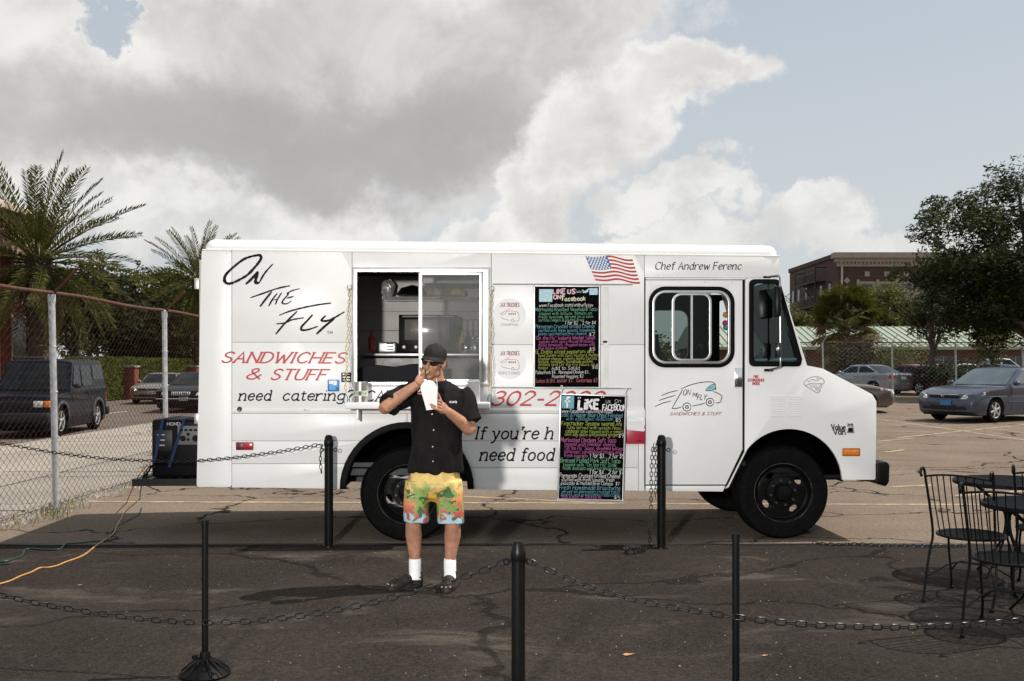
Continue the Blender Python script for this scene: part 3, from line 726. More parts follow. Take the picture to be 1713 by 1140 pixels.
def wheel(cx, cz, yo, r=.432, w=.24, rear=False):
    prof = [(r * .60, 0), (r * .66, -.008), (r * .80, -.016), (r * .93, -.004), (r * .985, .03), (r, .06), (r, w - .06), (r * .985, w - .03), (r * .9, w), (r * .6, w - .01)]
    mb = MB().lathe([(a, b) for a, b in prof], (0, 0, 0), 'Y', 56, closed=True)
    t = mb.build('wheel', RUBBER, truck); t.location = (cx, yo, cz)
    RIM = pm('black_rim', (.005, .005, .005), .26, .0, var=.3, scale=12, spec=.16)
    dp = .115 if rear else .045                                  # depth of the disc behind the lip
    o = MB().lathe([(r * .605, .004), (r * .625, -.006), (r * .60, .0), (r * .575, .02), (r * .555, .035 + dp * .3), (r * .52, dp + .012), (r * .50, dp + .02), (r * .56, dp + .03), (r * .60, .03)], (0, 0, 0), 'Y', 48, closed=True).build('rim', RIM, t)
    holes = [[(r * .425 * math.cos(q) + .040 * math.cos(a_) * -math.sin(q) + .026 * math.sin(a_) * math.cos(q), r * .425 * math.sin(q) + .040 * math.cos(a_) * math.cos(q) + .026 * math.sin(a_) * math.sin(q)) for a_ in [i * 6.2832 / 14 for i in range(14)]] for q in [k * 1.5708 + (.3 if rear else -.95) for k in range(4)]]
    ring_ = lambda rr_: [(rr_ * math.cos(i * 6.2832 / 40), rr_ * math.sin(i * 6.2832 / 40)) for i in range(40)]
    MB().prism(ring_(r * .52), dp + .004, dp + .014, [ring_(r * .30)] + holes).build('wheel_disc', RIM, t, bevel=.003)
    MB().lathe([(r * .345, dp + .006), (r * .33, dp - .014), (r * .20, dp - .022), (r * .185, dp - .05), (r * .15, dp - .075), (r * .05, dp - .08), (0, dp - .08)] if not rear else [(r * .345, dp + .006), (r * .33, dp + .02), (r * .22, dp + .024), (r * .2, dp - .03), (r * .15, dp - .045), (0, dp - .045)], (0, 0, 0), 'Y', 32).build('hub', RIM, t)
    MB().lathe([(r * .618, -.004), (r * .624, -.0085), (r * .630, -.004), (r * .624, .002)], (0, 0, 0), 'Y', 48, closed=True).build('rim_lip', pm('worn_rim_edge', (.16, .12, .09), .45, .5, var=.9, scale=9), t)
    NUT = pm('wheel_nut', (.05, .042, .036), .45, .5, var=.4, scale=40)
    for k in range(8):
        q = 2 * math.pi * k / 8 + .2; a_, b_ = r * .262 * math.cos(q), r * .262 * math.sin(q); y_ = dp - .018 if not rear else dp + .022
        MB().cyl((a_, y_ + .004, b_), (a_, y_ - .026, b_), .0145, .012, n=6).build('wheel_nut', NUT, t)
    return t
for c, rear in ((RW, True), (FW, False)):
    cx, cz = T2(*c); wheel(cx, .432, .03, rear=rear); w2 = wheel(cx, .432, DEP - .30, rear=rear)
    MB().cyl((cx, .2, .432), (cx, DEP - .2, .432), .06, n=12).build('axle', DARKMETAL, truck)
# serving window: frame, fixed and sliding panes
def frame(name, x0, y0, x1, y1, w, d0, d1, mat=ALU, parent=truck):
    o = P2((x0, y1), (x1, y1), (x1, y0), (x0, y0)); i = P2((x0 + w, y1 - w), (x1 - w, y1 - w), (x1 - w, y0 + w), (x0 + w, y0 + w))
    return MB().prism(o, d0, d1, [i]).build(name, mat, parent, bevel=.002)
sf = frame('serving_window_frame', 590, 448, 820, 647, 7.5, -.022, -.0045)
frame('window_liner', 595, 453, 813, 642, 2.4, -.004, .06)
sl = frame('sliding_pane_frame', 700, 454, 808, 641, 6, .004, .03)
HAZY = glass('hazy_plexiglass', (.9, .9, .89), .06, .9, haze=((.5, .5, .48), .15), ior=1.3)
MB().b2(T(705, 637, .016), T(803, 458, .019)).build('sliding_pane', HAZY, sl, smooth=0)
MB().b2(T(806, 640, .034), T(811.5, 454, .05)).build('window_track', ALU, truck, smooth=0)
for px in [597 + i * 17 for i in range(13)]:
    for py in (450.6, 644.6): MB().ball(T(px, py, -.0225), (.004, .002, .004), 8, 4).build('rivet', STEEL, sf)
for py in range(466, 640, 17):
    for px in (593, 817): MB().ball(T(px, py, -.0225), (.004, .002, .004), 8, 4).build('rivet', STEEL, sf)
# fold-down serving shelf on two yellow chains
sh0, sh1 = T(577, 684.5, -.30), T(820, 676, -.02)
SHX0, SHX1 = T(577, 680, -.30).x, T(820, 680, -.30).x; SHZ = T(700, 674, -.30).z
MB().b2((SHX0, -.31, SHZ - .055), (SHX1, -.012, SHZ)).build('serving_shelf', WHITE, truck, bevel=.01, seg=3)
YEL = pm('yellow_plastic_chain', (.46, .33, .12), .6, var=.3, scale=20); CLIP = pm('blue_carabiner', (.06, .2, .34), .35, .6)
def chain_links(path, pitch, wid, r, mat, parent, name='link', seg=8):
    """links of a chain along a dense path of Vectors, sharing one link mesh"""
    pts = [Vector(p) for p in path]; L = [0]
    for i in range(1, len(pts)): L.append(L[-1] + (pts[i] - pts[i - 1]).length)
    def pos(s):
        s = max(0, min(L[-1], s))
        for i in range(1, len(L)):
            if L[i] >= s:
                q = (s - L[i - 1]) / max(1e-9, L[i] - L[i - 1]); return pts[i - 1].lerp(pts[i], q)
        return pts[-1]
    ln = pitch / 2 + r * .9; ring = []
    for k in range(14):
        q = 2 * math.pi * k / 14; c, s_ = math.cos(q), math.sin(q)
        ring.append((math.copysign(max(0, ln - wid / 2), c) * (1 if abs(c) > .05 else 0) + wid / 2 * c, wid / 2 * s_, 0))
    me = MB().tube(ring, r, 6, closed=True, up=(0, 0, 1)).mesh(name); me.materials.append(mat)
    n = int(L[-1] / pitch); out = []
    for i in range(n):
        a, b = pos(i * pitch), pos((i + 1) * pitch); t = (b - a).normalized() if (b - a).length > 1e-6 else Vector((1, 0, 0))
        ref = Vector((0, 0, 1)) if abs(t.z) < .95 else Vector((0, 1, 0)); u = ref.cross(t).normalized(); w = t.cross(u)
        a_ = .08 if i % 2 else math.pi / 2 + .10
        y = u * math.cos(a_) + w * math.sin(a_); z = t.cross(y)
        M = Matrix((t, y, z)).transposed().to_4x4(); M.translation = (a + b) / 2
        o = bpy.data.objects.new(name, me); COL.objects.link(o); o.parent = parent; o.matrix_local = M; out.append(o)
    return out
for px, pyt, pxb in ((584, 483, 582), (822, 485, 818)):
    a = T(px, pyt, -.028); b = T(pxb, 664, -.27); b.x = a.x + (.0 if px < 700 else -.02)
    path = [a.lerp(b, i / 20) + Vector((.006 * math.sin(i), 0, 0)) for i in range(21)]
    hook = MB().tube(catmull([a + Vector((0, .02, .03)), a + Vector((.016, -.005, .03)), a + Vector((.018, -.01, 0)), a + Vector((0, -.01, -.02)), a + Vector((-.018, -.01, 0)), a + Vector((-.014, 0, .03))], 4), .0045, 6).build('chain_hook', CHROME, truck)
    chain_links(path, .036, .019, .0027, YEL, hook, 'yellow_link')
    MB().tube(catmull([b + Vector((0, 0, .02)), b + Vector((.016, 0, .0)), b + Vector((.016, 0, -.04)), b + Vector((0, 0, -.06)), b + Vector((-.014, 0, -.04)), b + Vector((-.012, 0, 0)), b + Vector((0, 0, .02))], 4), .004, 6).build('carabiner', CLIP, hook)
# shelf bracket
MB().b2((SHX0 + .09, -.2, SHZ - .16), (SHX0 + .105, -.012, SHZ - .057)).build('shelf_bracket', STEEL, truck, smooth=0)
# cab door window: seal, aluminium frame, sliders
def grow(poly, d, c):
    return [(c[0] + (p[0] - c[0]) * (1 + d[0]), c[1] + (p[1] - c[1]) * (1 + d[1])) for p in poly]
dc = ((dx0 + dx1) / 2, (dz0 + dz1) / 2)
MB().prism(rrect(dx0 - .012, dz0 - .012, dx1 + .012, dz1 + .012, .15, 8), -.016, -.0025, [rrect(dx0 + .022, dz0 + .022, dx1 - .022, dz1 - .022, .12, 8)]).build('window_seal', RUBTRIM, cdoor, bevel=.005)
MB().prism(rrect(dx0 + .0225, dz0 + .0225, dx1 - .0225, dz1 - .0225, .118, 8), -.012, .03, [rrect(dx0 + .045, dz0 + .045, dx1 - .045, dz1 - .045, .10, 8)]).build('window_frame', ALU, cdoor, bevel=.003)
xs = T(1124, 0).x
MB().prism(rrect(T(1124, 548).x, dz0 + .047, T(1190.5, 548).x, dz1 - .047, .08, 6), -.004, .012, [rrect(T(1128.5, 548).x, dz0 + .067, T(1186.5, 548).x, dz1 - .067, .065, 6)]).build('slider_frame', ALU, cdoor, bevel=.002)
MB().b2(T(1155.5, 608, .002), T(1158.5, 488, .014)).build('slider_bar', ALU, cdoor, smooth=0)
MB().b2((dx0 + .047, .018, dz0 + .047), (T(1190, 548).x, .021, dz1 - .047)).build('glass_pane', TINTD, cdoor, smooth=0)
hd = MB().b2(T(1229, 648, -.03), T(1240.5, 615.5, -.0025)).build('door_handle', CHROME, cdoor, bevel=.008)
MB().b2(T(1232.5, 643, -.042), T(1236.5, 621, -.0305)).build('latch_grip', CHROME, hd, bevel=.004)
for px in (1089, 1135, 1179, 1225): MB().ball(T(px, 472, -.003), (.005, .003, .005), 8, 4).build('rivet', STEEL, cdoor)
# quarter window seal and glass
qc = P2((1255, 470), (1301, 470), (1338, 601), (1336, 611), (1255, 611)); qi = round_poly(P2((1260, 475), (1297.5, 475), (1331.5, 600), (1331, 605), (1260, 605)), .045)
MB().prism(round_poly(P2((1252.5, 467.5), (1303, 467.5), (1341, 601), (1338.5, 613.5), (1252.5, 613.5)), .055), -.018, -.0045, [qi]).build('window_seal', RUBTRIM, cab_f, bevel=.005)
MB().prism(qi, .008, .012).build('glass_pane', TINT, cab_f, smooth=0)
# mirror assembly
mr = MB().tube(catmull([T(1283, 464, -.01), T(1296, 462, -.06), T(1303, 462, -.13), T(1304.5, 468, -.16), T(1305, 500, -.17), T(1305.5, 600, -.17), T(1305.5, 611, -.15), T(1300, 616, -.08), T(1285, 619, -.01)], 5), .009, 8).build('mirror_arm', pm('mirror_rod', (.25, .25, .25), .3, .9), truck)
MB().box(T(1299.5, 505, -.16), (.05, .20, .27), rz=-.15).build('mirror_head', BLACK, mr, bevel=.015)
MB().box(T(1301, 586, -.165), (.035, .14, .14), rz=-.15).build('mirror_head', DARKMETAL, mr, bevel=.015)
MB().ball(T(1304.5, 500, -.185), .014, 8, 6).build('mirror_clamp', CHROME, mr); MB().ball(T(1301, 584, -.245), .018, 8, 6).build('mirror_clamp', CHROME, mr)
MB().box(T(1283, 464, -.012), (.07, .015, .02)).build('mirror_bracket', BLACK, mr, bevel=.004); MB().box(T(1286, 619.5, -.012), (.085, .02, .025)).build('mirror_bracket', BLACK, mr, bevel=.006)
# louvres on the engine side
for x0, x1 in ((1289, 1313.5), (1318.5, 1342.5)):
    for k in range(9):
        yy = 661.5 + k * 4.0
        a, b = T(x0, yy, -.004), T(x1, yy + 2.6, -.004)
        MB().prism([(a.x, a.z), (b.x, a.z), (b.x, b.z), (a.x, b.z)], -.005, -.0042, f=lambda p, q, d: (p, d, q)).build('louvre', WHITE, truck, smooth=0) if False else None
        mb = MB(); mb.add([(a.x, -.0045, a.z), (b.x, -.0045, a.z), (b.x, -.016, b.z), (a.x, -.016, b.z), (a.x, -.0045, b.z), (b.x, -.0045, b.z)], [(0, 1, 2, 3), (3, 2, 5, 4), (0, 3, 4), (1, 5, 2)])
        mb.build('louvre', WHITE, truck, smooth=0)
# lights, bumper, small hardware
AMB = pm('amber_lens', (.75, .20, .015), .2, var=.25, scale=60, coat=.6); REDL = pm('red_lens', (.45, .012, .018), .2, var=.3, scale=60, coat=.6)
b = MB().b2(T(1409.5, 763.5, -.012), T(1438.5, 750, -.0045)).build('marker_light', pm('dark_amber', (.35, .1, .01), .3), truck, bevel=.004)
MB().b2(T(1411.5, 761.5, -.02), T(1424.5, 752, -.0125)).build('lens', AMB, b, bevel=.004); MB().b2(T(1424.9, 761.5, -.02), T(1436.5, 752, -.0125)).build('lens', AMB, b, bevel=.004)
b = MB().b2(T(394.5, 753.3, -.012), T(424, 740, -.0065)).build('marker_light', pm('dark_red', (.12, .008, .01), .4), truck, bevel=.004)
MB().b2(T(408, 752, -.022), T(422.5, 741.3, -.0125)).build('lens', REDL, b, bevel=.004); MB().b2(T(396, 751.5, -.018), T(407.5, 742, -.0125)).build('lens', pm('dark_red', (.12, .008, .01), .4), b, bevel=.004)
bp = P2((1400, 805), (1470, 792), (1484, 775), (1487, 782), (1486, 805), (1480, 815), (1400, 803))
MB().prism(P2((1464, 775), (1482, 772), (1487, 778), (1486, 806), (1481, 814), (1466, 810), (1461, 803), (1466, 800)), -.03, DEP + .03).build('bumper', BLACK, truck, bevel=.02)
MB().prism(P2((1380, 796), (1462, 793), (1463, 806), (1455, 807), (1425, 803), (1380, 803)), .04, .16).build('bumper_bracket', BLACK, truck, bevel=.008)
MB().lathe([(0, -.012), (.022, -.012), (.024, -.005)], (T(401, 685).x, 0, T(401, 685).z), 'Y', 16).build('fuel_plug', pm('rusty_plug', (.06, .03, .02), .7), truck)
MB().b2(T(508, 687, -.014), T(517, 684.5, -.005)).build('latch', STEEL, truck, bevel=.002)
for py in (474, 700): MB().b2(T(325, py + 10, .03), T(334, py - 8, .06)).build('rear_door_hinge', ALU, truck, bevel=.004)
MB().b2(T(1009, 573.8, -.010), T(1015.5, 570.5, -.0045)).build('catch', BLACK, truck, smooth=0)
for y, x0, x1 in ((475.5, 824, 1058), (648.5, 822, 1056)): MB().tube([T(x0, y, -.012), T(x1, y + (.8 if y < 500 else 1.8), -.012)], .0065, 8).build('board_rail', ALU, truck)
MB().b2(T(1010, 648, -.0065), T(1018, 480, -.0045)).build('rail_bracket', pm('board_track', (.62, .61, .58), .4, .4), truck, smooth=0)
MB().b2(T(1046, 700, -.012), T(1079, 686, -.0065)).build('strip_plate', WHITE, truck, bevel=.002)
# far side mirrors, seat and wheel seen through the glass
SEATM = pm('dark_seat', (.02, .02, .022), .7)
MB().box((T(1135, 0).x, 1.45, 1.25), (.5, .5, .12)).box((T(1112, 0).x, 1.45, 1.55), (.12, .46, .62), ry=-.12).build('driver_seat', SEATM, truck, bevel=.03)
MB().tube([(T(1225, 0).x + .06 * math.cos(q) * .6, 1.45 + .2 * math.cos(q) * 0 + .21 * math.sin(q), 1.62 + .20 * math.cos(q)) for q in [k * 6.2832 / 28 for k in range(28)]], .014, 8, closed=True).build('steering_wheel', BLACK, truck)
MB().b2((T(1258, 0).x, .06, 1.45), (T(1340, 0).x, DEP - .06, 1.60)).build('dashboard', SEATM, truck, bevel=.03)
hose = [T(1092, 560, .35) + Vector((0.02, 0, 0)), T(1098, 585, .34), T(1112, 606, .3), T(1122, 620, .28)]
mb = MB(); hp = catmull(hose, 12)
mb.tube(hp, [.035 + .006 * (i % 2) for i in range(len(hp))], 10); mb.build('air_hose', pm('grey_hose', (.18, .19, .18), .6), truck)
for px, py, c in ((1214, 527, (.5, .25, .05)), (1213, 541, (.42, .02, .1)), (1214.5, 548, (.03, .25, .3))): MB().ball(T(px, py, .25), .028, 12, 8).build('hanging_bead', pm('bead_%d' % py, c, .6), truck)

# rivet rows along the body seams
RV = MB().ball((0, 0, 0), (.0055, .0028, .0055), 8, 4).mesh('rivet'); RV.materials.append(WHITE)
def rivets(a, b, n, d=-.0062):
    for i in range(n):
        t = i / (n - 1); o = bpy.data.objects.new('rivet', RV); COL.objects.link(o); o.parent = truck; o.location = T(a[0] + (b[0] - a[0]) * t, a[1] + (b[1] - a[1]) * t, d)
rivets((345, 423), (1074, 431), 44, -.0045); rivets((392, 440), (392, 680), 15, -.0045); rivets((384, 440), (384, 806), 20, -.0045)
rivets((400, 687), (586, 687), 12, -.0105); rivets((826, 687), (1074, 687), 16, -.0105); rivets((1073, 700), (1073, 812), 8, -.0095); rivets((1084, 460), (1296, 461), 14, -.0045)
rivets((400, 569), (586, 569), 12, -.0045); rivets((826, 573), (1005, 573), 11, -.0045); rivets((395, 809), (570, 811), 12, -.0065); rivets((795, 812), (1062, 815), 17, -.0065)
# ------------------------------------------------------------------ lettering on the truck (flat vinyl, 1.5 mm proud)
rj = random.Random(11)
def on_truck(d): return lambda a, b: tuple(T(a, -b, d))
def letter(strokes, w, mat, d=-.0065, name='lettering', contrast=0., nib=.7, parent=truck, f=None, taper=0., jit=None):
    mb = MB()
    for i, s in enumerate(strokes): ribbon(mb, s, w, f or on_truck(d - .00004 * (i % 9)), contrast, nib, taper, jit)
    return mb.build(name, mat, parent, raw=True)
def zpx(z, ox, oy, s): return [(ox + p[0] / s, -(oy + p[1] / s)) for p in z]
def zs(strokes, ox, oy, s, k=6): return [[(q[0], q[1]) for q in catmull([(a, b, 0) for a, b in zpx(z, ox, oy, s)], k)] for z in strokes]
big = [[(575, 120), (540, 118), (470, 130), (380, 165), (270, 250), (190, 330), (170, 390), (195, 430), (250, 430), (330, 395), (430, 335), (520, 240), (575, 165), (578, 125), (540, 115), (450, 135), (420, 145)],
       [(410, 440), (470, 385), (545, 300)], [(545, 300), (530, 350), (520, 420), (560, 425)], [(560, 425), (620, 320), (712, 215)],
       [(463, 592), (600, 545), (760, 490), (905, 458)], [(570, 692), (620, 625), (700, 525)],
       [(668, 685), (710, 610), (762, 545)], [(742, 668), (765, 610), (812, 535)], [(690, 630), (730, 615), (775, 605)],
       [(1012, 492), (940, 510), (880, 540), (885, 555), (830, 620), (820, 655), (870, 660), (918, 632)], [(870, 598), (910, 588), (945, 578)],
       [(786, 790), (900, 745), (1050, 705), (1200, 675), (1365, 652)], [(745, 1003), (840, 890), (985, 745)], [(755, 885), (850, 875), (930, 840), (1060, 818)],
       [(1158, 785), (1090, 860), (1035, 920), (1040, 955), (1110, 950), (1215, 915)],
       [(1303, 795), (1262, 840), (1290, 855), (1370, 835), (1515, 752)], [(1205, 998), (1300, 910), (1400, 830)]]
bw = [31, 30, 34, 20, 20, 22, 17, 16, 10, 17, 17, 20, 20, 19, 24, 26, 30]
ss = zs(big, 350, 410, 6.704)
mb = MB()
for i, (s, w) in enumerate(zip(ss, bw)): ribbon(mb, s, 1.12 * w / 6.704, on_truck(-.0065 - .00005 * (i % 9)), .25, .4, .35, rj)
mb.build('lettering', INK, truck, raw=True)
letter(text_strokes('TM', 547, -559, 4.4, .0, 9.5), .7, INK)
letter(text_strokes('SANDWICHES', 370, -606.5, 17, .50, 206, serif=.5, drop=.006), 3.5, RED, contrast=.35, nib=.25)
letter(text_strokes('&', 411, -634.5, 17.5, .45, 25), 3.3, RED, contrast=.35, nib=.25)
letter(text_strokes('STUFF', 452, -635.2, 17, .5, 92, serif=.5, drop=.006), 3.5, RED, contrast=.35, nib=.25)
letter(text_strokes('need', 400, -670, 16.5, .22, 53, serif=.7), 2.35, INK)
letter(text_strokes('catering?', 473, -670, 16.5, .22, 118, serif=.7), 2.35, INK)
letter(text_strokes('CALL', 611, -671.5, 17, .25, 60, serif=.6), 2.35, INK)
letter(text_strokes('302-2000', 821, -678, 22.5, .45, 186), 4.4, RED, contrast=.45, nib=.6)
letter(text_strokes("If you're h", 795, -734.5, 19.5, .22, 130, serif=.65), 2.7, INK)
letter(text_strokes('need food', 803, -770.5, 20, .22, 123, serif=.65), 2.7, INK)
letter(text_strokes('Chef Andrew Ferenc', 1096, -451, 12, .18, 144, serif=.3), 1.8, INK, contrast=.6, nib=.6)
for i, (s, w) in enumerate((('FIRE', 8), ('EXTINGUISHER', 27), ('INSIDE', 12.5))): letter(text_strokes(s, 1265 - w / 2, -(632.8 + i * 5.7), 4.4, .0, w), 1.0, RED, d=-.0055)
# truck sketch on the door
o2 = (1060, 610, 3.678)
sk = [[(170, 192), (220, 172), (272, 160)], [(155, 222), (205, 205), (258, 190)], [(130, 260), (180, 238), (230, 225)], [(290, 152), (350, 126), (420, 110), (480, 108), (503, 122)], [(302, 155), (270, 210), (235, 272)], [(235, 272), (265, 270), (295, 262)], [(360, 256), (400, 248), (440, 238)], [(488, 166), (520, 178), (545, 195)], [(545, 195), (535, 232)], [(535, 232), (520, 236), (505, 236)], [(470, 130), (500, 122), (494, 155), (445, 160), (470, 130)], [(500, 122), (506, 160)]]
for cx, cy, r in ((328, 262, 25), (470, 232, 24)):
    sk.append([(cx + r * math.cos(a / 10 * 6.28), cy + r * math.sin(a / 10 * 6.28)) for a in range(11)])
    sk.append([(cx + 10, cy - 8), (cx - 6, cy - 8), (cx - 8, cy + 6), (cx + 6, cy + 8), (cx + 8, cy - 2), (cx - 3, cy)])
letter(zs(sk, *o2, 4), 1.3, INK, d=-.0045, taper=.4)
MB().poly([T(*[(o2[0] + a / o2[2]), (o2[1] + b / o2[2])], -.0042) for a, b in ((466, 133), (497, 127), (490, 153), (452, 157))]).build('lettering', SKYBLUE, truck, raw=True)
letter(text_strokes('ON', 1142, -661.5, 9.5, .3, 12), 1.0, INK, d=-.0045, taper=.3); letter(text_strokes('THE', 1157, -663.5, 5.5, .3, 10), .8, INK, d=-.0045); letter(text_strokes('FLY', 1166, -669, 8, .3, 15), 1.0, INK, d=-.0045)
letter(text_strokes('SANDWICHES & STUFF', 1120, -695, 5.2, .5, 86), .85, DRED, d=-.0045)
# maker's emblem
letter(text_strokes('Value', 1392, -720, 9.5, -.12, 23, serif=.4), 1.7, DARKMETAL, d=-.009); letter(text_strokes('Van', 1395, -727, 8, -.12, 20, serif=.4), 1.7, DARKMETAL, d=-.009)
MB().b2(T(1417, 725, -.011), T(1428.5, 713.5, -.005)).build('badge', ALU, truck, bevel=.002); MB().b2(T(1419, 723, -.0125), T(1426.5, 716, -.0112)).build('badge', BLACK, truck, smooth=0)
letter(text_strokes('35', 1417, -713, 3.6, 0, 10.5), 1.2, DARKMETAL, d=-.009)
# snarling big cat head in grey vinyl
o3 = (1060, 610, 3.678)
cat = [[(1046, 118), (1060, 98), (1085, 82), (1115, 75), (1145, 80), (1168, 95), (1172, 112), (1160, 122), (1150, 118), (1120, 120), (1090, 118), (1062, 128), (1050, 125), (1046, 118)],
       [(1150, 122), (1158, 135), (1148, 148), (1146, 165), (1130, 175), (1112, 165), (1088, 150), (1066, 138), (1052, 128)], [(1120, 128), (1135, 150), (1140, 140), (1150, 128)], [(1100, 125), (1118, 145), (1130, 160), (1142, 160)], [(1070, 100), (1078, 106), (1088, 100)], [(1100, 90), (1120, 100), (1140, 98)], [(1125, 86), (1150, 92)], [(1090, 90), (1098, 96)], [(1085, 130), (1100, 142)]]
letter(zs(cat, *o3, 4), 1.7, GREYV, d=-.0055, taper=.3)
# competition stickers
PAPER = pm('white_sticker', (.80, .79, .78), .5, var=.01)
for cy, wds in ((526.6, 'CHAMPION'), (607.6, "PEOPLE'S CHOICE")):
    c = T(852.5, cy, -.0052); MB().poly([(c.x + .147 * math.cos(a / 20 * math.pi), c.y, c.z + .147 * math.sin(a / 20 * math.pi)) for a in range(40)]).build('sticker', PAPER, truck, raw=True)
    letter(text_strokes('JAX TRUCKIES', 837, -(cy - 13), 6.5, 0, 32), 1.0, DRED, d=-.0062)
    w = 28 if len(wds) < 10 else 36
    letter(text_strokes(wds, 852 - w / 2, -(cy + 19), 4.2, 0, w), .8, GREYV, d=-.0062)
    ox, oy, s = 800, cy - 126.6 , 4.383
    vn = [[(165, 555), (200, 548), (215, 530), (285, 535), (300, 575), (295, 600), (262, 602)], [(160, 550), (230, 512)], [(235, 598), (180, 585), (168, 570)], [(242, 600), (252, 586), (262, 598), (252, 608), (242, 600)]]
    letter(zs([[(a, b) for a, b in q] for q in vn], ox, oy, s, 4), .7, DRED, d=-.0062)
    for k in range(4):
        a = T(ox + (222 + k * 15) / s, oy + 556 / s, -.0062); b = T(ox + (232 + k * 15) / s, oy + 543 / s, -.0062)
        MB().poly([(a.x, a.y, a.z), (b.x, a.y, a.z), (b.x, a.y, b.z), (a.x, a.y, b.z)]).build('sticker_print', DRED, truck, raw=True)
# waving flag decal
def flag(u, v, d): 
    x = (979 + u * 79) + v * (17 - u * 4); y = 428.5 + u * 3.5 + v * 41 + 2.6 * math.sin(6.28 * (u * 1.25 + .12)) * min(1, u * 2.2)
    return tuple(T(x, y, d))
mb = MB()
for i in range(13):
    if i % 2: continue
    u0 = .46 if i < 7 else 0.0; k = 14
    for j in range(k):
        a, b = u0 + (1 - u0) * j / k, u0 + (1 - u0) * (j + 1) / k
        mb.poly([flag(a, i / 13, -.0063), flag(b, i / 13, -.0063), flag(b, (i + 1) / 13, -.0063), flag(a, (i + 1) / 13, -.0063)])
fl = mb.build('flag_decal', RED, truck, raw=True)
mb = MB()
for j in range(8): a, b = .46 * j / 8, .46 * (j + 1) / 8; mb.poly([flag(a, 0, -.0064), flag(b, 0, -.0064), flag(b, 7 / 13, -.0064), flag(a, 7 / 13, -.0064)])
mb.build('flag_canton', BLUEV, fl, raw=True)
mb = MB()
for r_ in range(7):
    for c_ in range(7 if r_ % 2 == 0 else 6):
        u, v = .035 + c_ * .063 + (.032 if r_ % 2 else 0), (.5 + r_) / 13 * .98
        p = Vector(flag(u, v, -.0069)); mb.poly([(p.x + .0095 * math.cos(q * 1.2566 + .3), p.y, p.z + .0095 * math.sin(q * 1.2566 + .3)) for q in range(5)])
mb.build('flag_star', PAPER, fl, raw=True)['kind'] = 'stuff'

# ================================================================== inside the kitchen
def at_t(p): return Matrix.Translation((0, TY, 0)) @ Matrix.Rotation(TH, 4, 'Z') @ Vector(p)
def tthing(name, label, cat, p, group=None): return thing(name, label, cat, at_t(p), TH, group)
KB = 1.62
for k, (ya, yb) in enumerate(((463, 521), (522, 553), (554, 640))):
    MB().b2(T(600, yb, KB + .02), T(900, ya, KB + .05)).build('kitchen_wall_panel', WHITE_IN, truck, bevel=.004)
MB().b2(T(600, 596, 1.05), T(900, 592.5, KB)).build('counter', ALU, truck, bevel=.004)
MB().b2(T(600, 650, 1.12), T(900, 600, 1.14)).build('counter_front', pm('dull_steel', (.16, .155, .15), .5, .6, var=.3), truck, smooth=0)
mb = MB(); a, b = T(640, 497, KB - .3), T(900, 497, KB)
for k in range(9): mb.tube([(a.x, a.y + (.3) * k / 8, a.z), (b.x, a.y + .3 * k / 8, a.z)], .0035, 5)
for k in range(90): x = a.x + (b.x - a.x) * k / 89; mb.tube([(x, a.y, a.z - .03), (x, a.y, a.z + .004), (x, a.y + .3, a.z + .004)], .002, 4)
mb.tube([(a.x, a.y, a.z - .03), (b.x, a.y, a.z - .03)], .0035, 5); mb.build('wire_shelf', ALU, truck)
p0 = T(716, 584, 1.25); ov = tthing('oven', 'black countertop oven with a glass door and white knobs behind the serving window', 'oven', p0)
a, b = T(667, 590, 1.25) - p0, T(766, 527, 1.25) - p0
MB().b2((a.x, 0, a.z), (b.x, .42, b.z)).build('oven_body', BLACK, ov, bevel=.01)
c, d = T(677, 569, 1.25) - p0, T(752, 535, 1.25) - p0
MB().b2((c.x, -.012, c.z), (d.x, -.002, d.z)).build('oven_glass', pm('oven_window', (.16, .15, .14), .15, coat=.5), ov, bevel=.003)
MB().tube([(a.x + .04, -.04, b.z - .02), (b.x - .04, -.04, b.z - .02)], .007, 8).build('oven_handle', STEEL, ov)
for px in (676, 696, 718, 740): q = T(px, 581, 1.25) - p0; MB().lathe([(.016, -.03), (.016, -.004)], (q.x, 0, q.z), 'Y', 12).build('knob', PAPER, ov)
p0 = T(647, 586, 1.2); to = tthing('toaster', 'small steel toaster beside the black oven behind the serving window', 'toaster', p0)
a, b = T(632, 590.5, 1.2) - p0, T(663, 572, 1.2) - p0
MB().b2((a.x, 0, a.z), (b.x, .2, b.z)).build('toaster_body', ALU, to, bevel=.02, seg=3)
for k in range(3): MB().b2((b.x - .10, -.006, a.z + .03 + k * .028), (b.x - .03, -.001, a.z + .042 + k * .028)).build('toaster_slot', BLACK, to, smooth=0)
p0 = T(649, 496, KB - .2); mb = MB().ball((0, 0, .085), (.075, .075, .088), 14, 9); rr = random.Random(5)
mb.v = [(x + rr.uniform(-.012, .012), y + rr.uniform(-.012, .012), z + rr.uniform(-.012, .012)) for x, y, z in mb.v]
o = mb.build('foil_package', pm('foil', (.6, .6, .58), .35, .6, var=.2, scale=30), None, smooth=0); o.location = at_t(p0); tag(o, 'crumpled foil package standing on the wire shelf inside the truck', 'foil package')
p0 = T(690, 497, KB - .2); mb = MB()
mb.lathe([(.15, 0.0), (.17, .01), (.12, .08), (.0, .115)], (0, 0, .012), n=24); o = mb.build('pot_lid', BLACK, None); o.location = at_t(p0); tag(o, 'dark domed pot lid on the wire shelf behind the serving window', 'lid')
p0 = T(660, 612, .30); mb = MB(); x0, x1 = T(600, 620, .3).x - p0.x, T(735, 620, .3).x - p0.x
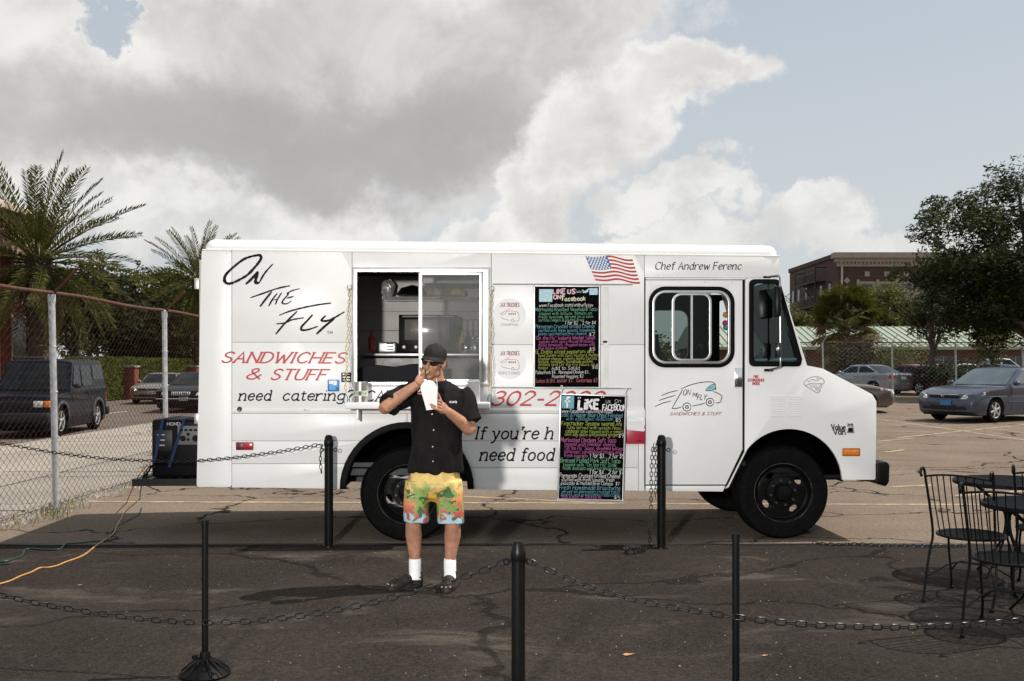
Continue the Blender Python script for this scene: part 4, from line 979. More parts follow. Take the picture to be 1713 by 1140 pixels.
mb.prism([(x0, -.30), (x1, -.30), (x1, .012), (x1 * .4, .018), (0, -.01), (x0 * .5, .008), (x0, -.02)], 0, .06); o = mb.build('black_curtain', pm('black_cloth', (.008, .008, .009), .9), None, bevel=.02); o.location = at_t(p0); o.rotation_euler.z = TH; tag(o, 'black cloth screen hanging inside the serving window sill', 'cloth')
for k, (px, w) in enumerate(((780, .08), (795, .06))):
    p0 = T(px, 590, 1.15); mb = MB().lathe([(w * .7, 0), (w * .8, .02), (w * .75, .07), (w * .5, .09)], (0, 0, .015), n=16); o = mb.build('steel_pan', ALU if k else CHROME, None); o.location = at_t(p0 + Vector((0, 0, .0)))
    tag(o, ('larger' if k == 0 else 'smaller') + ' of two steel pans on the counter behind the hazy pane', 'pan')

# stock on the wire shelf and round the counter
for k, (px, w, h_, col, lab) in enumerate(((715, .13, .12, (.10, .03, .03), 'dark red snack bag slumped on the wire shelf behind the hazy pane'), (740, .12, .10, (.16, .11, .05), 'brown paper bag on the wire shelf behind the hazy pane'), (764, .08, .09, (.45, .33, .08), 'small yellow packet on the wire shelf behind the hazy pane'))):
    p0 = T(px, 497, KB - .18); mb = MB(); rr = random.Random(k)
    mb.prism([(-w, .006), (w, .006), (w * 1.05, h_ * .6), (w * .7, h_), (w * .1, h_ * .88), (-w * .6, h_ * 1.02), (-w * 1.02, h_ * .5)], -.06, .06); o = mb.build('food_bag', pm('bag_%d' % k, col, .5, var=.5, scale=25), None, bevel=.02); o.location = at_t(p0); o.rotation_euler.z = TH + .1 * k; tag(o, lab, 'bag')
for k, (px, col, lab) in enumerate(((622, (.5, .06, .04), 'red squeeze bottle at the dark end of the truck counter'), (773, (.5, .42, .1), 'yellow squeeze bottle on the counter beside the oven'))):
    p0 = T(px, 590, 1.18); bt = tthing('squeeze_bottle', lab, 'bottle', p0); MB().lathe([(.03, .014), (.034, .03), (.034, .15), (.02, .17)], n=14).build('bottle_body', pm('squeeze_%d' % k, col, .4), bt); MB().lathe([(.02, .171), (.015, .185), (.005, .23), (0, .232)], n=12).build('nozzle', pm('squeeze_%d' % k, col, .4), bt)
p0 = T(772, 560, KB); ck = tthing('utensil_rail', 'steel ladles hanging on the kitchen wall behind the hazy pane', 'utensils', p0)
MB().tube([(-.05, -.02, .16), (.25, -.02, .16)], .006, 6).build('rail', ALU, ck)
for k in range(4): MB().tube([(k * .06, -.03, .15), (k * .06, -.03, -.02)], .004, 5).ball((k * .06, -.03, -.04), (.028, .02, .03), 10, 6).build('ladle', ALU, ck)
MB().b2(T(708, 474, .9), T(808, 470, KB)).build('light_strip', WHITE_IN, truck, smooth=0)
# ================================================================== on the shelf and on the side of the truck
p0 = Vector((T(603.5, 0, -.2).x, -.2, SHZ)); can = tthing('tip_can', 'shiny steel tip can with a banknote taped round it, on the serving shelf', 'can', p0)
cr = 12.3 * 8.83 / F
MB().lathe([(0, 0), (cr, 0), (cr, .178), (cr - .004, .182), (cr - .006, .176), (cr - .006, .03), (0, .03)], n=32).build('can_body', pm('can_steel', (.62, .60, .57), .22, 1.0, var=.1, scale=25), can)
NOTE = pm('banknote', (.42, .44, .36), .7, var=.2, scale=50)
mb = MB()
for j in range(12): a, b = R(-172 + 164 * j / 12), R(-172 + 164 * (j + 1) / 12); mb.poly([((cr + .002) * math.cos(q), (cr + .002) * math.sin(q), z) for q, z in ((a, .055), (b, .055), (b, .105), (a, .105))])
nt_ = mb.build('banknote', NOTE, can)
MB().lathe([(.016, 0), (.0, -.002)], (0, -cr - .003, .08), 'Y', 14).build('portrait', pm('banknote_ink', (.12, .13, .10), .8), nt_)
for x in (-.045, .045): MB().lathe([(.010, 0), (.0, -.002)], (x, -math.sqrt(cr * cr - x * x) - .003 if abs(x) < cr else -cr * .6, .08), 'Y', 10).build('seal', pm('banknote_seal', (.16, .26, .14), .8), nt_)
p0 = Vector((T(792.5, 0, -.16).x, -.16, SHZ)); nb = tthing('napkin_box', 'white paper napkin box at the end of the serving shelf by the man', 'napkin box', p0)
MB().b2((-.055, -.05, 0), (.055, .08, .185)).build('box_body', pm('white_card', (.74, .73, .71), .6), nb, bevel=.006)
MB().b2((-.045, -.03, .186), (.045, .06, .196)).build('napkin', PAPER, nb, bevel=.003)
p0 = T(557, 655, -.03); ch = tthing('card_holder', 'blue plastic card holder fixed to the truck beside the black sticker', 'card holder', p0)
a, b = T(548, 655, -.03) - p0, T(567, 635.5, -.03) - p0
MB().b2((a.x, 0, a.z), (b.x, .023, b.z)).build('holder', pm('blue_plastic', (.03, .20, .50), .25, coat=.4), ch, bevel=.004)
MB().b2((a.x + .012, -.003, b.z - .04), (b.x - .018, -.0005, b.z - .008)).build('card', PAPER, ch, smooth=0); MB().b2((a.x + .014, -.0025, a.z + .012), (b.x - .03, -.0005, b.z - .045)).build('card', pm('blue_card', (.06, .33, .66), .5, var=.3, scale=80), ch, smooth=0)
p0 = T(579, 630, -.006); st = tthing('sticker', 'small black square payment sticker on the truck left of the serving window frame', 'sticker', p0)
st['label'] = 'small black square payment card sticker on the truck near the window chain'
a, b = T(571, 639.5, -.006) - p0, T(587.5, 623.5, -.006) - p0
MB().b2((a.x, -.002, a.z), (b.x, 0.0005, b.z)).build('backing', INK, st, bevel=.0009)
w = b.x - a.x
for i, (x0, x1, z0_, z1_, m_) in enumerate(((.14, .32, .70, .88, PAPER), (.45, .85, .75, .82, GREYV), (.14, .44, .42, .56, PAPER), (.58, .88, .42, .56, PAPER), (.14, .44, .14, .30, pm('card_blue', (.2, .4, .55), .5)), (.58, .88, .14, .30, PAPER))):
    MB().b2((a.x + x0 * w, -.0032, a.z + z0_ * w), (a.x + x1 * w, -.0022, a.z + z1_ * w)).build('card_mark', m_, st, smooth=0)
p0 = T(1062, 742, -.012); br = tthing('brochure_box', 'red brochure box stuffed with white papers hanging on the truck', 'brochure box', p0)
a, b = T(1047, 742, -.012) - p0, T(1077.5, 712, -.012) - p0
MB().b2((a.x, -.05, a.z), (b.x, .0, b.z)).build('box', pm('red_plastic', (.36, .012, .035), .4, coat=.3), br, bevel=.004)
for k in range(9):
    rr = random.Random(k); za = b.z - .045 + k * .009
    mb = MB(); q = [(a.x + .004 + rr.uniform(-.006, .006), -.052 - k * .002, za + rr.uniform(-.004, .01)), (b.x - .004 + rr.uniform(-.01, .006), -.053 - k * .002, za + rr.uniform(-.012, .01)), (b.x - .004 + rr.uniform(-.01, .008), -.02 - .001 * k, b.z + .068 + rr.uniform(-.02, .01)), (a.x + .006, -.02 - .001 * k, b.z + .07 + rr.uniform(-.01, .01))]
    mb.add(q + [(x, y + .0007, z) for x, y, z in q], [(0, 1, 2, 3), (7, 6, 5, 4), (0, 1, 5, 4), (1, 2, 6, 5), (2, 3, 7, 6), (3, 0, 4, 7)]); mb.build('paper', PAPER, br, smooth=0)
letter(text_strokes('MENU', 0, 0, .012, 0, .05), .002, INK, f=lambda p, q: (b.x - .075 + p, -.0512, a.z + .02 + q), parent=br)

# menu boards
CH = {k: pm('chalk_' + k, c, .9, var=.25, scale=120) for k, c in dict(w=(.80, .78, .76), g=(.20, .46, .28), b=(.17, .38, .46), p=(.52, .13, .33), y=(.42, .48, .10), r=(.50, .15, .17), pink=(.75, .50, .52), lb=(.45, .62, .68), cream=(.75, .75, .55)).items()}
SLATE = pm('black_slate', (.0025, .0025, .003), .9, var=.6, scale=25, spec=.05)
def board(label, cx, cy, wpx, hpx, rot, d, lines, fw):
    p0 = T(cx, cy, d); bd = tthing('menu_board', label, 'menu board', p0); k = 9.05 / F; hw, hh = wpx / 2 * k, hpx / 2 * k
    bd.rotation_euler = (0, R(rot), TH)
    MB().prism([(-hw, -hh), (hw, -hh), (hw, hh), (-hw, hh)], -.012, .008, [[(-hw + fw, -hh + fw), (hw - fw, -hh + fw), (hw - fw, hh - fw), (-hw + fw, hh - fw)]]).build('board_frame', ALU, bd, bevel=.003)
    MB().b2((-hw + fw * .9, -.003, -hh + fw * .9), (hw - fw * .9, .004, hh - fw * .9)).build('slate', SLATE, bd, smooth=0)
    for sx_ in (-1, 1):
        for sz in (-1, 1): MB().box((sx_ * (hw - fw / 2), -.012, sz * (hh - fw / 2)), (fw * 1.25, .006, fw * 1.25)).build('corner_cap', STEEL, bd, bevel=.003)
    rj2 = random.Random(int(cx)); f = lambda a, b: (-hw + fw + a * k, -.0036, hh - fw + b * k)
    for ln in lines:
        s, x, y, c, w, h = ln[:6]; wt_ = ln[6] if len(ln) > 6 else None
        h = h * (.86 if h < 9 else 1); letter(text_strokes(s, x, -y, h, .06, w, jit=rj2, drop=-.012), wt_ or max(.32, h * .076), CH[c], name='chalk_line', parent=bd, f=f)
    return bd, f, k
L1 = [('LIKE US', 30, 11.5, 'pink', 37, 8.5, 2.0), ('ON', 31, 20, 'pink', 12, 7, 1.8), ('f', 44, 23, 'cream', 6, 11, 1.7), ('acebook', 50, 23, 'cream', 35, 8, 1.2), ('Twitter', 68, 10, 'lb', 10, 5), ('www.Facebook.com/ontheflyjax', 7, 33.5, 'w', 90, 6.5),
      ('Marinated Roasted Vegetable Taco', 0.5, 41, 'g', 104, 7), ('topped with lettuce, tomato an', 7, 47, 'g', 88, 5.5), ('fresh avocado served on a corn', 6, 52.5, 'g', 92, 5.5), ('tortilla (vegan & Gluten free)', 6, 58, 'g', 76, 5.5), ('1 for $2... 2 for $4', 50, 63, 'w', 52, 6.5),
      ('Parmesan Crusted Grilled Cheese', .5, 69.5, 'b', 99, 7), ('stuffed with fresh tomato, homemade', 6, 75.5, 'b', 95, 5.5), ('pesto and melted Brie cheese', 6, 81, 'b', 80, 5.5), ('$7', 90, 82, 'w', 10, 6.5),
      ('"On the Fly" Iceberg Wedge Salad', .5, 88.5, 'p', 100, 7), ('topped with spicy house dressing,', 6, 94, 'p', 94, 5.5), ('diced tomatoes, chopped bacon and', 6, 99.5, 'p', 94, 5.5), ('blue cheese crumbles', 6, 104.5, 'p', 48, 5), ('$5', 91, 106, 'w', 10, 6.5),
      ('EL Diablo sliced pepperoni and', .5, 111.5, 'y', 98, 7), ('hard Salami with Spicy mustard, melted', 6, 117, 'y', 101, 5.5), ('cheddar cheese, crunchy Nacho Doritos,', 6, 122.5, 'y', 99, 5.5), ('lettuce, tomatoes, homemade pickles,', 6, 127.5, 'y', 92, 5.5), ('onions and On the Fly sauce on a', 6, 132.5, 'y', 100, 5.5), ('hoagie', 6, 137.5, 'y', 16, 5.5), ('$8', 96, 136.5, 'w', 9, 6),
      ('Add to Salad', 28, 138.5, 'w', 47, 6.5), ('Pulled Pork $4... Marinated Chicken $3...', 1, 145.5, 'w', 92, 6), ('Roasted Veggies $2', 29, 152, 'w', 52, 6), ('Sodas & Btl. Water $1... Gatorade $2', 0.5, 160, 'r', 104, 7)]
b1, f1, k1 = board('black chalk menu board mounted flat on the truck between the window and the door', 948.3, 564, 112, 172, .1, -.016, L1, .0135)
for x0, y0, x1, y1 in ((7, 4, 29, 25), (91, 2, 105, 13)): MB().add([(*f1(x0, -y0)[:1], -.0037, f1(x0, -y0)[2]), (f1(x1, -y0)[0], -.0037, f1(x1, -y0)[2]), (f1(x1, -y1)[0], -.0037, f1(x1, -y1)[2]), (f1(x0, -y1)[0], -.0037, f1(x0, -y1)[2])], [(0, 1, 2, 3)]).build('chalk_patch', CH['lb'], b1, raw=True)
letter([[(79, -5), (83, -8), (87, -6), (90, -3)], [(80, -9), (85, -9), (89, -7)]], 2.0, CH['lb'], name='chalk_line', parent=b1, f=f1)
L2 = [('"', 26, 11, 'w', 7, 9, 1.6), ('LiKE', 29, 22, 'w', 33, 15, 4.0), ('"', 66, 10, 'w', 7, 9, 1.6), ('Us', 74, 11, 'w', 8, 6), ('On', 89, 10, 'w', 11, 6), ('FACEBOOK', 69, 23.5, 'w', 39, 9.5, 1.5), ('www.Facebook.com/ontheflyjax', 1, 29, 'w', 85, 6.5),
      ('Salt & Pepper Blue Chips Finished', 1, 36, 'b', 102, 8), ('with a balsamic reduction', 9, 41.5, 'b', 78, 6), ('$5', 91, 42, 'w', 9, 7),
      ('Firecracker Sesame seared Ahi', 1, 50, 'y', 101, 8), ('Tuna served with wasabi Napa', 9, 56, 'y', 92, 6), ('cabbage slaw topped with a sweet', 8, 62, 'y', 96, 6), ('chili soy glaze and pickled ginger', 7.5, 67.5, 'y', 89, 6), ('$9', 97, 68, 'w', 9, 7.5),
      ('Marinated Chicken Soft Taco', 1, 78, 'p', 92, 8.5), ('topped with cheddar cheese,', 7.5, 84, 'p', 86, 6.5), ('"On the Fly" Sauce, shredded lettuce,', 7, 90.5, 'p', 100, 6.5), ('tomatoes, caramelized onions and', 7, 96.5, 'p', 95, 6.5), ('fresh avocado', 7, 103, 'p', 39, 6.5), ('1 for $3... 2 for $5', 50, 103, 'w', 57, 8),
      ('Braised Pulled Pork Soft Taco', 1, 112, 'g', 100, 8.5), ('topped with "On the Fly" Slaw,', 6, 118, 'g', 90, 6.5), ('fresh avocado and fried onion straws', 5, 124, 'g', 102, 6.5), ('1 for $4... 2 for $7', 50, 130, 'w', 57, 8),
      ('Parmesan Crusted Grilled Cheese', .5, 137, 'w', 101, 8), ('stuffed with fresh tomato, fresh', 4, 143, 'w', 88, 6.5), ('avocado & melted Brie Cheese  $7', 3, 149, 'w', 98, 6.5),
      ('Fresh Homemade Bruschetta', .5, 157, 'b', 102, 8), ('served on parmesan crusted toast', 4, 162.5, 'b', 98, 6), ('points and a balsamic reduction', 4, 167.5, 'b', 97, 6), ('Soda & Water $1  Gatorade $2', 5, 171.5, 'p', 66, 5.5), ('$5', 92, 171, 'w', 11, 6.5)]
b2_, f2, k2 = board('black chalk menu board hanging low and slightly tilted from two white hooks', 990, 749, 111, 177, 1.6, -.05, L2, .0135)
q = [f2(a, -b) for a, b in ((1, 1), (21, 1), (21, 22), (1, 22))]; MB().add([(x, -.0034, z) for x, y, z in q], [(0, 1, 2, 3)]).build('chalk_patch', CH['b'], b2_, raw=True)
letter([[(14, -3), (10.5, -4), (9.8, -8), (9.8, -20)], [(6, -10), (14, -10)]], 3.2, CH['w'], name='chalk_line', parent=b2_, f=lambda a, b: (f2(a, b)[0], -.0041, f2(a, b)[2]))
hh = 177 / 2 * k2; hw = 111 / 2 * k2
for s_ in (-1, 1):
    x = s_ * (hw - .012); MB().tube(catmull([(x, -.005, hh - .01), (x, -.012, hh + .03), (x + .012, .0, hh + .05), (x + .006, .03, hh + .07), (x - .012, .036, hh + .06)], 5), .005, 6).build('hook', PAPER, b2_)
# ================================================================== flash, generator, bollards, chains, cords, bistro set
# the photographer's flash head on its stand, beside and behind the camera
SP = Vector((-1.56, -1.0, 0))
st = thing('studio_flash', 'black studio flash head on a tall light stand', 'studio flash', SP)
MB().tube([(0, 0, .25), (0, 0, 2.08)], .014, 8).build('stand_pole', DARKMETAL, st)
for k in range(3): q = k * 2.094; MB().tube([(0, 0, .62), (.42 * math.cos(q), .42 * math.sin(q), .012)], .010, 6).build('stand_leg', DARKMETAL, st)
MB().tube([(0, -.22, 2.19), (0, .02, 2.15)], .062, 16).build('flash_body', BLACK, st)
MB().lathe([(.062, 0), (.10, .09), (.102, .09), (.066, 0)], (0, .025, 2.15), 'Y', 24, closed=True).build('reflector', CHROME, st)
ld = bpy.data.lights.new('flash_lamp', 'SPOT'); ld.energy = STROBE_W; ld.shadow_soft_size = .16; ld.color = (1, .965, .92); ld.spot_size = R(62); ld.spot_blend = .7
lo = bpy.data.objects.new('flash_lamp', ld); COL.objects.link(lo); lo.location = SP + Vector((0, .12, 2.15))
lo.rotation_euler = (Vector((.4, 9.0, 2.35)) - lo.location).to_track_quat('-Z', 'Y').to_euler()

# generator strapped on the rear rack of the truck
BLP = pm('generator_black', (.004, .004, .005), .45, spec=.12, var=.3, scale=12); STRAP = pm('blue_strap', (.008, .022, .085), .85)
D = .55
rk = MB(); a, b = T(222, 815, D - .1), T(331, 797, D - .1)
rk.b2((a.x, D - .12, a.z + .01), (xr - .01, D - .06, a.z + .075)); rk.b2((a.x, D + .75, a.z + .01), (xr - .01, D + .81, a.z + .075))
for k in range(7): x = a.x + (xr - a.x - .1) * k / 6; rk.b2((x, D - .06, a.z + .03), (x + .06, D + .75, a.z + .07))
rk.build('rear_rack', DARKMETAL, truck, smooth=0)
p0 = Vector((T(290, 790, D).x, D, a.z + .075)); ge = tthing('generator', 'black portable generator strapped with blue webbing on the rear rack of the truck', 'generator', p0)
c, e = T(253, 790, D) - p0, T(334, 702, D) - p0; x0, x1, h = c.x, xr - .012 - p0.x, e.z
MB().b2((x0, 0, .0), (x1, .62, h)).build('housing', BLP, ge, bevel=.03, seg=3)
MB().b2((x0 + .03, -.008, h - .30), (x0 + .20, .001, h - .10)).build('control_panel', DARKMETAL, ge, bevel=.004)
pn = MB().b2((x0 + .25, -.012, h - .24), (x1 - .006, .001, h - .06)).build('socket_panel', pm('grey_panel', (.13, .13, .13), .5), ge, bevel=.004)
for k, (dx_, dz_, r) in enumerate(((.05, .06, .028), (.10, .10, .016), (.17, .06, .032), (.10, .05, .014))): MB().lathe([(r, -.010), (r * .9, -.018), (0, -.018)], (x0 + .25 + dx_, -.002, h - .24 + dz_), 'Y', 14).build('socket', BLACK, pn)
for k in range(4): MB().b2((x0 + .27 + k * .045, -.016, h - .11), (x0 + .30 + k * .045, -.0125, h - .09)).build('switch', BLACK, pn, smooth=0)
letter(text_strokes('HONDA', 0, 0, .026, 0, .155, serif=.4), .0055, GREYV, f=lambda p, q: (x0 + .15 + p, -.0015, h - .055 + q), parent=ge)
for k, (dx_, w_) in enumerate(((.04, .07), (.06, .05), (.05, .06))): MB().b2((x0 + dx_ + .02, -.0095, h - .14 - k * .05), (x0 + dx_ + .02 + w_, -.0085, h - .15 - k * .05)).build('panel_mark', GREYV, ge, smooth=0)
for xa, xb in ((x0 + .10, x0 + .01), (x0 + .30, x0 + .16)):
    mb = MB(); w_ = .028
    for (p, q) in (((xa, -.014, h + .004), (xb, -.02, .10)), ((xa, -.014, h + .004), (xa, .63, h + .006))): mb.add([(p[0], p[1], p[2]), (p[0] + w_, p[1], p[2]), (q[0] + w_, q[1], q[2]), (q[0], q[1], q[2])], [(0, 1, 2, 3)])
    mb.build('strap', STRAP, ge, smooth=0)
for dx_, wz in ((.0, .0), (.03, .04)):
    MB().tube(catmull([(x0 + .11 + dx_, -.015, h - .34), (x0 + .13, -.03, h - .40 - wz), (x0 + .05, -.04, .14), (x0 - .02, -.03, .06), (x0 - .04 - dx_, -.01, .0)], 6), .008, 6).build('pull_cable', RUBTRIM, ge)
# hoses and cords
def cord(name, label, pts, r, mat, z=.012):
    g_ = [gnd(px, py, zz) for px, py, zz in pts]; g_ = [Vector((p.x, p.y, p.z + r)) for p in g_]
    return tag(MB().tube(catmull(g_, 8), r, 8).build(name, mat), label, 'cord')
S_ = .009
ra = at_t(T(236, 800, D - .1)); rb = at_t(T(242, 797, D - .05))
def cord2(name, label, start, pts, r, mat):
    g_ = [Vector(p) for p in start] + [gnd(px, py, zz) + Vector((0, 0, r)) for px, py, zz in pts]
    return tag(MB().tube(catmull(g_, 8), r, 8).build(name, mat), label, 'cord')
cord2('extension_cord', 'orange extension cord trailing from the generator across the dark pavement', [ra + Vector((.05, .02, .12)), ra + Vector((-.02, -.05, 0))], [(212, 842, 0), (206, 862, 0), (196, 880, 0), (190, 893, 0), (176, 904, S_), (160, 915, S_), (142, 929, S_), (127, 936, S_), (112, 941, S_), (95, 948, S_), (80, 951, S_), (66, 952, S_), (52, 959, S_), (35, 965, S_), (18, 973, S_), (-2, 979, S_), (-40, 990, S_), (-90, 1010, S_)], .0065, pm('orange_cord', (.50, .24, .07), .5, var=.1))
cord2('extension_cord', 'thin dark green extension cord lying in the shade behind the orange one', [rb + Vector((.05, .02, .1)), rb + Vector((0, -.04, .0))], [(234, 836, 0), (236, 855, 0), (225, 866, 0), (205, 876, 0), (190, 886, 0), (182, 897, S_), (182, 905, S_), (160, 907, S_), (130, 910, S_), (110, 912, S_), (100, 920, S_), (75, 921, S_), (45, 920, S_), (35, 932, S_), (12, 940, S_), (-4, 941, S_), (18, 944, S_), (-30, 948, S_)], .007, pm('green_cord', (.012, .035, .022), .5))

# bollards
def bollard(label, px, Y, h, r, eyes, grp):
    p = Vector(((px - 856.5) * Y / F, Y, .008)); o = thing('bollard', label, 'bollard', p, 0, grp)
    MB().lathe([(0, 0), (r, 0), (r, h - .07)], n=24).build('pipe', BLACK, o)
    MB().lathe([(r * 1.02, h - .10), (r * 1.12, h - .095), (r * 1.12, h - .055), (r * 1.0, h - .045), (r * .88, h - .02), (r * .6, h - .004), (0, h)], n=24).build('cap', BLACK, o)
    MB().lathe([(r * 1.5, 0), (r * 1.45, .012), (r * 1.02, .014)], n=24).build('base_plate', BLACK, o)
    for s_ in eyes:
        c = Vector((s_ * (r + .022), 0, h - .135 * h))
        MB().tube([c + Vector((.015 * math.cos(k * .6283), 0, .015 * math.sin(k * .6283))) for k in range(10)], .004, 6, closed=True).tube([c - Vector((s_ * .01, 0, 0)), c - Vector((s_ * .026, 0, 0))], .004, 6).build('eye_bolt', BLACK, o)
    return o, p
B1, pB1 = bollard('black domed bollard beside the rear wheel of the truck with a chain end hanging', 550, 8.75, .985, .038, (1, -1), None)
B2, pB2 = bollard('black domed bollard in front of the cab door with a chain dangling to the ground', 1106.5, 8.68, .99, .038, (1, -1), None)
B3, pB3 = bollard('black domed bollard holding up both sagging front chains', 867, 4.75, .76, .0325, (1, -1), None)
PLB = pm('black_plastic', (.004, .004, .004), .5, var=.2, scale=10, spec=.1)
def stanchion(label, px, Y, top):
    p = Vector(((px - 856.5) * Y / F, Y, .008)); o = thing('chain_post', label, 'post', p)
    MB().lathe([(0, .05), (.0165, .05), (.0165, top - .03), (.0185, top - .03), (.0185, top), (.012, top), (.012, top - .01), (0, top - .01)], n=20).build('pole', PLB, o)
    MB().lathe([(.026, .02), (.028, .10), (.024, .12), (.018, .122)], n=20).build('socket', PLB, o)
    mb = MB().lathe([(.125, 0), (.128, .012), (.11, .03), (.06, .06), (.028, .08), (0, .08)], n=32)
    ba = mb.build('base', PLB, o)
    for k in range(12):
        q = k * 6.2832 / 12; MB().tube([(.03 * math.cos(q), .03 * math.sin(q), .085), (.07 * math.cos(q), .07 * math.sin(q), .062), (.122 * math.cos(q), .122 * math.sin(q), .022)], [.007, .008, .005], 6).build('rib', PLB, ba)
    MB().lathe([(0, 0), (.016, .004), (.016, .024), (0, .028)], (-.045, -.02, .085), n=12).build('knob', PLB, o)
    return o, p
S1, pS1 = stanchion('slim black plastic chain post on a ribbed round base', 343, 5.12, 1.6 - 261 * 5.12 / F)
S2, pS2 = stanchion('slim black plastic chain post carrying the chain toward the bistro chairs', 1231, 4.5, 1.6 - 284 * 4.5 / F)
CHN = pm('black_chain', (.005, .005, .005), .4, var=.2, spec=.35)
def chain(label, pts, pitch, wid, r, n=10):
    pts = [Vector(p) for p in pts]; o = thing('chain', label, 'chain', pts[0])
    chain_links([p - pts[0] for p in catmull(pts, n)], pitch, wid, r, CHN, o); return o
def cat_pts(a, b, sag, n=12): return [a.lerp(b, i / n) - Vector((0, 0, sag * 4 * (i / n) * (1 - i / n))) for i in range(n + 1)]
e3 = pB3 + Vector((0, 0, .655))
Y1 = 5.0
pl = [at(-60, 985, 5.35), at(0, 996, 5.32), at(60, 1009, 5.28), at(120, 1020, 5.24), at(190, 1030, 5.2), at(250, 1037, 5.17), at(310, 1041, 5.1), at(343, 1042, 5.09), at(400, 1041, 5.07), at(470, 1035, 5.03), at(550, 1023, 4.98), at(630, 1007, 4.93), at(700, 988, 4.88), at(760, 971, 4.83), at(810, 954, 4.79), at(852, 937, 4.75)]
chain('black chain sagging from the domed bollard past the post on the ribbed base', pl, .050, .026, .0034, 6)
pr = [at(880, 937, 4.75), at(920, 955, 4.73), at(980, 980, 4.68), at(1050, 1001, 4.62), at(1120, 1016, 4.56), at(1180, 1025, 4.51), at(1231, 1033, 4.47), at(1300, 1041, 4.5), at(1380, 1047, 4.55), at(1460, 1049.5, 4.62), at(1540, 1049.5, 4.7), at(1620, 1046, 4.78), at(1713, 1038, 4.88), at(1790, 1028, 4.95)]
chain('black chain running from the domed bollard past the slim post under the bistro chairs', pr, .050, .026, .0034, 6)
pb = [at(-40, 735, 9.0), at(30, 747, 8.98), at(100, 759, 8.95), at(170, 767, 8.92), at(240, 771, 8.9), at(310, 772, 8.86), at(380, 767, 8.83), at(450, 758, 8.8), at(500, 750, 8.78), at(541, 742.5, 8.75)]
chain('thin black chain strung across behind the generator to the bollard by the rear wheel', pb, .040, .024, .0036, 6)
chain('short loose chain end dangling from the bollard by the rear wheel', [at(539, 744, 8.72), at(536.5, 760, 8.72), at(536, 775, 8.72), at(538, 792, 8.72)], .036, .022, .0034, 6)
q0 = at(1094, 742, 8.66)
chain('long chain hanging from the bollard at the cab door and coiled on the ground', [q0, at(1091, 760, 8.65), at(1089.5, 800, 8.65), at(1089, 850, 8.64), at(1087, 890, 8.62), gnd(1085, 914, .03), gnd(1072, 921, .025), gnd(1055, 926, .025), gnd(1046, 922, .025), gnd(1060, 918, .025), gnd(1080, 922, .03)], .036, .024, .0036, 6)
chain('short doubled chain strand hanging beside the long one at the cab door bollard', [q0 + Vector((.02, .01, 0)), at(1096.5, 770, 8.66), at(1097, 800, 8.66), at(1096, 836, 8.65)], .036, .024, .0036, 6)
chain('chain lying on the ground along the tar seam between the front wheel and the chairs', [gnd(1360, 908, .022), gnd(1395, 911, .022), gnd(1430, 910, .022), gnd(1470, 912, .022), gnd(1510, 912.5, .022), gnd(1560, 914, .022), gnd(1620, 913, .022)], .036, .024, .0036, 6)

# wire bistro chairs and tables
IRON = pm('black_iron', (.005, .005, .005), .45, 0, spec=.15, var=.3, scale=20)
def chair(label, loc, rz):
    o = thing('bistro_chair', label, 'chair', (loc[0], loc[1], .008), rz)
    se = MB().tube([(.215 * math.cos(k * 6.2832 / 36), .215 * math.sin(k * 6.2832 / 36), .44) for k in range(36)], .011, 8, closed=True).build('seat_ring', IRON, o)
    mb = MB()
    for k in range(-13, 14):
        y = k * .0155; hx = math.sqrt(max(0, .21 ** 2 - y * y)); mb.box((0, y, .441), (2 * hx, .006, .003))
    for k in range(-4, 5):
        x = k * .047; hy = math.sqrt(max(0, .21 ** 2 - x * x)); mb.box((x, 0, .437), (.004, 2 * hy, .003))
    mb.build('seat_mesh', IRON, o, smooth=0)
    top = []
    for s_ in (-1, 1):
        P = [(s_ * .215, -.30, .0), (s_ * .222, -.245, .12), (s_ * .215, -.195, .30), (s_ * .200, -.165, .44), (s_ * .205, -.20, .62), (s_ * .215, -.255, .82), (s_ * .217, -.275, .885), (s_ * .219, -.30, .905), (s_ * .220, -.328, .895), (s_ * .220, -.335, .87), (s_ * .219, -.322, .852)]
        MB().tube(catmull(P, 5), .0088, 8).build('back_post', IRON, o)
        MB().tube(catmull([(s_ * .19, .12, .435), (s_ * .205, .17, .30), (s_ * .20, .20, .12), (s_ * .215, .25, .0)], 5), .0085, 8).build('front_leg', IRON, o)
        for y in (-.30, .25): MB().lathe([(.0, 0), (.014, 0), (.014, .02), (.009, .024)], (s_ * .215, y, 0), n=10).build('foot_cap', IRON, o)
    def rail(x, z): return (x, -.265 - .09 * (1 - (x / .215) ** 2), z + .028 * (1 - (x / .215) ** 2))
    MB().tube([rail(-.215 + .43 * i / 14, .845) for i in range(15)], .0068, 8).build('top_rail', IRON, o)
    for i in range(8):
        x = -.165 + .33 * i / 7; a = rail(x, .845); xb = x * .95; b = (xb, -math.sqrt(max(0, .212 ** 2 - xb * xb)), .44)
        m1 = ((a[0] + b[0]) / 2, (a[1] + b[1]) / 2 - .01, (a[2] + b[2]) / 2); MB().tube(catmull([a, m1, b], 4), .0042, 6).build('back_bar', IRON, o)
    MB().tube([(-.19, -.19, .30 + .16), (-.21, -.185, .455)], .005, 5)
    for s_ in (-1, 1): MB().tube(catmull([(s_ * .218, -.235, .16), (s_ * .12, -.04, .235), (0, .0, .245), (-s_ * .1, .06, .235), (-s_ * .20, .205, .14)], 5), .0055, 6).build('stretcher', IRON, o)
    return o
chair('wire bistro chair standing apart, its back to the truck nose, hooked backrest ends', (3.13, 6.78), R(-42))['label'] = 'black wire bistro chair pulled up to the table nearer the truck bumper'
chair('black wire bistro chair with its legs beside the sagging chain', (2.98, 5.93), R(-36))
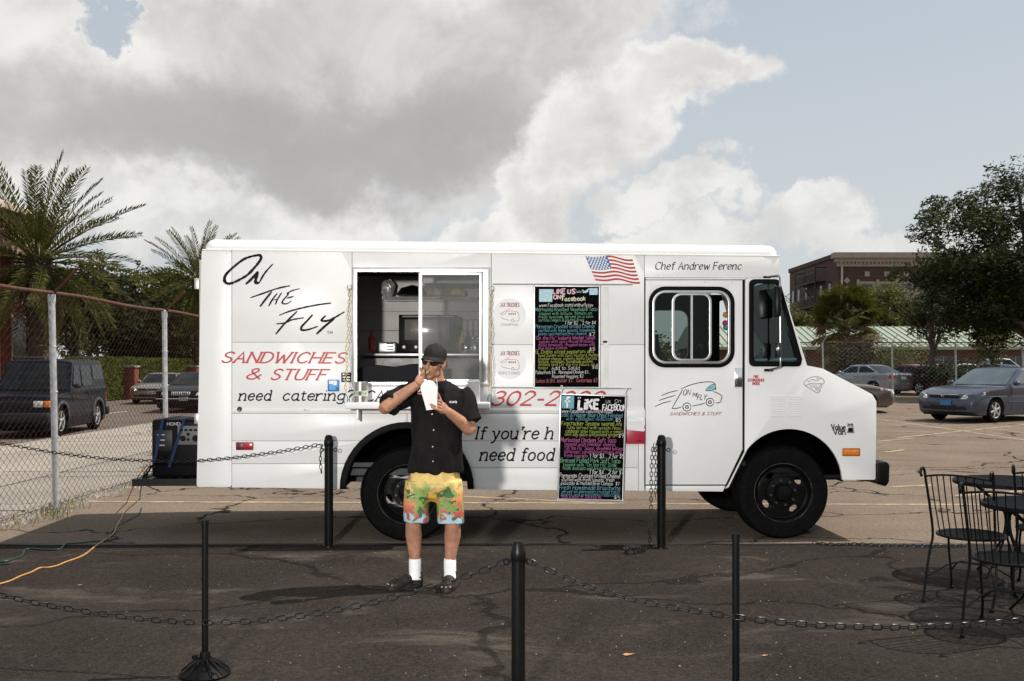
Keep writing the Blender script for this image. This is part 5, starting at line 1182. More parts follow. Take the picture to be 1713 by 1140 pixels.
chair('black wire bistro chair between the two round tables', (3.80, 7.02), R(-30))
def table(label, loc, r=.38):
    o = thing('bistro_table', label, 'table', (loc[0], loc[1], .008)); h = .72
    MB().lathe([(r, h - .028), (r + .006, h - .022), (r + .006, h), (r, h + .004), (r - .008, h), (r - .008, h - .028)], n=44, closed=True).build('table_rim', IRON, o)
    mb = MB()
    for ang in (.4, .4 + math.pi / 2):
        for k in range(-24, 25):
            y = k * r / 25; hx = math.sqrt(r * r - y * y) - .004
            mb.box((-y * math.sin(ang), y * math.cos(ang), h - .006 + ang * .001), (2 * hx, .0055, .0025), rz=ang)
    mb.build('table_mesh', IRON, o, smooth=0)
    MB().tube([(0, 0, .30), (0, 0, .50)], .02, 10).build('hub', IRON, o)
    for k in range(4):
        q = k * 1.5708 + .5; c, s_ = math.cos(q), math.sin(q)
        MB().tube(catmull([(c * (r - .05), s_ * (r - .05), h - .03), (c * .16, s_ * .16, h - .14), (c * .03, s_ * .03, .48), (c * .03, s_ * .03, .32), (c * .12, s_ * .12, .16), (c * .26, s_ * .26, .0)], 5), .009, 8).build('leg', IRON, o)
    return o
table('round black mesh bistro table farther from the chain', (3.76, 7.55))
table('round black mesh bistro table next to the chain', (3.38, 6.28))
# ================================================================== the man eating in front of the truck
def fuse(name, mb, voxel, smooth, mat, parent, fn=None, factor=.5):
    """melt overlapping volumes into one continuous skin"""
    o = link(name, mb.mesh(name, 0), None)
    md = o.modifiers.new('r', 'REMESH'); md.mode = 'VOXEL'; md.voxel_size = voxel; md.use_smooth_shade = True
    ms = o.modifiers.new('s', 'SMOOTH'); ms.iterations = smooth; ms.factor = factor
    me = bpy.data.meshes.new_from_object(o.evaluated_get(bpy.context.evaluated_depsgraph_get()))
    old = o.data; bpy.data.objects.remove(o); bpy.data.meshes.remove(old)
    if fn:
        me.calc_loop_triangles(); ns = [v.normal.copy() for v in me.vertices]
        for v, nn in zip(me.vertices, ns): v.co = fn(v.co.copy(), nn)
    me.polygons.foreach_set('use_smooth', [True] * len(me.polygons)); me.name = name
    return link(name, me, mat, parent)
MY = 7.14; MS = F / MY
man = thing('person', 'man in black shirt, cap and tropical shorts eating from a white takeout box', 'person', ((718 - 856.5) / MS, MY, .008))
def H(px, py, y=0.0): return Vector(((px - 718) / MS, y, (985 - py) / MS))
SKIN = pm('skin', (.36, .178, .112), .5, var=.16, scale=22, bump=.2, bscale=160, spec=.3, dirt=(.25, .11, .07), dsc=30, dlo=.5, dhi=.8)
HX = H(726, 610).x
body = MB()
def limb(pts, rs, n=14): body.tube([p for p in catmull(pts, 5)], [r for r in interp(rs, 5)], n)
def interp(rs, k):
    out = []
    for i in range(len(rs) - 1):
        for j in range(k):
            t = j / k; a, b = rs[i], rs[i + 1]
            out.append((a[0] + (b[0] - a[0]) * t, a[1] + (b[1] - a[1]) * t) if isinstance(a, tuple) else a + (b - a) * t)
    return out + [rs[-1]]
# trunk and legs
limb([H(726, 805, .01), H(727, 760, .0), H(728, 700, -.01), H(729, 660, .0), H(730, 645, .005)], [(.115, .14), (.10, .135), (.10, .15), (.085, .13), (.06, .065)])
for s_, hip, kn, an in ((-1, H(703, 800), H(692.5, 873, -.025), H(694, 952, .012)), (1, H(749, 800), H(757.5, 873, -.025), H(752.5, 952, .012))):
    mid = kn.lerp(an, .33) + Vector((s_ * .004, .022, 0)); lowr = kn.lerp(an, .7) + Vector((0, .008, 0))
    limb([hip, hip.lerp(kn, .5), kn, mid, lowr, an, an - Vector((0, 0, .06))], [.088, .074, .055, .060, .043, .034, .037])
    body.ball(kn + Vector((0, -.02, .005)), (.036, .03, .042))
# neck and head: the head turns a little to his right and leans over the box
limb([H(730, 648, .0), H(729, 632, -.012), H(727, 618, -.03)], [.066, .058, .058])
HC = H(726.5, 608, -.055); HM = Matrix.Rotation(R(-20), 3, 'Z') @ Matrix.Rotation(R(8), 3, 'Y') @ Matrix.Rotation(R(3), 3, 'X')
def hd_(x, y, z): return HC + HM @ Vector((x, y, z))
def hball(c, r): body.ball(hd_(*c), r, 16, 12, HM)
hball((0, .012, .035), (.074, .092, .092))            # skull
hball((0, -.022, -.03), (.060, .066, .083))           # face
hball((0, -.045, -.098), (.030, .026, .024))          # chin
hball((-.038, -.012, -.072), (.022, .034, .03)); hball((.038, -.012, -.072), (.022, .034, .03))   # jaw
hball((-.04, -.058, -.028), (.022, .018, .016)); hball((.04, -.058, -.028), (.022, .018, .016))    # cheekbones
body.tube([hd_(0, -.078, .008), hd_(0, -.095, -.018), hd_(0, -.105, -.034)], [.009, .011, .013], 10)
hball((0, -.101, -.036), (.016, .012, .010))
hball((0, -.076, .018), (.050, .016, .010))           # brow
hball((0, -.082, -.058), (.026, .012, .007)); hball((0, -.076, -.080), (.022, .012, .008))         # lips around the open mouth
for s_ in (-1, 1): body.ball(hd_(s_ * .076, .012, -.012), (.011, .020, .032), 12, 8, HM @ Matrix.Rotation(s_ * -.3, 3, 'Z'))
# arms
RS, RE, RW_ = H(688, 652, .0), H(650, 683, -.22), H(703, 644, -.225)
LS, LE, LW = H(772, 655, .0), H(786, 719, -.05), H(751, 687, -.215)
limb([RS - Vector((0, 0, .012)), RS.lerp(RE, .55) + Vector((0, .0, .01)), RE, RE.lerp(RW_, .35) + Vector((0, .01, .004)), RW_], [.050, .050, .044, .046, .029])
limb([LS - Vector((.008, 0, .012)), LS.lerp(LE, .55), LE, LE.lerp(LW, .35) + Vector((.006, .006, -.004)), LW], [.050, .050, .046, .046, .029])
def finger(pts, r0, r1): body.tube(catmull(pts, 4), interp([r0] + [r0 * .93] * (len(pts) - 2) + [r1], 4), 10); body.ball(pts[-1], r1, 8, 6)
# right hand pinches the food at the mouth: palm towards him, fingers pointing to his mouth
MO = hd_(0, -.10, -.068)
pk = RW_ + (MO - RW_) * .45 + Vector((0, -.012, .006))
body.tube([RW_, RW_.lerp(pk, .5), pk], [(.026, .028), (.022, .038), (.018, .040)], 14)
dirr = (MO - RW_).normalized(); upv = Vector((0, -.35, .93))
for k, (oz, ln) in enumerate(((.026, .088), (.009, .098), (-.009, .094), (-.027, .078))):
    b0 = pk + upv * oz; m1 = b0 + dirr * ln * .42 + Vector((0, -.014 + .003 * k, .004)); tip = MO + Vector((-.018, -.008 - .004 * k, .012 - .011 * k)) + Vector((-.012 * (k == 3), 0, 0))
    finger([b0, m1, m1.lerp(tip, .55) + Vector((0, -.006, 0)), tip], .0088, .0070)
finger([RW_ + Vector((.012, .012, .018)), pk + Vector((0, .022, .034)), MO + Vector((-.042, .006, .030)), MO + Vector((-.016, .0, .014))], .0105, .0085)
# left hand wraps the takeout box from his left side
BC = H(726, 668, -.275)
pk = LW + (H(742, 681, -.245) - LW) * .75
body.tube([LW, LW.lerp(pk, .5), pk, H(741, 680, -.25)], [(.027, .027), (.020, .036), (.019, .042), (.016, .040)], 14)
for k, (oz, ln) in enumerate(((.034, 0), (.012, .010), (-.010, .008), (-.031, -.004))):
    b0 = H(741.5, 679.5, -.252) + Vector((0, -.006, oz)); kn_ = b0 + Vector((-.020, -.040, .010)); tip = H(727.5, 673, -.325) + Vector((-.004 - ln, .008, oz * .95))
    finger([b0, kn_, kn_.lerp(tip, .55) + Vector((0, -.006, 0)), tip], .0088, .0072)
finger([LW + Vector((-.01, .01, .022)), H(742, 672, -.225), H(737, 661, -.222), H(732, 655, -.228)], .0108, .0086)
skin = fuse('body', body, .0042, 3, SKIN, man)
# cap, sunglasses, hair
CAPM = pm('black_cap_cloth', (.020, .018, .017), .85, var=.2, scale=30, bump=.15, bscale=150, spec=.15)
mb = MB()
for i in range(9):
    th = R(90 * i / 8)
    for k in range(28):
        q = 2 * math.pi * k / 28; r = math.cos(th); z = math.sin(th)
        mb.v.append(tuple(hd_(.081 * r * math.cos(q), .014 + .098 * r * math.sin(q), .046 + .086 * (z ** .85))))
mb.f += [(i * 28 + k, i * 28 + (k + 1) % 28, (i + 1) * 28 + (k + 1) % 28, (i + 1) * 28 + k) for i in range(8) for k in range(28)]
for k in range(28): q = 2 * math.pi * k / 28; mb.v.append(tuple(hd_(.079 * math.cos(q), .014 + .096 * math.sin(q), .034)))
o = len(mb.v) - 28; mb.f += [(k, o + k, o + (k + 1) % 28, (k + 1) % 28) for k in range(28)]
capo = mb.build('cap', CAPM, man, smooth=50)
mb = MB(); N_ = 14
for j in range(5):
    t = j / 4
    for k in range(N_ + 1):
        q = math.pi + math.pi * k / N_; a = .079 + .002 * t; x = a * math.cos(q); y = .012 + (.096 + .068 * t) * math.sin(q)
        zz = .044 - .012 * t - .022 * (abs(math.cos(q)) ** 2) * t
        mb.v.append(tuple(hd_(x, y, zz)))
W_ = N_ + 1; mb.f += [(j * W_ + k, j * W_ + k + 1, (j + 1) * W_ + k + 1, (j + 1) * W_ + k) for j in range(4) for k in range(N_)]
n0 = len(mb.v); mb.v += [tuple(Vector(v) + Vector((0, 0, -.004))) for v in mb.v[:n0]]; mb.f += [tuple(n0 + i for i in reversed(f)) for f in mb.f[:4 * N_]]
mb.build('peak', CAPM, capo, smooth=50); MB().ball(hd_(0, .012, .133), .006, 8, 6).build('button', CAPM, capo)
GLS = pm('sunglass_lens', (.006, .005, .005), .12, spec=.5)
gl = MB()
for s_ in (-1, 1):
    pts = []
    for k in range(14):
        q = 2 * math.pi * k / 14; pts.append((s_ * .033 + .029 * math.cos(q), -.0885 + .020 * (abs(s_ * .033 + .029 * math.cos(q)) / .062) ** 2, -.002 + .0175 * math.sin(q) - s_ * 0))
    m = len(pts); gl.add([hd_(*p) for p in pts] + [hd_(p[0], p[1] + .006, p[2]) for p in pts], [tuple(range(m)), tuple(reversed(range(m, 2 * m)))] + [(i, (i + 1) % m, m + (i + 1) % m, m + i) for i in range(m)])
gl.tube([hd_(-.012, -.092, .006), hd_(0, -.095, .008), hd_(.012, -.092, .006)], .003, 6)
sg = gl.build('sunglasses', GLS, man)
for s_ in (-1, 1): MB().tube([hd_(s_ * .060, -.070, .006), hd_(s_ * .078, -.035, .006), hd_(s_ * .079, .012, .002)], [.0055, .0045, .0035], 6).build('temple', GLS, sg)
HAIR = pm('brown_hair', (.10, .058, .032), .8, var=.3, scale=60, bump=.4, bscale=220)
mb = MB()
for s_ in (-1, 1): mb.ball(hd_(s_ * .0705, -.008, .014), (.010, .026, .024), 10, 8, HM); mb.ball(hd_(s_ * .062, .058, -.004), (.018, .032, .036), 10, 8, HM)
mb.ball(hd_(0, .083, -.006), (.052, .022, .038), 12, 8, HM); fuse('hair', mb, .004, 2, HAIR, man)
MB().ball(hd_(0, -.0835, -.069), (.018, .010, .008), 12, 8, HM).build('mouth', pm('mouth_inside', (.09, .022, .018), .5), man)
# shirt
SHIRT = pm('black_shirt_cotton', (.0085, .0075, .0075), .85, var=.3, scale=9, bump=.15, bscale=300, spec=.12)
mb = MB()
def rings(rows, n=28):
    vs = []; fs = []
    for (c, a, b) in rows:
        for k in range(n):
            q = 2 * math.pi * k / n; cc, ss_ = math.cos(q), math.sin(q); e = .82
            vs.append(c + Vector((a * math.copysign(abs(cc) ** e, cc), b * math.copysign(abs(ss_) ** e, ss_), 0)))
    m = len(rows); fs += [(i * n + k, i * n + (k + 1) % n, (i + 1) * n + (k + 1) % n, (i + 1) * n + k) for i in range(m - 1) for k in range(n)]
    fs += [tuple(reversed(range(n))), tuple((m - 1) * n + k for k in range(n))]
    mb.add(vs, fs)
rows = []
for py, xl, xr_, b in ((791, 685, 774, .158), (784, 684.5, 774.5, .160), (765, 686, 774, .158), (740, 688.5, 774, .155), (715, 689, 775, .155), (695, 689, 777, .155), (678, 687, 779, .150), (664, 685, 781, .138), (653, 690, 776, .112), (646, 704, 759, .085), (640, 711, 749, .068)):
    c = (xl + xr_) / 2; rows.append((H(c, py, .0), (xr_ - xl) / 2 / MS, b))
rings(rows)
fl_ = interp([.092, .096, .090, .098], 3)
mb.tube(catmull([H(693, 657, .0), H(682, 662, -.05), RS.lerp(RE, .62), RS.lerp(RE, .84)], 4), interp([.080, .080, .081, .087], 4), 20)
mb.tube(catmull([H(768, 660, .0), H(778, 672, -.008), LS.lerp(LE, .58), LS.lerp(LE, .83) + Vector((.006, 0, 0))], 4), interp([.080, .082, .084, .092], 4), 20)
def folds(v, n):
    f1_ = mnoise.noise(Vector((v.x * 9 + v.z * 3, v.y * 5, v.z * 5.5)))
    f2_ = mnoise.noise(Vector((v.x * 26 + 5, v.y * 14, v.z * 7 + v.x * 9)))
    vert = math.sin(v.x * 62 + 2.0 * math.sin(v.z * 6)) * sm((1.2 - v.z) / .35)
    return v + n * (.014 * f1_ + .008 * f2_ + .0055 * vert)
shirt = fuse('shirt', mb, .0065, 3, SHIRT, man, folds)
# collar, placket buttons, pocket marks
for s_ in (-1, 1):
    c = H(730, 643, 0); mb = MB()
    q = [c + Vector((s_ * .068, .03, .032)), c + Vector((s_ * .018, -.088, -.012)), c + Vector((s_ * .062, -.125, -.062)), c + Vector((s_ * .105, -.066, -.020))]
    mb.add(q + [p + Vector((0, .006, -.004)) for p in q], [(0, 1, 2, 3), (7, 6, 5, 4), (0, 1, 5, 4), (1, 2, 6, 5), (2, 3, 7, 6), (3, 0, 4, 7)]); mb.build('collar', SHIRT, shirt, bevel=.003)
BTN = pm('shirt_button', (.25, .23, .21), .3)
for px, py, yy in ((726, 693, -.166), (728.5, 719, -.166), (727, 746, -.168), (727.5, 770, -.170)): MB().lathe([(.0055, 0), (.0055, -.004), (0, -.004)], H(px, py, yy), 'Y', 10).build('button', BTN, shirt)
EMB = pm('white_thread', (.62, .60, .58), .8)
letter(text_strokes('On the Fly', 0, 0, .013, .2, .050), .0030, EMB, f=lambda p, q: tuple(H(754.5, 674.5, -.178 + p * .35) + Vector((p, 0, q))), parent=shirt, name='embroidery')
letter(text_strokes('ON', 0, 0, .02, .3, .03), .0038, EMB, f=lambda p, q: tuple(H(702, 656, -.176) + Vector((p, 0, q))), parent=shirt, name='embroidery')
MB().add([H(702, 658, -.176), H(711, 659, -.176), H(710, 661, -.176), H(703, 660, -.176)], [(0, 1, 2, 3)]).build('embroidery', RED, shirt, raw=True)
# board shorts: yellow fading to orange and red, with green and blue blotches towards the hem
def shorts_mat():
    m = bpy.data.materials.new('tropical_print'); m.use_nodes = True; nt = m.node_tree; b = nt.nodes['Principled BSDF']; B = NB(nt)
    t = B.n('ShaderNodeTexCoord').outputs['Object']; s3 = B.n('ShaderNodeSeparateXYZ'); B.put(s3.inputs[0], t); x, y, z = s3.outputs
    zz = B.m('ADD', z, B.m('MULTIPLY', B.m('SUBTRACT', B.noise(t, 9, 3), .5), .16))
    c = B.mix(B.ramp(zz, .64, .77), (.62, .27, .10), (.66, .47, .16)); c = B.mix(B.ramp(zz, .53, .65), (.44, .075, .06), c)
    n1 = B.noise(B.mapping(t, (3, 1, 2)), 11, 2, .4, .6); lowm = B.ramp(zz, .80, .70)
    c = B.mix(B.m('MULTIPLY', B.ramp(n1, .50, .525), lowm), c, (.22, .33, .085))
    n2 = B.noise(B.mapping(t, (8, 2, 5)), 17, 2, .4, .9); c = B.mix(B.m('MULTIPLY', B.ramp(n2, .575, .59), lowm), c, (.03, .13, .025))
    n4 = B.noise(B.mapping(t, (1, 7, 3)), 34, 2, .5, 1.6); c = B.mix(B.m('MULTIPLY', B.m('MULTIPLY', B.ramp(n4, .48, .5), B.ramp(n4, .53, .51)), lowm), c, (.20, .10, .14))
    n3 = B.noise(B.mapping(t, (2, 9, 7)), 15, 2, .4, .7); hem = B.ramp(zz, .555, .52); c = B.mix(B.m('MULTIPLY', B.ramp(n3, .47, .5), hem), c, (.30, .46, .55))
    c = B.mix(B.m('MULTIPLY', B.ramp(B.m('ABSOLUTE', B.m('SUBTRACT', x, .033)), .034, .022), B.ramp(z, .72, .66)), c, (.60, .37, .055))
    nt.links.new(c, b.inputs['Base Color']); b.inputs['Roughness'].default_value = .6; b.inputs['Specular IOR Level'].default_value = .3; return m
mb = MB()
rings([(H(727, 842, .0), .05, .06), (H(727.5, 832, .0), .12, .115), (H(728, 815, .0), .178, .145), (H(728.5, 797, .0), .176, .140), (H(729, 775, 0), .150, .115)])
def leg_tube(rows_):
    rings(rows_, 24)
leg_tube([(H(697, 874, -.01), .0915, .098), (H(697.5, 850, -.006), .094, .105), (H(699, 825, -.002), .100, .118), (H(703, 805, 0), .104, .13)])
leg_tube([(H(753.5, 876, -.01), .0895, .098), (H(752.5, 850, -.006), .094, .105), (H(751.5, 825, -.002), .100, .118), (H(748, 805, 0), .104, .13)])
def sfold(v, n):
    f1_ = mnoise.noise(Vector((v.x * 14 + 3, v.y * 9, v.z * 6 + v.x * 4))); f2_ = math.sin(v.x * 70 + 3 * math.sin(v.z * 9) + v.y * 8)
    return v + n * (.011 * f1_ + .003 * f2_)
shorts = fuse('shorts', mb, .006, 2, shorts_mat(), man, sfold)
# socks and clogs
SOCK = pm('white_sock', (.80, .79, .77), .85, var=.05, scale=40, bump=.3, bscale=120)
CLOG = pm('brown_rubber_clog', (.020, .014, .011), .6, var=.15, scale=20, spec=.3)
for s_, px, yaw in ((-1, 694, R(52)), (1, 752.5, R(4))):
    an = H(px, 940, .012)
    mb = MB(); mb.tube([an + Vector((0, 0, .014)), an + Vector((0, 0, -.02)), H(px, 958, .010), H(px, 972, .0)], [.043, .0435, .041, .045], 18)
    for k in range(5): mb.tube([an + Vector((0, 0, -.008 - k * .016)) + Vector((.0438 * math.cos(q), .0438 * math.sin(q), 0)) for q in [i * 6.2832 / 20 for i in range(20)]], .0022, 5, closed=True)
    mb.build('sock', SOCK, man)
    Mz = Matrix.Rotation(-yaw, 3, 'Z'); fo = H(px, 985, .02)
    cl = MB()
    def cb(c, r): cl.ball(fo + Mz @ Vector(c), r, 16, 10, Mz)
    cl.prism([(x * .052 * (1.08 - .18 * (y_ < 0)), -.085 + y_ * .145) for x, y_ in [(math.copysign(abs(math.cos(q)) ** .8, math.cos(q)), math.copysign(abs(math.sin(q)) ** .8, math.sin(q))) for q in [i * 6.2832 / 28 for i in range(28)]]], 0, .026, f=lambda a, b, d: tuple(fo + Mz @ Vector((a, b, d))))
    cb((0, -.145, .038), (.054, .078, .040)); cb((0, -.08, .055), (.050, .062, .048)); cb((0, .01, .045), (.045, .055, .042))
    co = fuse('clog', cl, .005, 4, CLOG, man)
    MB().tube([fo + Mz @ Vector(p) for p in catmull([(-.05, -.03, .07), (-.048, .03, .08), (0, .068, .085), (.048, .03, .08), (.05, -.03, .07)], 5)], (.005, .009)[0], 8).build('heel_strap', CLOG, co)
    HOLE_ = pm('clog_hole', (.42, .38, .34), .6)
    for i, (x, y_, z) in enumerate(((-.03, -.215, .045), (0, -.222, .046), (.03, -.215, .045), (-.035, -.19, .062), (.035, -.19, .062), (-.016, -.165, .078), (.016, -.165, .078), (0, -.19, .072))):
        MB().ball(fo + Mz @ Vector((x, y_ + .004, z)), .005, 8, 6).build('vent_hole', HOLE_ if i < 3 else BLACK, co)
MB().tube([LW + Vector((0, 0, 0))] * 1 + [LW + Vector((.001, .001, .001))], .001, 4)
MB().tube([H(731.5, 677.5, -.313) + Vector((.0, .0105 * math.cos(q), .0105 * math.sin(q))) for q in [i * 6.2832 / 14 for i in range(14)]], .0018, 5, closed=True).build('wedding_ring', CHROME, man)
# takeout box and the bite of food
PAPERW = pm('white_food_carton', (.80, .79, .77), .5, var=.02, scale=20)
bx = thing('takeout_box', 'white folded paper takeout box held at the chest of the man', 'takeout box', man.location + H(727, 683, -.275)); bx.rotation_euler = (R(8), R(-7), R(6))
mb = MB(); b0, t0, hh2 = .036, .058, .150
mb.add([(-b0, -b0, 0), (b0, -b0, 0), (b0, b0, 0), (-b0, b0, 0), (-t0, -t0 * .9, hh2), (t0, -t0 * .9, hh2), (t0, t0 * .9, hh2), (-t0, t0 * .9, hh2)], [(3, 2, 1, 0), (0, 1, 5, 4), (1, 2, 6, 5), (2, 3, 7, 6), (3, 0, 4, 7)])
mb.build('carton', PAPERW, bx, smooth=0)
for s_ in (-1, 1):
    MB().prism([(-t0, hh2), (t0, hh2), (t0 * .62, hh2 + .030), (t0 * .15, hh2 + .042), (-t0 * .15, hh2 + .042), (-t0 * .62, hh2 + .030)], s_ * t0 * .9 - .001, s_ * t0 * .9 + .001).build('flap', PAPERW, bx, smooth=0)
MB().prism([(-t0 * .85, hh2), (t0 * .85, hh2), (t0 * .6, hh2 + .05), (-t0 * .6, hh2 + .05)], t0 - .001, t0 + .001, f=lambda a, b, d: (d, a, b)).build('flap', PAPERW, bx, smooth=0)
mb = MB(); rr = random.Random(4); c = man.location + MO
for k in range(9): mb.ball(Vector((rr.uniform(-.008, .012), rr.uniform(-.012, .0), rr.uniform(-.010, .010))), (.008, .007, .008), 8, 6)
o = fuse('bite_of_food', mb, .003, 2, pm('green_food', (.36, .36, .10), .6, var=.6, scale=90), None); o.location = c; tag(o, 'green and yellow bite of food pinched at the mouth of the man', 'food')
# ================================================================== cars
DARKGLASS = pm('car_glass', (.008, .011, .012), .08, var=.5, scale=2.5, spec=.22)
PLASTIC = pm('car_trim', (.012, .012, .013), .6, spec=.3)
LAMP = pm('headlamp', (.62, .60, .55), .12, .2, var=.4, scale=25, coat=.7)
ALLOY = pm('alloy', (.55, .55, .54), .3, .8, var=.1)
def carpaint(name, c, metal=.5): return pm(name, c, .28, metal, var=.06, scale=3, coat=.45 if max(c) > .04 else 0, spec=.5 if max(c) > .04 else .14)
def make_car(name, label, cat, loc, rz, paint, L=4.8, Wd=1.8, Hh=1.45, hood=.98, belt=1.0, ws=(.75, .05), rg=(-.95, -1.75), nose=.70, deck=1.02, wb=2.75, fx=1.42, wr=.32, box=False, cladding=None, front=True, grille='bar', plate=(.03, .16, .35), mid=None, side_glass=None, group=None, cg=None):
    """car seen along +x: lower body from a side profile with wheel arches, tapered glasshouse, wheels, lamps"""
    o = thing(name, label, cat, loc, rz, group); CARGLASS = cg or DARKGLASS; h = L / 2; hw = Wd / 2; ra = wr * 1.17; rx_ = fx - wb
    def archp(cx): return [(cx + ra * math.cos(R(a)), wr + ra * math.sin(R(a)) * 1.0) for a in range(195, -16, -15)][::-1]
    prof = [(h - .20, .20), (h - .04, .28), (h - .0, .46), (h - .03, .58), (h - .10, nose), (h - .35, nose + (hood - nose) * .40), ((h + ws[0]) / 2, nose + (hood - nose) * .78), (ws[0], hood), (ws[0] - .3, belt), (rg[1] + .3, belt + .01)]
    if box: prof += [(-h + .10, belt), (-h + .04, belt - .1)]
    else: prof += [(rg[1], deck), (-h + .12, deck - .02), (-h + .03, deck - .10)]
    prof += [(-h, .62), (-h + .02, .42), (-h + .12, .25)]
    prof += [(rx_ - ra * 1.0, .22)] + archp(rx_)[::-1] + [(rx_ + ra, .20), (fx - ra, .20)] + archp(fx)[::-1] + [(fx + ra, .20)]
    out = [prof[0]]
    for p in prof[1:]:
        if abs(p[0] - out[-1][0]) + abs(p[1] - out[-1][1]) > 1e-4: out.append(p)
    prof = out; n = len(prof)
    slices = [(-1, .085, .26), (-.965, .03, .14), (-.88, .012, .07), (-.55, .0, .02), (0, -.012, 0), (.55, .0, .02), (.88, .012, .07), (.965, .03, .14), (1, .085, .26)]
    mb = MB(); vs = []
    for t, dr, cn in slices:
        for (x, z) in prof:
            zz = z - dr * sm((z - .60) / .30) * (1 if not box else .6); ex = max(0, (abs(x) - (h - .55)) / .55)
            xx = x - math.copysign(cn * ex ** 1.5, x) * (1 if not box else .5); y = t * hw * (1 - .035 * sm((.45 - z) / .25)) * (1 - .05 * ex * ex)
            vs.append((xx, y, zz))
    fs = []
    for s_ in range(len(slices) - 1):
        for i in range(n): j = (i + 1) % n; fs.append((s_ * n + i, s_ * n + j, (s_ + 1) * n + j, (s_ + 1) * n + i))
    tr = tessellate_polygon([[Vector((x, z, 0)) for x, z in prof]]); e = (len(slices) - 1) * n
    fs += [tuple(t) for t in tr] + [tuple(e + i for i in reversed(t)) for t in tr]
    mb.add(vs, fs); bd = mb.build('body', paint, o, smooth=38)
    # glasshouse
    gh = [(ws[0] + .03, hood - .05), (ws[1], Hh - .045), ((ws[1] + rg[0]) / 2, Hh), (rg[0], Hh - .05), (rg[1] - .02, (deck if not box else belt) - .05)]
    if box: gh = [(ws[0] + .03, hood - .05), (ws[1], Hh - .05), ((ws[1] + rg[0]) / 2, Hh), (rg[0], Hh - .02), (rg[1], belt - .05)]
    gh = [tuple(p) for p in [gh[0], *[tuple(Vector(gh[0]).lerp(Vector(gh[1]), .9))], gh[1], tuple((Vector(gh[1]) + Vector(gh[2])) / 2 + Vector((0, .012))), gh[2], tuple((Vector(gh[2]) + Vector(gh[3])) / 2 + Vector((0, .012))), gh[3], tuple(Vector(gh[4]).lerp(Vector(gh[3]), .9)), gh[4]]]
    tumble = .26 if not box else .12
    def wy(z): return hw * .955 - max(0, z - belt) * tumble * 1.15
    mb = MB(); vs = []; m = len(gh)
    ts = [(-1, .05), (-.94, .018), (-.75, .004), (0, -.01), (.75, .004), (.94, .018), (1, .05)]
    for t, dr in ts:
        for (x, z) in gh: vs.append((x - math.copysign(.07 * (abs(t) ** 3) * (abs(x - (ws[1] + rg[0]) / 2) > .5), x - (ws[1] + rg[0]) / 2), t * wy(z), z - dr * sm((z - Hh + .2) / .2)))
    fs = [(s_ * m + i, s_ * m + i + 1, (s_ + 1) * m + i + 1, (s_ + 1) * m + i) for s_ in range(len(ts) - 1) for i in range(m - 1)] + [tuple(range(m)), tuple((len(ts) - 1) * m + i for i in reversed(range(m)))]
    mb.add(vs, fs); mb.build('cabin', paint, o, smooth=38)
    # glass
    def strip(a, b, ka, kb, off, nm):
        pa, pb = Vector(a).lerp(Vector(b), ka), Vector(a).lerp(Vector(b), kb); d = (pb - pa).normalized(); nn = Vector((d.y, -d.x)); nn = nn if nn.x * off > 0 else -nn
        mb = MB(); k = 8
        for (p, sh) in ((pa, .93), (pb, .86)):
            for i in range(k + 1):
                t = -1 + 2 * i / k; q = p + nn * .012; mb.v.append((q.x - off * .075 * (abs(t * sh) ** 3), t * wy(q.y) * sh, q.y))
        mb.f = [(i, i + 1, k + 2 + i, k + 1 + i) for i in range(k)]; return mb.build(nm, CARGLASS, o)
    strip(gh[0], gh[2], .12, .93, 1, 'windscreen'); strip(gh[8], gh[6], .12, .92, -1, 'rear_window')
    za, zb = belt + .035, Hh - .10
    xa = ws[0] - (ws[0] - ws[1]) * (za - hood + .05) / (Hh - hood) - .16; xb = ws[1] - .10; xc = rg[0] + (.04 if not box else .0); xd = rg[1] + (rg[0] - rg[1]) * .35 if not box else rg[1] + .14
    mx = mid if mid is not None else (xa + xd) / 2 + .05
    wins = side_glass or [[(xa, za), (mx + .04, za), (mx + .04, zb), (xb, zb)], [(mx - .05, za), (xd, za + .02), (xc + .02, zb), (mx - .05, zb)]]
    for s_ in (-1, 1):
        for w in wins: MB().prism(round_poly(w, .04, 3), 0, 1, f=lambda a, b, d: (a, s_ * (wy(b) + .004 - .012 * d), b)).build('side_window', CARGLASS, o, smooth=0)
        # mirrors, door lines, handles, trim
        MB().ball((xa + .02, s_ * (hw + .07), belt + .05), (.07, .10, .065), 12, 8).build('door_mirror', PLASTIC if box else paint, o)
        for dx_ in (xa + .12, mx, mx - 1.0): MB().b2((dx_ - .004, s_ * (hw * .996), .30), (dx_ + .004, s_ * (hw * 1.0015), belt - .10)).build('door_seam', PLASTIC, bd, smooth=0)
        for dx_ in (mx + .18, mx - .82): MB().b2((dx_ - .09, s_ * hw * .99, belt - .17), (dx_ + .04, s_ * (hw + .022), belt - .135)).build('door_handle', paint if not box else PLASTIC, bd, bevel=.008)
        MB().b2((fx - ra - .02, s_ * hw * .99, .50), (rx_ + ra + .02, s_ * (hw + .012), .54)).build('side_moulding', paint if not box else PLASTIC, o, bevel=.006)
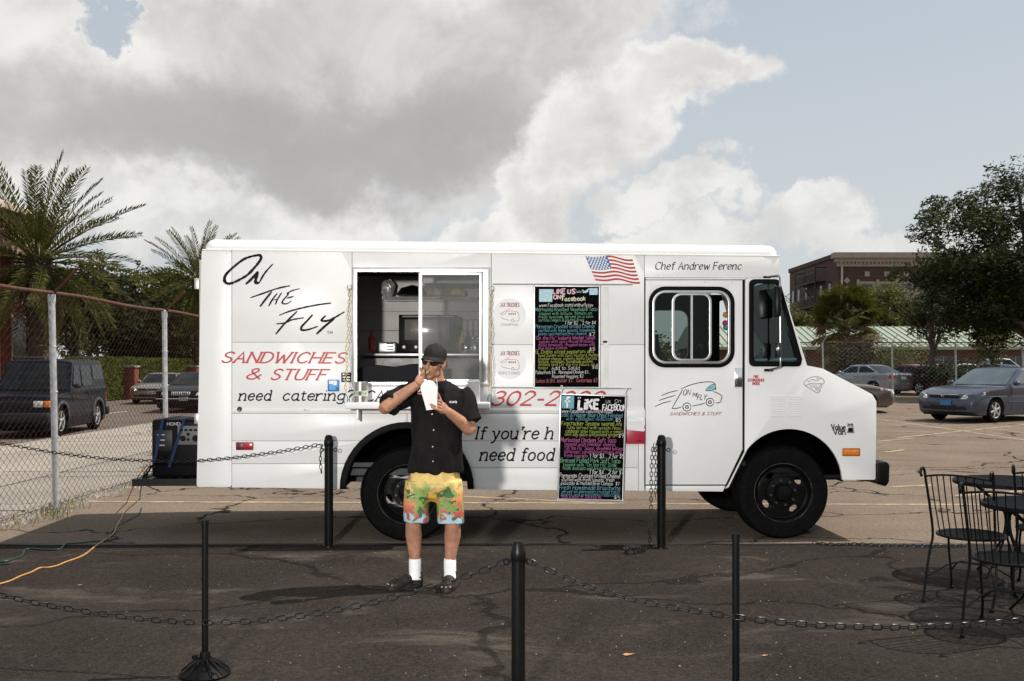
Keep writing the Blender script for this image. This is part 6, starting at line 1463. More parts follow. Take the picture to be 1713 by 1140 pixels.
    # wheels
    for cx in (fx, rx_):
        for s_ in (-1, 1):
            w = MB().lathe([(wr * .62, 0), (wr * .72, -.012), (wr * .92, -.008), (wr, .03), (wr, .17), (wr * .92, .2), (wr * .62, .2)], (0, 0, 0), 'Y', 36, closed=True).build('wheel', RUBBER, o)
            w.location = (cx, s_ * (hw - .03), wr); w.rotation_euler = (0, 0, 0 if s_ < 0 else math.pi)
            MB().lathe([(wr * .64, .004), (wr * .60, .05), (0, .06)], (0, 0, 0), 'Y', 30).build('brake_disc', PLASTIC, w)
            rm = MB().lathe([(wr * .64, -.006), (wr * .66, -.01), (wr * .67, 0), (wr * .60, .03), (wr * .58, .01)], (0, 0, 0), 'Y', 36, closed=True)
            for k in range(5 if box else 6):
                q = k * 6.2832 / (5 if box else 6) + .3; c, s2 = math.cos(q), math.sin(q); p, r_ = .03, wr * .62
                rm.add([(p * c - .035 * s2, 0, p * s2 + .035 * c), (p * c + .035 * s2, 0, p * s2 - .035 * c), (r_ * c + .030 * s2, -.004, r_ * s2 - .030 * c), (r_ * c - .030 * s2, -.004, r_ * s2 + .030 * c), (p * c, -.022, p * s2), (r_ * c, -.014, r_ * s2)], [(0, 4, 5, 3), (4, 1, 2, 5)])
            rm.lathe([(0, -.026), (.045, -.022), (.055, 0)], (0, 0, 0), 'Y', 16); rm.build('rim', ALLOY, w)
            MB().lathe([(ra, 0), (ra, .25)], (cx, s_ * (hw - .02) if s_ < 0 else hw - .23, wr), 'Y', 24).build('wheel_well', PLASTIC, o) if False else None
        MB().b2((cx - ra * .98, -hw + .22, wr - .05), (cx + ra * .98, hw - .22, wr + ra * .97)).build('wheel_well', PLASTIC, o, smooth=0)
    MB().b2((-h + .25, -hw + .12, .17), (h - .28, hw - .12, .24)).build('underbody', PLASTIC, o, smooth=0)
    # face
    xf = h; zl = (nose + .50) / 2 + .06
    for s_ in (-1, 1):
        if box:
            MB().box((xf - .065, s_ * (hw - .27), .80), (.05, .22, .15)).build('headlight', LAMP, o, bevel=.02)
            MB().box((xf - .085, s_ * (hw - .08), .80), (.09, .14, .15)).build('indicator', AMB, o, bevel=.02)
        else:
            q = [(xf - .045, s_ * .50, zl - .07), (xf - .19, s_ * (hw - .10), zl - .045), (xf - .50, s_ * (hw - .012), zl + .05), (xf - .50, s_ * (hw - .03), zl + .12), (xf - .24, s_ * (hw - .16), zl + .085), (xf - .09, s_ * .56, zl + .035)]
            cxx = Vector((xf - .6, s_ * .35, zl)); mb = MB(); qq = [Vector(p) + (Vector(p) - cxx).normalized() * .028 for p in q]
            mb.add(qq + [Vector(p) - (Vector(p) - cxx).normalized() * .05 for p in q], [tuple(range(6)), tuple(reversed(range(6, 12)))] + [(i, (i + 1) % 6, 6 + (i + 1) % 6, 6 + i) for i in range(6)])
            hl = mb.build('headlight', LAMP, o, bevel=.012)
            MB().ball((xf - .47, s_ * (hw - .02), zl + .085), (.05, .02, .03), 8, 6).build('indicator', AMB, hl)
        tl = [(-h + .03, s_ * (hw - .30), deck - .12), (-h + .16, s_ * (hw - .01), deck - .12), (-h + .14, s_ * (hw - .0), deck - .27), (-h + .0, s_ * (hw - .25), deck - .27)] if not box else [(-h + .01, s_ * (hw - .16), .95), (-h + .02, s_ * (hw - .07), .95), (-h + .02, s_ * (hw - .07), .72), (-h + .01, s_ * (hw - .16), .72)]
        mb = MB(); qq = [Vector(p) + Vector((-.02, s_ * .012 * (not box), 0)) for p in tl]; mb.add(qq + [p + Vector((.08, -s_ * .03, 0)) for p in qq], [(0, 1, 2, 3), (7, 6, 5, 4), (0, 1, 5, 4), (1, 2, 6, 5), (2, 3, 7, 6), (3, 0, 4, 7)]); mb.build('tail_light', REDL, o, bevel=.006)
    if box:
        MB().b2((xf - .06, -hw + .40, .72), (xf - .03, hw - .40, .88)).build('grille', PLASTIC, o, bevel=.008)
        MB().b2((xf - .12, -hw - .005, .36), (xf + .06, hw + .005, .60)).build('front_bumper', PLASTIC, o, bevel=.04, seg=3)
        MB().b2((-h - .06, -hw - .005, .36), (-h + .12, hw + .005, .58)).build('rear_bumper', PLASTIC, o, bevel=.04, seg=3)
        for s_ in (-1, 1):
            MB().tube([(rg[0] + .15, s_ * (hw - .22), Hh + .05), (ws[1] - .25, s_ * (hw - .22), Hh + .05)], .02, 8).build('roof_rail', PLASTIC, o)
            for cx in (fx, rx_): MB().prism([(cx + (ra + .06) * math.cos(R(a)), wr + (ra + .06) * math.sin(R(a))) for a in range(0, 181, 12)] + [(cx + (ra - .01) * math.cos(R(a)), wr + (ra - .01) * math.sin(R(a))) for a in range(180, -1, -12)], s_ * hw * .985, s_ * (hw + .03)).build('arch_flare', pm('grey_cladding', (.05, .05, .055), .6), o, bevel=.01)
    elif grille == 'bar':
        MB().b2((xf - .07, -.42, zl - .025), (xf - .018, .42, zl + .035)).build('grille', PLASTIC, o, bevel=.01); MB().b2((xf - .04, -.44, zl + .038), (xf - .012, .44, zl + .055)).build('grille_bar', CHROME, o, bevel=.006)
        MB().tube([(xf - .008, -.05, zl + .04), (xf - .006, -.03, zl - .02)], .007, 6).tube([(xf - .008, .05, zl + .04), (xf - .006, .03, zl - .02)], .007, 6).tube([(xf - .006, -.035, zl + .008), (xf - .006, .035, zl + .008)], .006, 6).build('badge', CHROME, o)
        MB().b2((xf - .06, -.40, .33), (xf + .001, .40, .45)).build('air_intake', PLASTIC, o, bevel=.02)
        for s_ in (-1, 1): MB().b2((xf - .12, s_ * .52 - .12, .34), (xf - .03, s_ * .52 + .12, .42)).build('fog_recess', PLASTIC, o, bevel=.02)
    else:
        g_ = MB().b2((xf - .08, -.34, zl - .07), (xf - .004, .34, zl + .07)).build('grille', CHROME, o, bevel=.03)
        for k in range(9): MB().b2((xf - .003, -.29 + k * .07, zl - .05), (xf + .004, -.265 + k * .07, zl + .05)).build('grille_slot', PLASTIC, g_, smooth=0)
        MB().b2((xf - .03, -hw + .1, .50), (xf + .012, hw - .1, .53)).build('bumper_strip', CHROME, o, bevel=.006)
    pl = MB().b2((xf - .01, -.155 + .1, .44), (xf + .012, .155 + .1, .58)).build('licence_plate', pm('plate_%d' % int(plate[2] * 1000), plate, .4, var=.5, scale=30), o, bevel=.004)
    MB().b2((-h - .015, -.15, .72), (-h + .02, .15, .85)).build('licence_plate', PAPER, o, bevel=.004)
    return o
def heading(dx_, dy_): return math.atan2(dy_, dx_)
def on_lot(px, py): p = lot(px, py); return (p.x, p.y, GZ(p.x, p.y))
SIL = carpaint('blue_grey_metallic', (.055, .068, .095)); 
hp = on_lot(1666, 708)
# sedan parked across the bays: nose towards the camera's left
hx = heading(-.86, -.51); wlk = Vector((hp[0], hp[1])) - Vector((math.cos(hx), math.sin(hx))) * 1.45 - Vector((-math.sin(hx), math.cos(hx))) * .9
cx_, cy_ = wlk
make_car('parked_car', 'blue grey sedan with blue front plate parked in the open lot', 'car', (cx_, cy_, GZ(cx_, cy_) + .005), hx, SIL, L=4.8, Wd=1.82, Hh=1.46, hood=.96, belt=.97, ws=(.98, .12), rg=(-1.0, -1.75), nose=.74, deck=1.0, wb=2.74, fx=1.45, cg=pm('teal_reflection_glass', (.03, .05, .05), .06, var=.5, scale=2.5, spec=1.0, coat=1.0))  # teal of mirrored trees is put into the glass colour
TAUPE = carpaint('taupe_metallic', (.19, .155, .125))
bp_ = lot(1440, 690); make_car('parked_car', 'taupe rounded sedan half hidden behind the hood of the truck', 'car', (bp_.x - 1.3, bp_.y + .75, GZ(bp_.x, bp_.y)), heading(1, -.22), TAUPE, L=4.9, Wd=1.86, Hh=1.42, hood=.92, belt=.93, ws=(.85, -.05), rg=(-1.15, -1.9), nose=.68, deck=.95, grille='chrome', wb=2.75, fx=1.5, plate=(.3, .29, .28))
ROW = [(1440, 47.4, carpaint('silver_metallic', (.30, .33, .35)), heading(-.55, .84), 'silver sedan parked tail first behind the far chain link fence', {}),
       (1518, 48.2, carpaint('dark_red_paint', (.15, .016, .03)), heading(-.5, .86), 'dark red sedan parked behind the far fence beside the silver one', {}),
       (1600, 54.5, carpaint('white_paint', (.70, .70, .70), 0), heading(-.9, .3), 'white sedan in the second row behind the dark red sedan', {}),
       (1655, 50.0, carpaint('black_paint_car', (.012, .012, .014)), heading(-.6, .8), 'black sedan behind the far fence under the oak tree', {}),
       (1655, 57.5, carpaint('white_paint', (.70, .70, .70), 0), heading(-1, .15), 'tall white van like wagon at the back of the far lot', dict(Hh=1.75, belt=1.05, deck=1.1, hood=1.05)),
       (1725, 52.5, carpaint('charcoal_paint', (.03, .032, .036)), heading(-.8, .5), 'charcoal sedan behind the far fence under the oak, beside the black one', {}),
       (1545, 58.5, carpaint('pale_silver', (.5, .5, .5)), heading(-1, .1), 'pale silver sedan at the back of the far lot behind the shrubs', {})]
for px, Y, pt, hd, lab, kw in ROW:
    x = (px - 856.5) * Y / F
    make_car('parked_car', lab, 'car', (x, Y, GZ(x, Y)), hd, pt, L=4.7, Wd=1.78, plate=(.3, .3, .3), group='cars parked beyond the far fence', **{**dict(Hh=1.42), **kw})
# street traffic beyond the left fence, all heading this way
NAVY = carpaint('navy_black_paint', (.005, .006, .012), 0)
make_car('suv', 'dark navy boxy off-roader with stepped roof driving along the street', 'car', (-11.85, 25.2, ZS + .004), heading(.10, -1), NAVY, L=4.55, Wd=1.85, Hh=1.86, hood=1.06, belt=1.14, ws=(.78, .38), rg=(-2.05, -2.22), nose=.98, deck=1.1, wb=2.75, fx=1.42, wr=.37, box=True, plate=(.55, .40, .03), side_glass=[[(.50, 1.18), (-.10, 1.18), (-.10, 1.70), (.24, 1.70)], [(-.22, 1.18), (-.98, 1.20), (-.98, 1.70), (-.22, 1.70)], [(-1.12, 1.34), (-1.98, 1.34), (-1.92, 1.72), (-1.12, 1.72)]])
make_car('driving_car', 'black limousine style sedan with chrome grille on the street beside the hedge', 'car', (-11.95, 38.1, ZS + .004), heading(.06, -1), carpaint('black_car_gloss', (.005, .006, .008), 0), L=5.4, Wd=1.95, Hh=1.45, hood=.98, belt=1.0, ws=(.9, .05), rg=(-1.2, -2.0), nose=.78, deck=1.02, wb=3.0, fx=1.7, grille='chrome', plate=(.3, .3, .3))
make_car('driving_car', 'beige compact sedan with black oval grille on the street near the hedge', 'car', (-16.0, 45.6, ZS + .004), heading(.05, -1), carpaint('beige_metallic', (.24, .20, .16)), L=4.4, Wd=1.72, Hh=1.38, hood=.92, belt=.93, plate=(.3, .3, .3))
# ================================================================== trees, palms, hedge
BARK = pm('bark', (.085, .065, .048), .9, var=.4, scale=10, bump=.8, bscale=25)
PALMB = pm('palm_trunk', (.075, .055, .042), .9, var=.5, scale=14, bump=.9, bscale=30)
PALM = leafmat('palm_leaf', (.045, .058, .015), (.110, .106, .031), .8, .25, tip=(.19, .15, .06))
DRYP = leafmat('dry_palm_leaf', (.10, .075, .035), (.26, .20, .10), 1.2, .25)
OAK = leafmat('oak_leaf', (.014, .021, .006), (.045, .052, .013), .45, .2, tip=(.085, .09, .02))
LIGHTLEAF = leafmat('light_leaf', (.075, .085, .018), (.13, .13, .035), .6, .3)
HEDGE = leafmat('hedge_leaf', (.04, .062, .012), (.115, .125, .025), 1.2, .3)
DARKLEAF = leafmat('dark_leaf', (.020, .026, .010), (.055, .05, .02), .35, .25, tip=(.10, .05, .03))
def frond_mesh(L, droop, seed, wide=.38, pairs=42):
    """feather leaf along +x, drooping, with narrow folded leaflets"""
    rg = random.Random(seed); mb = MB(); P = []
    for i in range(15):
        t = i / 14; P.append(Vector((L * t * (1 - .12 * droop * t), .05 * L * math.sin(t * 2 + seed) * t, -droop * L * .42 * t ** 2.1)))
    mb.tube(P, [.028 * (1 - .85 * i / 14) for i in range(15)], 5)
    for j in range(pairs):
        t = .14 + .86 * j / pairs; q = t * 14; i = min(13, int(q)); p = P[i].lerp(P[i + 1], q - i); d = (P[i + 1] - P[i]).normalized()
        side = d.cross(Vector((0, 0, 1))).normalized(); up = side.cross(d)
        ln = wide * (math.sin(math.pi * (.12 + .80 * t)) ** .7) * rg.uniform(.85, 1.12)
        for s_ in (-1, 1):
            dirv = (d * rg.uniform(.55, .85) + side * s_ * rg.uniform(.65, .9) + up * rg.uniform(.15, .55)).normalized()
            w = d.cross(dirv).cross(dirv).normalized() * .026; e = p + dirv * ln + Vector((0, 0, -.10 * ln * rg.uniform(.3, 1.6))); m = p + dirv * ln * .45 + up * .01
            mb.add([p, m + w, e, m - w], [(0, 1, 2, 3)])
    me = mb.mesh('frond', 0); return me
FR = [frond_mesh(1.0 * L, d, s, w) for L, d, s, w in ((3.9, .55, 1, .55), (3.7, .9, 2, .52), (4.0, .35, 3, .55), (3.5, 1.2, 4, .5))]
for m_ in FR: m_.materials.append(PALM)
FRD = [frond_mesh(3.3, 1.5, 8, .45, 34), frond_mesh(3.0, 1.9, 9, .42, 34)]
for m_ in FRD: m_.materials.append(DRYP)
def date_palm(label, x, y, zc, scale, seed, n=62, tr=.36):
    rg = random.Random(seed); o = thing('date_palm', label, 'palm tree', (x, y, -.1)); mb = MB(); k = int(zc / .16)
    mb.tube([(.06 * math.sin(i * .7), 0, zc * i / k) for i in range(k + 1)], [tr * (1 + .10 * (i % 2)) * (1.25 - .25 * min(1, i / 6)) * (1 + .25 * sm((i / k - .8) / .2)) for i in range(k + 1)], 14)
    for i in range(150):
        q = i * 2.39996; z = zc - 1.5 * (i / 150) + .25; r = tr * 1.12
        mb.box((r * math.cos(q), r * math.sin(q), z), (.28, .12, .05), rz=q, ry=-.9)
    mb.build('trunk', PALMB, o, smooth=0)
    for i in range(n):
        t = i / (n - 1); el_ = 86 - 150 * t ** .9 + rg.uniform(-8, 8); azm = i * 137.508 + rg.uniform(-14, 14)
        dead = t > .88; me = rg.choice(FRD) if dead else FR[2 if t < .3 else (0 if t < .55 else (1 if t < .75 else 3))]
        f = bpy.data.objects.new('frond', me); COL.objects.link(f); f.parent = o
        q = R(azm); f.location = (.16 * math.cos(q), .16 * math.sin(q), zc + .30 - .55 * t)
        f.rotation_euler = (R(rg.uniform(-35, 35)), -R(el_), q); s_ = scale * rg.uniform(.86, 1.1) * (.92 if t < .15 else 1); f.scale = (s_, s_, s_)
    return o
date_palm('large date palm with a full drooping crown in front of the pink building', -19.9, 41.8, 6.0, 1.16, 5, 86, .40)
date_palm('date palm behind the rear end of the truck, beyond the hedge', -19.6, 62.5, 6.9, .95, 9, 74, .36)
def leaf_cloud(mb, c, r, n, size, rg, flat=1.0):
    for i in range(n):
        d = Vector((rg.gauss(0, 1), rg.gauss(0, 1), rg.gauss(0, 1))).normalized() * (rg.random() ** .42)
        p = Vector(c) + Vector((d.x * r[0], d.y * r[1], d.z * r[2]))
        a = Vector((rg.gauss(0, 1), rg.gauss(0, 1), rg.gauss(0, .7))).normalized(); b = a.orthogonal().normalized(); s_ = size * rg.uniform(.6, 1.35)
        mb.add([p - a * s_, p + b * s_ * .45, p + a * s_, p - b * s_ * .45], [(0, 1, 2, 3)])
def tree(name, label, cat, base, h, crown_c, crown_r, n_cl, n_leaf, leaf, mat, seed, tr=.2, cl=.9, limbs=9, group=None):
    rg = random.Random(seed); o = thing(name, label, cat, base, 0, group); top = Vector(crown_c); mb = MB()
    mb.tube(catmull([(0, 0, -.1), (top.x * .15 + .05, top.y * .1, h * .3), (top.x * .5, top.y * .5, top.z * .75), tuple(top)], 5), [tr * (1.15 - .8 * i / 15) for i in range(16)], 10)
    cents = []
    for i in range(n_cl):
        d = Vector((rg.gauss(0, 1), rg.gauss(0, 1), rg.gauss(0, 1))).normalized() * rg.uniform(.45, 1.0)
        cents.append(Vector(crown_c) + Vector((d.x * crown_r[0], d.y * crown_r[1], d.z * crown_r[2] * (1 if d.z > 0 else .8))))
    for c in cents[:limbs * 2]:
        st_ = Vector((top.x * .4, top.y * .4, max(h * .25, top.z * rg.uniform(.35, .8)))); m_ = st_.lerp(c, .5) + Vector((0, 0, rg.uniform(-.1, .5)))
        mb.tube(catmull([st_, m_, c], 4), [tr * .42 * (1 - .85 * i / 8) for i in range(9)], 6)
    mb.build('trunk', BARK, o)
    lf = MB()
    for c in cents:
        s_ = cl * rg.uniform(.6, 1.25); leaf_cloud(lf, c, (s_, s_, s_ * .72), n_leaf, leaf, rg)
        for _ in range(2):
            e = c + Vector((rg.gauss(0, 1), rg.gauss(0, 1), rg.gauss(0, .8))).normalized() * s_ * 1.15; leaf_cloud(lf, e, (s_ * .35,) * 3, n_leaf // 7, leaf, rg)
    lf.build('crown', mat, o, smooth=0, raw=True); return o
# big live oak over the far end of the lot
ox = (1735 - 856.5) * 41 / F
tree('oak_tree', 'large dark live oak overhanging the far fence and parked cars', 'tree', (ox, 41, .2), 10, (-.6, 0, 5.7), (4.6, 4.0, 3.9), 105, 330, .105, OAK, 21, .38, 1.05, 12)
tree('young_tree', 'slim dark trunked tree by the far fence in front of the green roof', 'tree', ((1556 - 856.5) * 46.5 / F, 46.5, .2), 5, (.2, 0, 3.9), (1.5, 1.3, 1.5), 22, 200, .09, OAK, 5, .14, .65, 6)
tree('young_tree', 'light green sapling growing against the far fence below the oak', 'tree', ((1660 - 856.5) * 47 / F, 47, .2), 3, (0, 0, 2.5), (.8, .7, 1.2), 14, 140, .08, LIGHTLEAF, 6, .06, .5, 5)
for i, (px, Y, zc, r, mt, lab) in enumerate(((1478, 84, 6.2, (2.8, 2.5, 2.2), LIGHTLEAF, 'yellow green tree rising behind the green metal roof'), (1345, 96, 5.5, (4.2, 2.5, 1.8), LIGHTLEAF, 'low broad green tree at the foot of the brick building'), (1530, 88, 5.0, (2.6, 2.4, 2.0), OAK, 'dark tree between the yellow green tree and the oak'))):
    x = (px - 856.5) * Y / F; tree('background_tree', lab, 'tree', (x, Y, .1), zc, (0, 0, zc), r, 26, 170, .17, mt, 40 + i, .2, 1.1, 6)
# shrubs along the far fence
def shrub(label, base, r, h, n, leaf, mat, seed):
    rg = random.Random(seed); o = thing('shrub', label, 'shrub', base); lf = MB(); tk = MB()
    for i in range(7):
        c = Vector((rg.uniform(-r, r) * .7, rg.uniform(-r, r) * .5, h * rg.uniform(.35, .8))); tk.tube([(c.x * .2, c.y * .2, -.05), tuple(c)], [.03, .012], 5)
        leaf_cloud(lf, c, (r * .55, r * .5, h * .32), n, leaf, rg)
    tk.build('stem', BARK, o); lf.build('foliage', mat, o, smooth=0, raw=True); return o
for i, (px, Y, r, h, mt, lab) in enumerate(((1440, 49.5, 1.5, 2.9, DARKLEAF, 'dark leafy shrub beneath the cabbage palm'), (1575, 45.0, 1.1, 1.5, OAK, 'dark shrub against the fence under the slim tree'), (1500, 60.0, 1.6, 2.6, LIGHTLEAF, 'spreading pale shrub before the green roofed building'), (1620, 45.4, 1.2, 1.6, OAK, 'dark bushy shrub under the oak by the black sedan'))):
    x = (px - 856.5) * Y / F; shrub(lab, (x, Y, GZ(x, Y)), r, h, 330, .08, mt, 60 + i)
# cabbage palm with a shaggy skirt
cx_ = (1412 - 856.5) * 52 / F; cp = thing('cabbage_palm', 'cabbage palm with a shaggy skirt before the green metal roof', 'palm tree', (cx_, 52, .15))
MB().tube([(0, 0, -.1), (.05, 0, 1.5), (0, 0, 3.5)], [.26, .24, .28], 12).build('trunk', PALMB, cp)
def fan_mesh(seed, mat):
    rg = random.Random(seed); mb = MB(); mb.tube([(0, 0, 0), (.8, 0, .04), (1.1, 0, 0)], [.018, .014, .01], 5)
    for k in range(34):
        a = R(-125 + 250 * k / 33); l = rg.uniform(.62, .85) * (1 - .15 * abs(a) / 2.2); d = Vector((math.cos(a), math.sin(a), -.25 * abs(math.sin(a)) - .1)); w = Vector((-math.sin(a), math.cos(a), 0)) * .036
        p = Vector((1.08, 0, 0)); m_ = p + d * l * .55; e = p + d * l + Vector((0, 0, -.22 * rg.random())); mb.add([p, m_ + w, e, m_ - w], [(0, 1, 2, 3)])
    me = mb.mesh('fan_leaf', 0); me.materials.append(mat); return me
FAN = [fan_mesh(1, PALM), fan_mesh(2, PALM)]; FAND = [fan_mesh(3, DRYP)]
rg = random.Random(8)
for i in range(84):
    t = i / 83; f = bpy.data.objects.new('fan_leaf', FAND[0] if t > .5 else FAN[i % 2]); COL.objects.link(f); f.parent = cp
    f.location = (0, 0, 3.9 - 1.9 * max(0, t - .4)); f.rotation_euler = (R(rg.uniform(-25, 25)), -R(80 - 150 * t ** .9 + rg.uniform(-8, 8)), R(i * 137.5)); s_ = 1.12 * rg.uniform(.8, 1.15); f.scale = (s_,) * 3
# hedge with brick piers on the far side of the street
hg = thing('hedge', 'clipped green hedge along the far side of the street', 'hedge', (-20.4, 60, -.1)); rg = random.Random(12); lf = MB()
MB().b2((-.42, -13.5, 0), (.42, 14, 1.85)).build('hedge_core', DARKLEAF, hg, smooth=0)
for i in range(26000):
    y = rg.uniform(-13.8, 14.3); f = rg.random(); x, z = (.5 + rg.gauss(0, .05), rg.uniform(0, 2.02)) if f < .62 else (rg.uniform(-.5, .5), 2.0 + rg.gauss(0, .06))
    a = Vector((rg.gauss(0, 1), rg.gauss(0, 1), rg.gauss(0, 1))).normalized(); b = a.orthogonal().normalized(); s_ = rg.uniform(.04, .085); p = Vector((x, y, z)); lf.add([p - a * s_, p + b * s_ * .6, p + a * s_, p - b * s_ * .6], [(0, 1, 2, 3)])
lf.build('foliage', HEDGE, hg, smooth=0, raw=True)
BRICKR = pm('red_brick_pier', (.20, .045, .035), .85, var=.3, scale=30, bump=.4)
for k, (px, lab) in enumerate(((219, 'red brick pier standing before the hedge behind the beige sedan'), (323, 'red brick pier before the hedge close to the truck edge'))):
    X = -19.6; Y = -X * F / (856.5 - px); o = thing('brick_pier', lab, 'pier', (X, Y, -.1))
    for j in range(14): MB().b2((-.3, -.3, j * .115), (.3, .3, j * .115 + .105)).build('brick_course', BRICKR, o, bevel=.006)
    MB().b2((-.36, -.36, 1.61), (.36, .36, 1.70)).build('cap_stone', CONC, o, bevel=.01)
# deep shade trees behind the hedge
for i, (px, Y, zc, r, mt, lab) in enumerate(((130, 56, 4.6, (3.2, 3, 2.8), DARKLEAF, 'dark shade tree behind the hedge beneath the date palm'), (195, 60, 4.4, (3.0, 3.2, 3.0), DARKLEAF, 'dark reddish tree behind the hedge beside the shade tree'), (262, 70, 5.6, (3.6, 3, 3.4), LIGHTLEAF, 'olive green tree between the two date palms'), (250, 63, 3.4, (3.2, 2.6, 2.4), DARKLEAF, 'low dark tree behind the hedge near the olive green tree'), (318, 75, 4.6, (3.6, 3, 3.2), DARKLEAF, 'dark tree behind the trunk of the farther date palm'), (225, 90, 6.5, (6.0, 4, 3.6), DARKLEAF, 'broad dark tree closing the view behind the olive green tree'))):
    x = (px - 856.5) * Y / F; tree('background_tree', lab, 'tree', (x, Y, -.1), zc, (0, 0, zc), r, 34, 190, .16, mt, 80 + i, .2, 1.15, 6)
# ================================================================== buildings
PINK = pm('pink_stucco', (.50, .33, .25), .85, var=.06, scale=3, bump=.2); REDS = pm('red_stucco', (.20, .035, .028), .85, var=.12, scale=3, bump=.2); CREAM = pm('cream_trim', (.56, .46, .37), .8, var=.05)
DGLASS = pm('window_glass', (.012, .015, .017), .1, var=.4, scale=2, spec=.8)
bl = thing('street_building', 'pink stucco building with red bands and cream cornice across the street', 'building', (-21.2, 30, -.15)); L0, L1, HB = -6, 15.6, 8.5
MB().b2((-12, L0, 0), (0, L1, HB - .7)).build('wall', PINK, bl, smooth=0)
MB().b2((-.02, L0 - .01, 4.05), (.05, L1 + .03, 4.45)).build('red_band', REDS, bl, smooth=0); MB().b2((-.02, L0 - .01, 0), (.06, L1 + .04, .9)).build('red_base', REDS, bl, smooth=0)
for k in range(6): y = L1 - .45 - k * 3.9; MB().b2((-.02, y, .9), (.16, y + .48, 6.3)).build('pilaster', REDS, bl, smooth=0)
rf = MB().b2((-12.2, L0 - .2, HB - .7), (.25, L1 + .25, HB - .35)).build('cornice', CREAM, bl, bevel=.04); MB().b2((-12.4, L0 - .3, HB - .35), (.5, L1 + .45, HB)).build('cornice_top', CREAM, rf, bevel=.06)
for k in range(5):
    y0 = L1 - .45 - (k + 1) * 3.9 + .75
    for z0_, z1_, nn in ((1.0, 3.7, 2), (4.9, 6.1, 2)):
        w = MB().b2((.01, y0 + .1, z0_), (.03, y0 + 2.85, z1_)).build('window', DGLASS, bl, smooth=0)
        for j in range(nn + 1): yy = y0 + .1 + j * 2.75 / nn; MB().b2((.031, yy - .04, z0_), (.075, yy + .04, z1_)).build('mullion', CREAM, w, smooth=0)
        for zz in (z0_, z1_): MB().b2((.031, y0 + .05, zz - .05), (.09, y0 + 2.9, zz + .05)).build('window_rail', CREAM, w, smooth=0)
MB().b2((-.02, L1 - .46, .9), (.17, L1 + .03, 6.3)).build('corner_pilaster', REDS, bl, smooth=0)
# low awning roof beyond the hedge
aw = thing('entrance_canopy', 'small white canopy roof behind the hedge by the farther palm', 'canopy', (-22.5, 66, -.1))
MB().b2((-1.5, -2, 2.3), (1.5, 2, 2.75)).build('fascia', CREAM, aw, bevel=.05)
for y in (-1.7, 1.7): MB().cyl((1.2, y, 0), (1.2, y, 2.3), .08).build('column', CREAM, aw)
# green standing seam roof building
GREENR = pm('green_metal_roof', (.30, .34, .25), .5, .0, var=.06, scale=1.5); BRK = pm('brown_brick', (.13, .062, .042), .9, var=.2, scale=20, bump=.3)
gb = thing('low_building', 'long low brick building with pale green standing seam metal roof', 'building', (12, 62, .2)); GL_ = 40
MB().b2((0, 0, -.3), (GL_, 9, 2.75)).build('wall', BRK, gb, smooth=0)
def slope(y): return 2.55 + (y + .6) * .285
rf = MB(); rf.add([(-.4, -.6, slope(-.6)), (GL_ + .4, -.6, slope(-.6)), (GL_ + .4, 4.5, slope(4.5)), (-.4, 4.5, slope(4.5)), (GL_ + .4, 9.6, slope(-.6)), (-.4, 9.6, slope(-.6))], [(0, 1, 2, 3), (3, 2, 4, 5), (0, 3, 5), (1, 4, 2), (0, 5, 4, 1)])
rf = rf.build('roof', GREENR, gb, smooth=0)
for k in range(92):
    x = -.3 + k * .442; mb = MB(); y0, y1 = -.6, 4.5
    mb.add([(x - .022, y0, slope(y0)), (x + .022, y0, slope(y0)), (x + .022, y1, slope(y1)), (x - .022, y1, slope(y1)), (x - .012, y0, slope(y0) + .065), (x + .012, y0, slope(y0) + .065), (x + .012, y1, slope(y1) + .065), (x - .012, y1, slope(y1) + .065)], [(0, 4, 7, 3), (1, 2, 6, 5), (4, 5, 6, 7), (0, 1, 5, 4), (2, 3, 7, 6)])
    mb.build('roof_seam', GREENR, rf, smooth=0)
MB().b2((-.45, -.72, slope(-.6) - .16), (GL_ + .45, -.6, slope(-.6) + .02)).build('gutter', GREENR, gb, smooth=0)
for x in (3.2, 6.2, 17.5, 23): MB().b2((x - .05, -.12, 0), (x + .05, -.02, slope(-.6) - .1)).build('downpipe', GREENR, gb, smooth=0)
for x in (8.0, 14.0, 18.5, 21.5, 26): 
    w = MB().b2((x, -.03, .9), (x + 1.7, -.005, 2.0)).build('window', DGLASS, gb, smooth=0); MB().b2((x + .82, -.06, .9), (x + .88, -.031, 2.0)).build('mullion', GREENR, w, smooth=0); MB().b2((x - .06, -.07, .82), (x + 1.76, -.031, .9)).build('sill', CREAM, w, smooth=0)
MB().b2((10.5, -.05, .0), (13.0, -.005, 2.2)).build('garage_door', pm('brown_door', (.16, .11, .08), .6), gb, smooth=0)
# brick block with pale cornice, ornate window bays and a fire escape on the return wall
BRK2 = pm('dark_red_brick', (.068, .037, .029), .9, var=.2, scale=3, bump=.2, bscale=10); LIME = pm('limestone_trim', (.33, .27, .215), .85, var=.08, scale=2)
bb = thing('brick_block', 'tall dark brick building with pale cornice and a fire escape', 'building', (36, 110, 0)); HB = 14.2; BW = 24
MB().b2((0, 0, -.5), (BW, 19, HB - .6)).build('wall', BRK2, bb, smooth=0)
rf = MB().b2((-.15, -.15, HB - .6), (BW + .15, 19.15, HB - .1)).build('parapet', BRK2, bb, smooth=0)
cn = MB().b2((-.55, -.75, HB - .75), (BW + .5, .6, HB - .15)).b2((-.3, -.4, HB - 1.15), (BW + .3, .3, HB - .75)).b2((-.1, -.15, HB - 1.65), (BW, .1, HB - 1.15)).build('cornice', LIME, bb, smooth=0)
for k in range(56): MB().b2((.2 + k * .43, -.36, HB - 1.36), (.38 + k * .43, -.16, HB - 1.16)).build('dentil', LIME, cn, smooth=0)
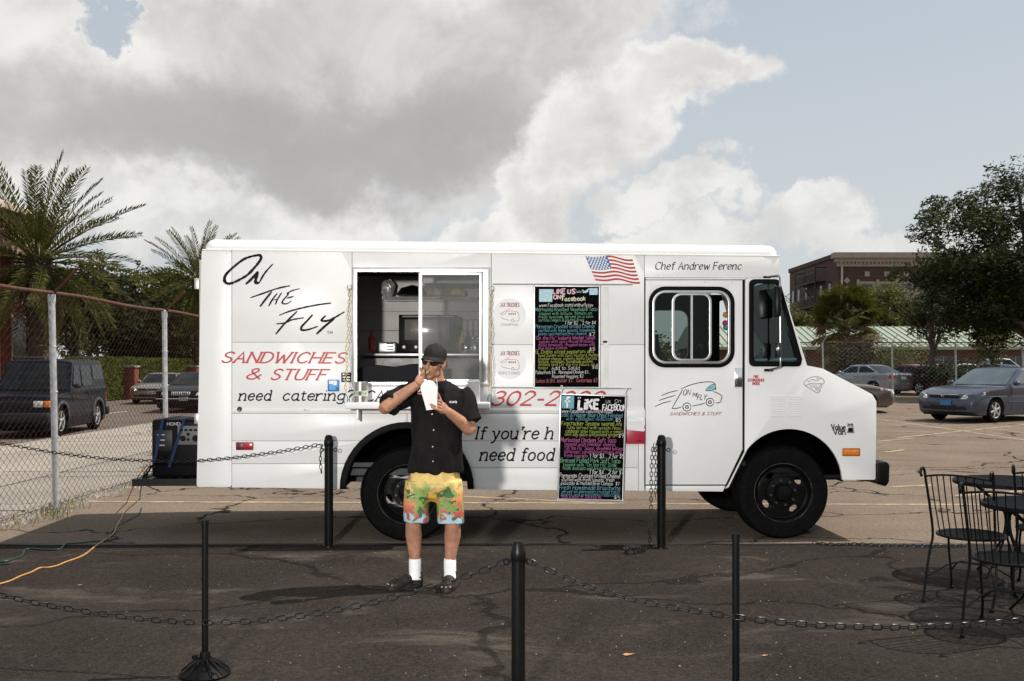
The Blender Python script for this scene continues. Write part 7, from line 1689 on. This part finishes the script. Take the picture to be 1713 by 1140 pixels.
MB().b2((2.3, -.10, 3.0), (BW - 1, .02, HB - 3.3)).build('window_bay', LIME, bb, smooth=0)
for k in range(9):
    x = 2.65 + k * 2.15
    for z0_, z1_ in ((HB - 6.6, HB - 3.6), (HB - 11.0, HB - 8.0)):
        w = MB().b2((x, -.13, z0_), (x + 1.15, -.105, z1_)).build('window', DGLASS, bb, smooth=0)
        BL = pm('window_blind', (.42, .42, .42), .6); MB().b2((x + .12, -.14, z0_ + .1), (x + 1.03, -.131, z0_ + (z1_ - z0_) * .78)).build('blind', BL, w, smooth=0)
        MB().b2((x + .10, -.16, z0_ + (z1_ - z0_) * .44), (x + 1.05, -.141, z0_ + (z1_ - z0_) * .48)).build('sash_bar', BRK2, w, smooth=0); MB().b2((x + .55, -.165, z0_ + .1), (x + .61, -.142, z1_ - .6)).build('sash_bar', BRK2, w, smooth=0)
    MB().b2((x - .62, -.30, HB - 4.0), (x - .32, -.105, HB - 3.1)).build('bracket', LIME, bb, smooth=0)
    MB().b2((x + .32, -.10, HB - 2.75), (x + .85, -.005, HB - 2.2)).build('square_ornament', LIME, bb, smooth=0)
    MB().lathe([(.36, 0), (.30, -.06), (.12, -.06), (0, -.02)], (x + .6, -.105, HB - 7.3), 'Y', 14).build('round_ornament', BRK2, bb)
for k in range(5): MB().box((1.0, -.06, HB - 3.2 - k * .9), (.5, .08, .5), ry=R(45)).build('lozenge_ornament', LIME, bb, smooth=0)
MB().b2((.35, -.10, 2), (.55, -.0, HB - 1.6)).build('downpipe', GREYV, bb, smooth=0)
for y in (2.3, 5.5, 11.5, 14.5, 17):
    for z in (3.5, 6.6, 9.6):
        MB().b2((-.03, y, z), (-.005, y + .8, z + 1.5)).build('side_window', DGLASS, bb, smooth=0); MB().b2((-.05, y + .05, z + .1), (-.031, y + .75, z + .9)).build('blind', pm('window_blind', (.42, .42, .42), .6), bb, smooth=0)
fe = MB()
for z in (5.0, 8.4, 11.2):
    fe.b2((-1.3, 4.0, z), (-.05, 12.0, z + .08))
    for y in [4 + i * .5 for i in range(17)]: fe.b2((-1.3, y, z), (-1.26, y + .05, z + 1.1))
    fe.b2((-1.3, 4, z + 1.1), (-1.25, 12, z + 1.16))
for y in (4, 8, 12): fe.b2((-1.3, y, 3.0), (-1.22, y + .08, 12.9))
fe.b2((-1.3, 4, 12.8), (-.05, 4.1, 12.9)); fe.b2((-1.3, 12, 12.8), (-.05, 12.1, 12.9)); fe.b2((-1.3, 4, 12.82), (-1.22, 12, 12.9))
for z in (5.0, 8.4): fe.tube([(-.9, 5, z), (-.9, 10.5, z + 3.0)], .12, 5)
fe.build('fire_escape', DARKMETAL, bb, smooth=0)
# twin globe street lamp before the green roof
lx = (1290 - 856.5) * 55 / F; lp = thing('street_lamp', 'black twin lantern street lamp before the green metal roof', 'street lamp', (lx, 55, .2))
MB().lathe([(.16, 0), (.12, .5), (.06, .6), (.05, 2.9)], n=12).build('lamp_post', BLACK, lp); MB().tube(catmull([(-.42, 0, 3.2), (-.3, 0, 2.8), (0, 0, 2.9), (.3, 0, 2.8), (.42, 0, 3.2)], 5), .035, 6).build('cross_arm', BLACK, lp)
for s_ in (-1, 1): MB().lathe([(.08, 0), (.2, .25), (.2, .4), (.06, .55), (0, .6)], (s_ * .42, 0, 3.2), n=12).build('lantern', pm('lamp_glass', (.5, .48, .44), .3), lp)
# far trees closing the horizon behind the truck
rg = random.Random(77); lf = MB()
for i in range(150):
    x = rg.uniform(-34, 34); y = rg.uniform(104, 122); r_ = rg.uniform(1.6, 2.8); leaf_cloud(lf, (x, y, rg.uniform(.8, 3.6)), (r_, r_, r_ * .8), 120, .26, rg)
tag(lf.build('far_woods', LIGHTLEAF, smooth=0, raw=True), 'far green belt of trees on the horizon behind the truck', 'woods', kind='stuff')
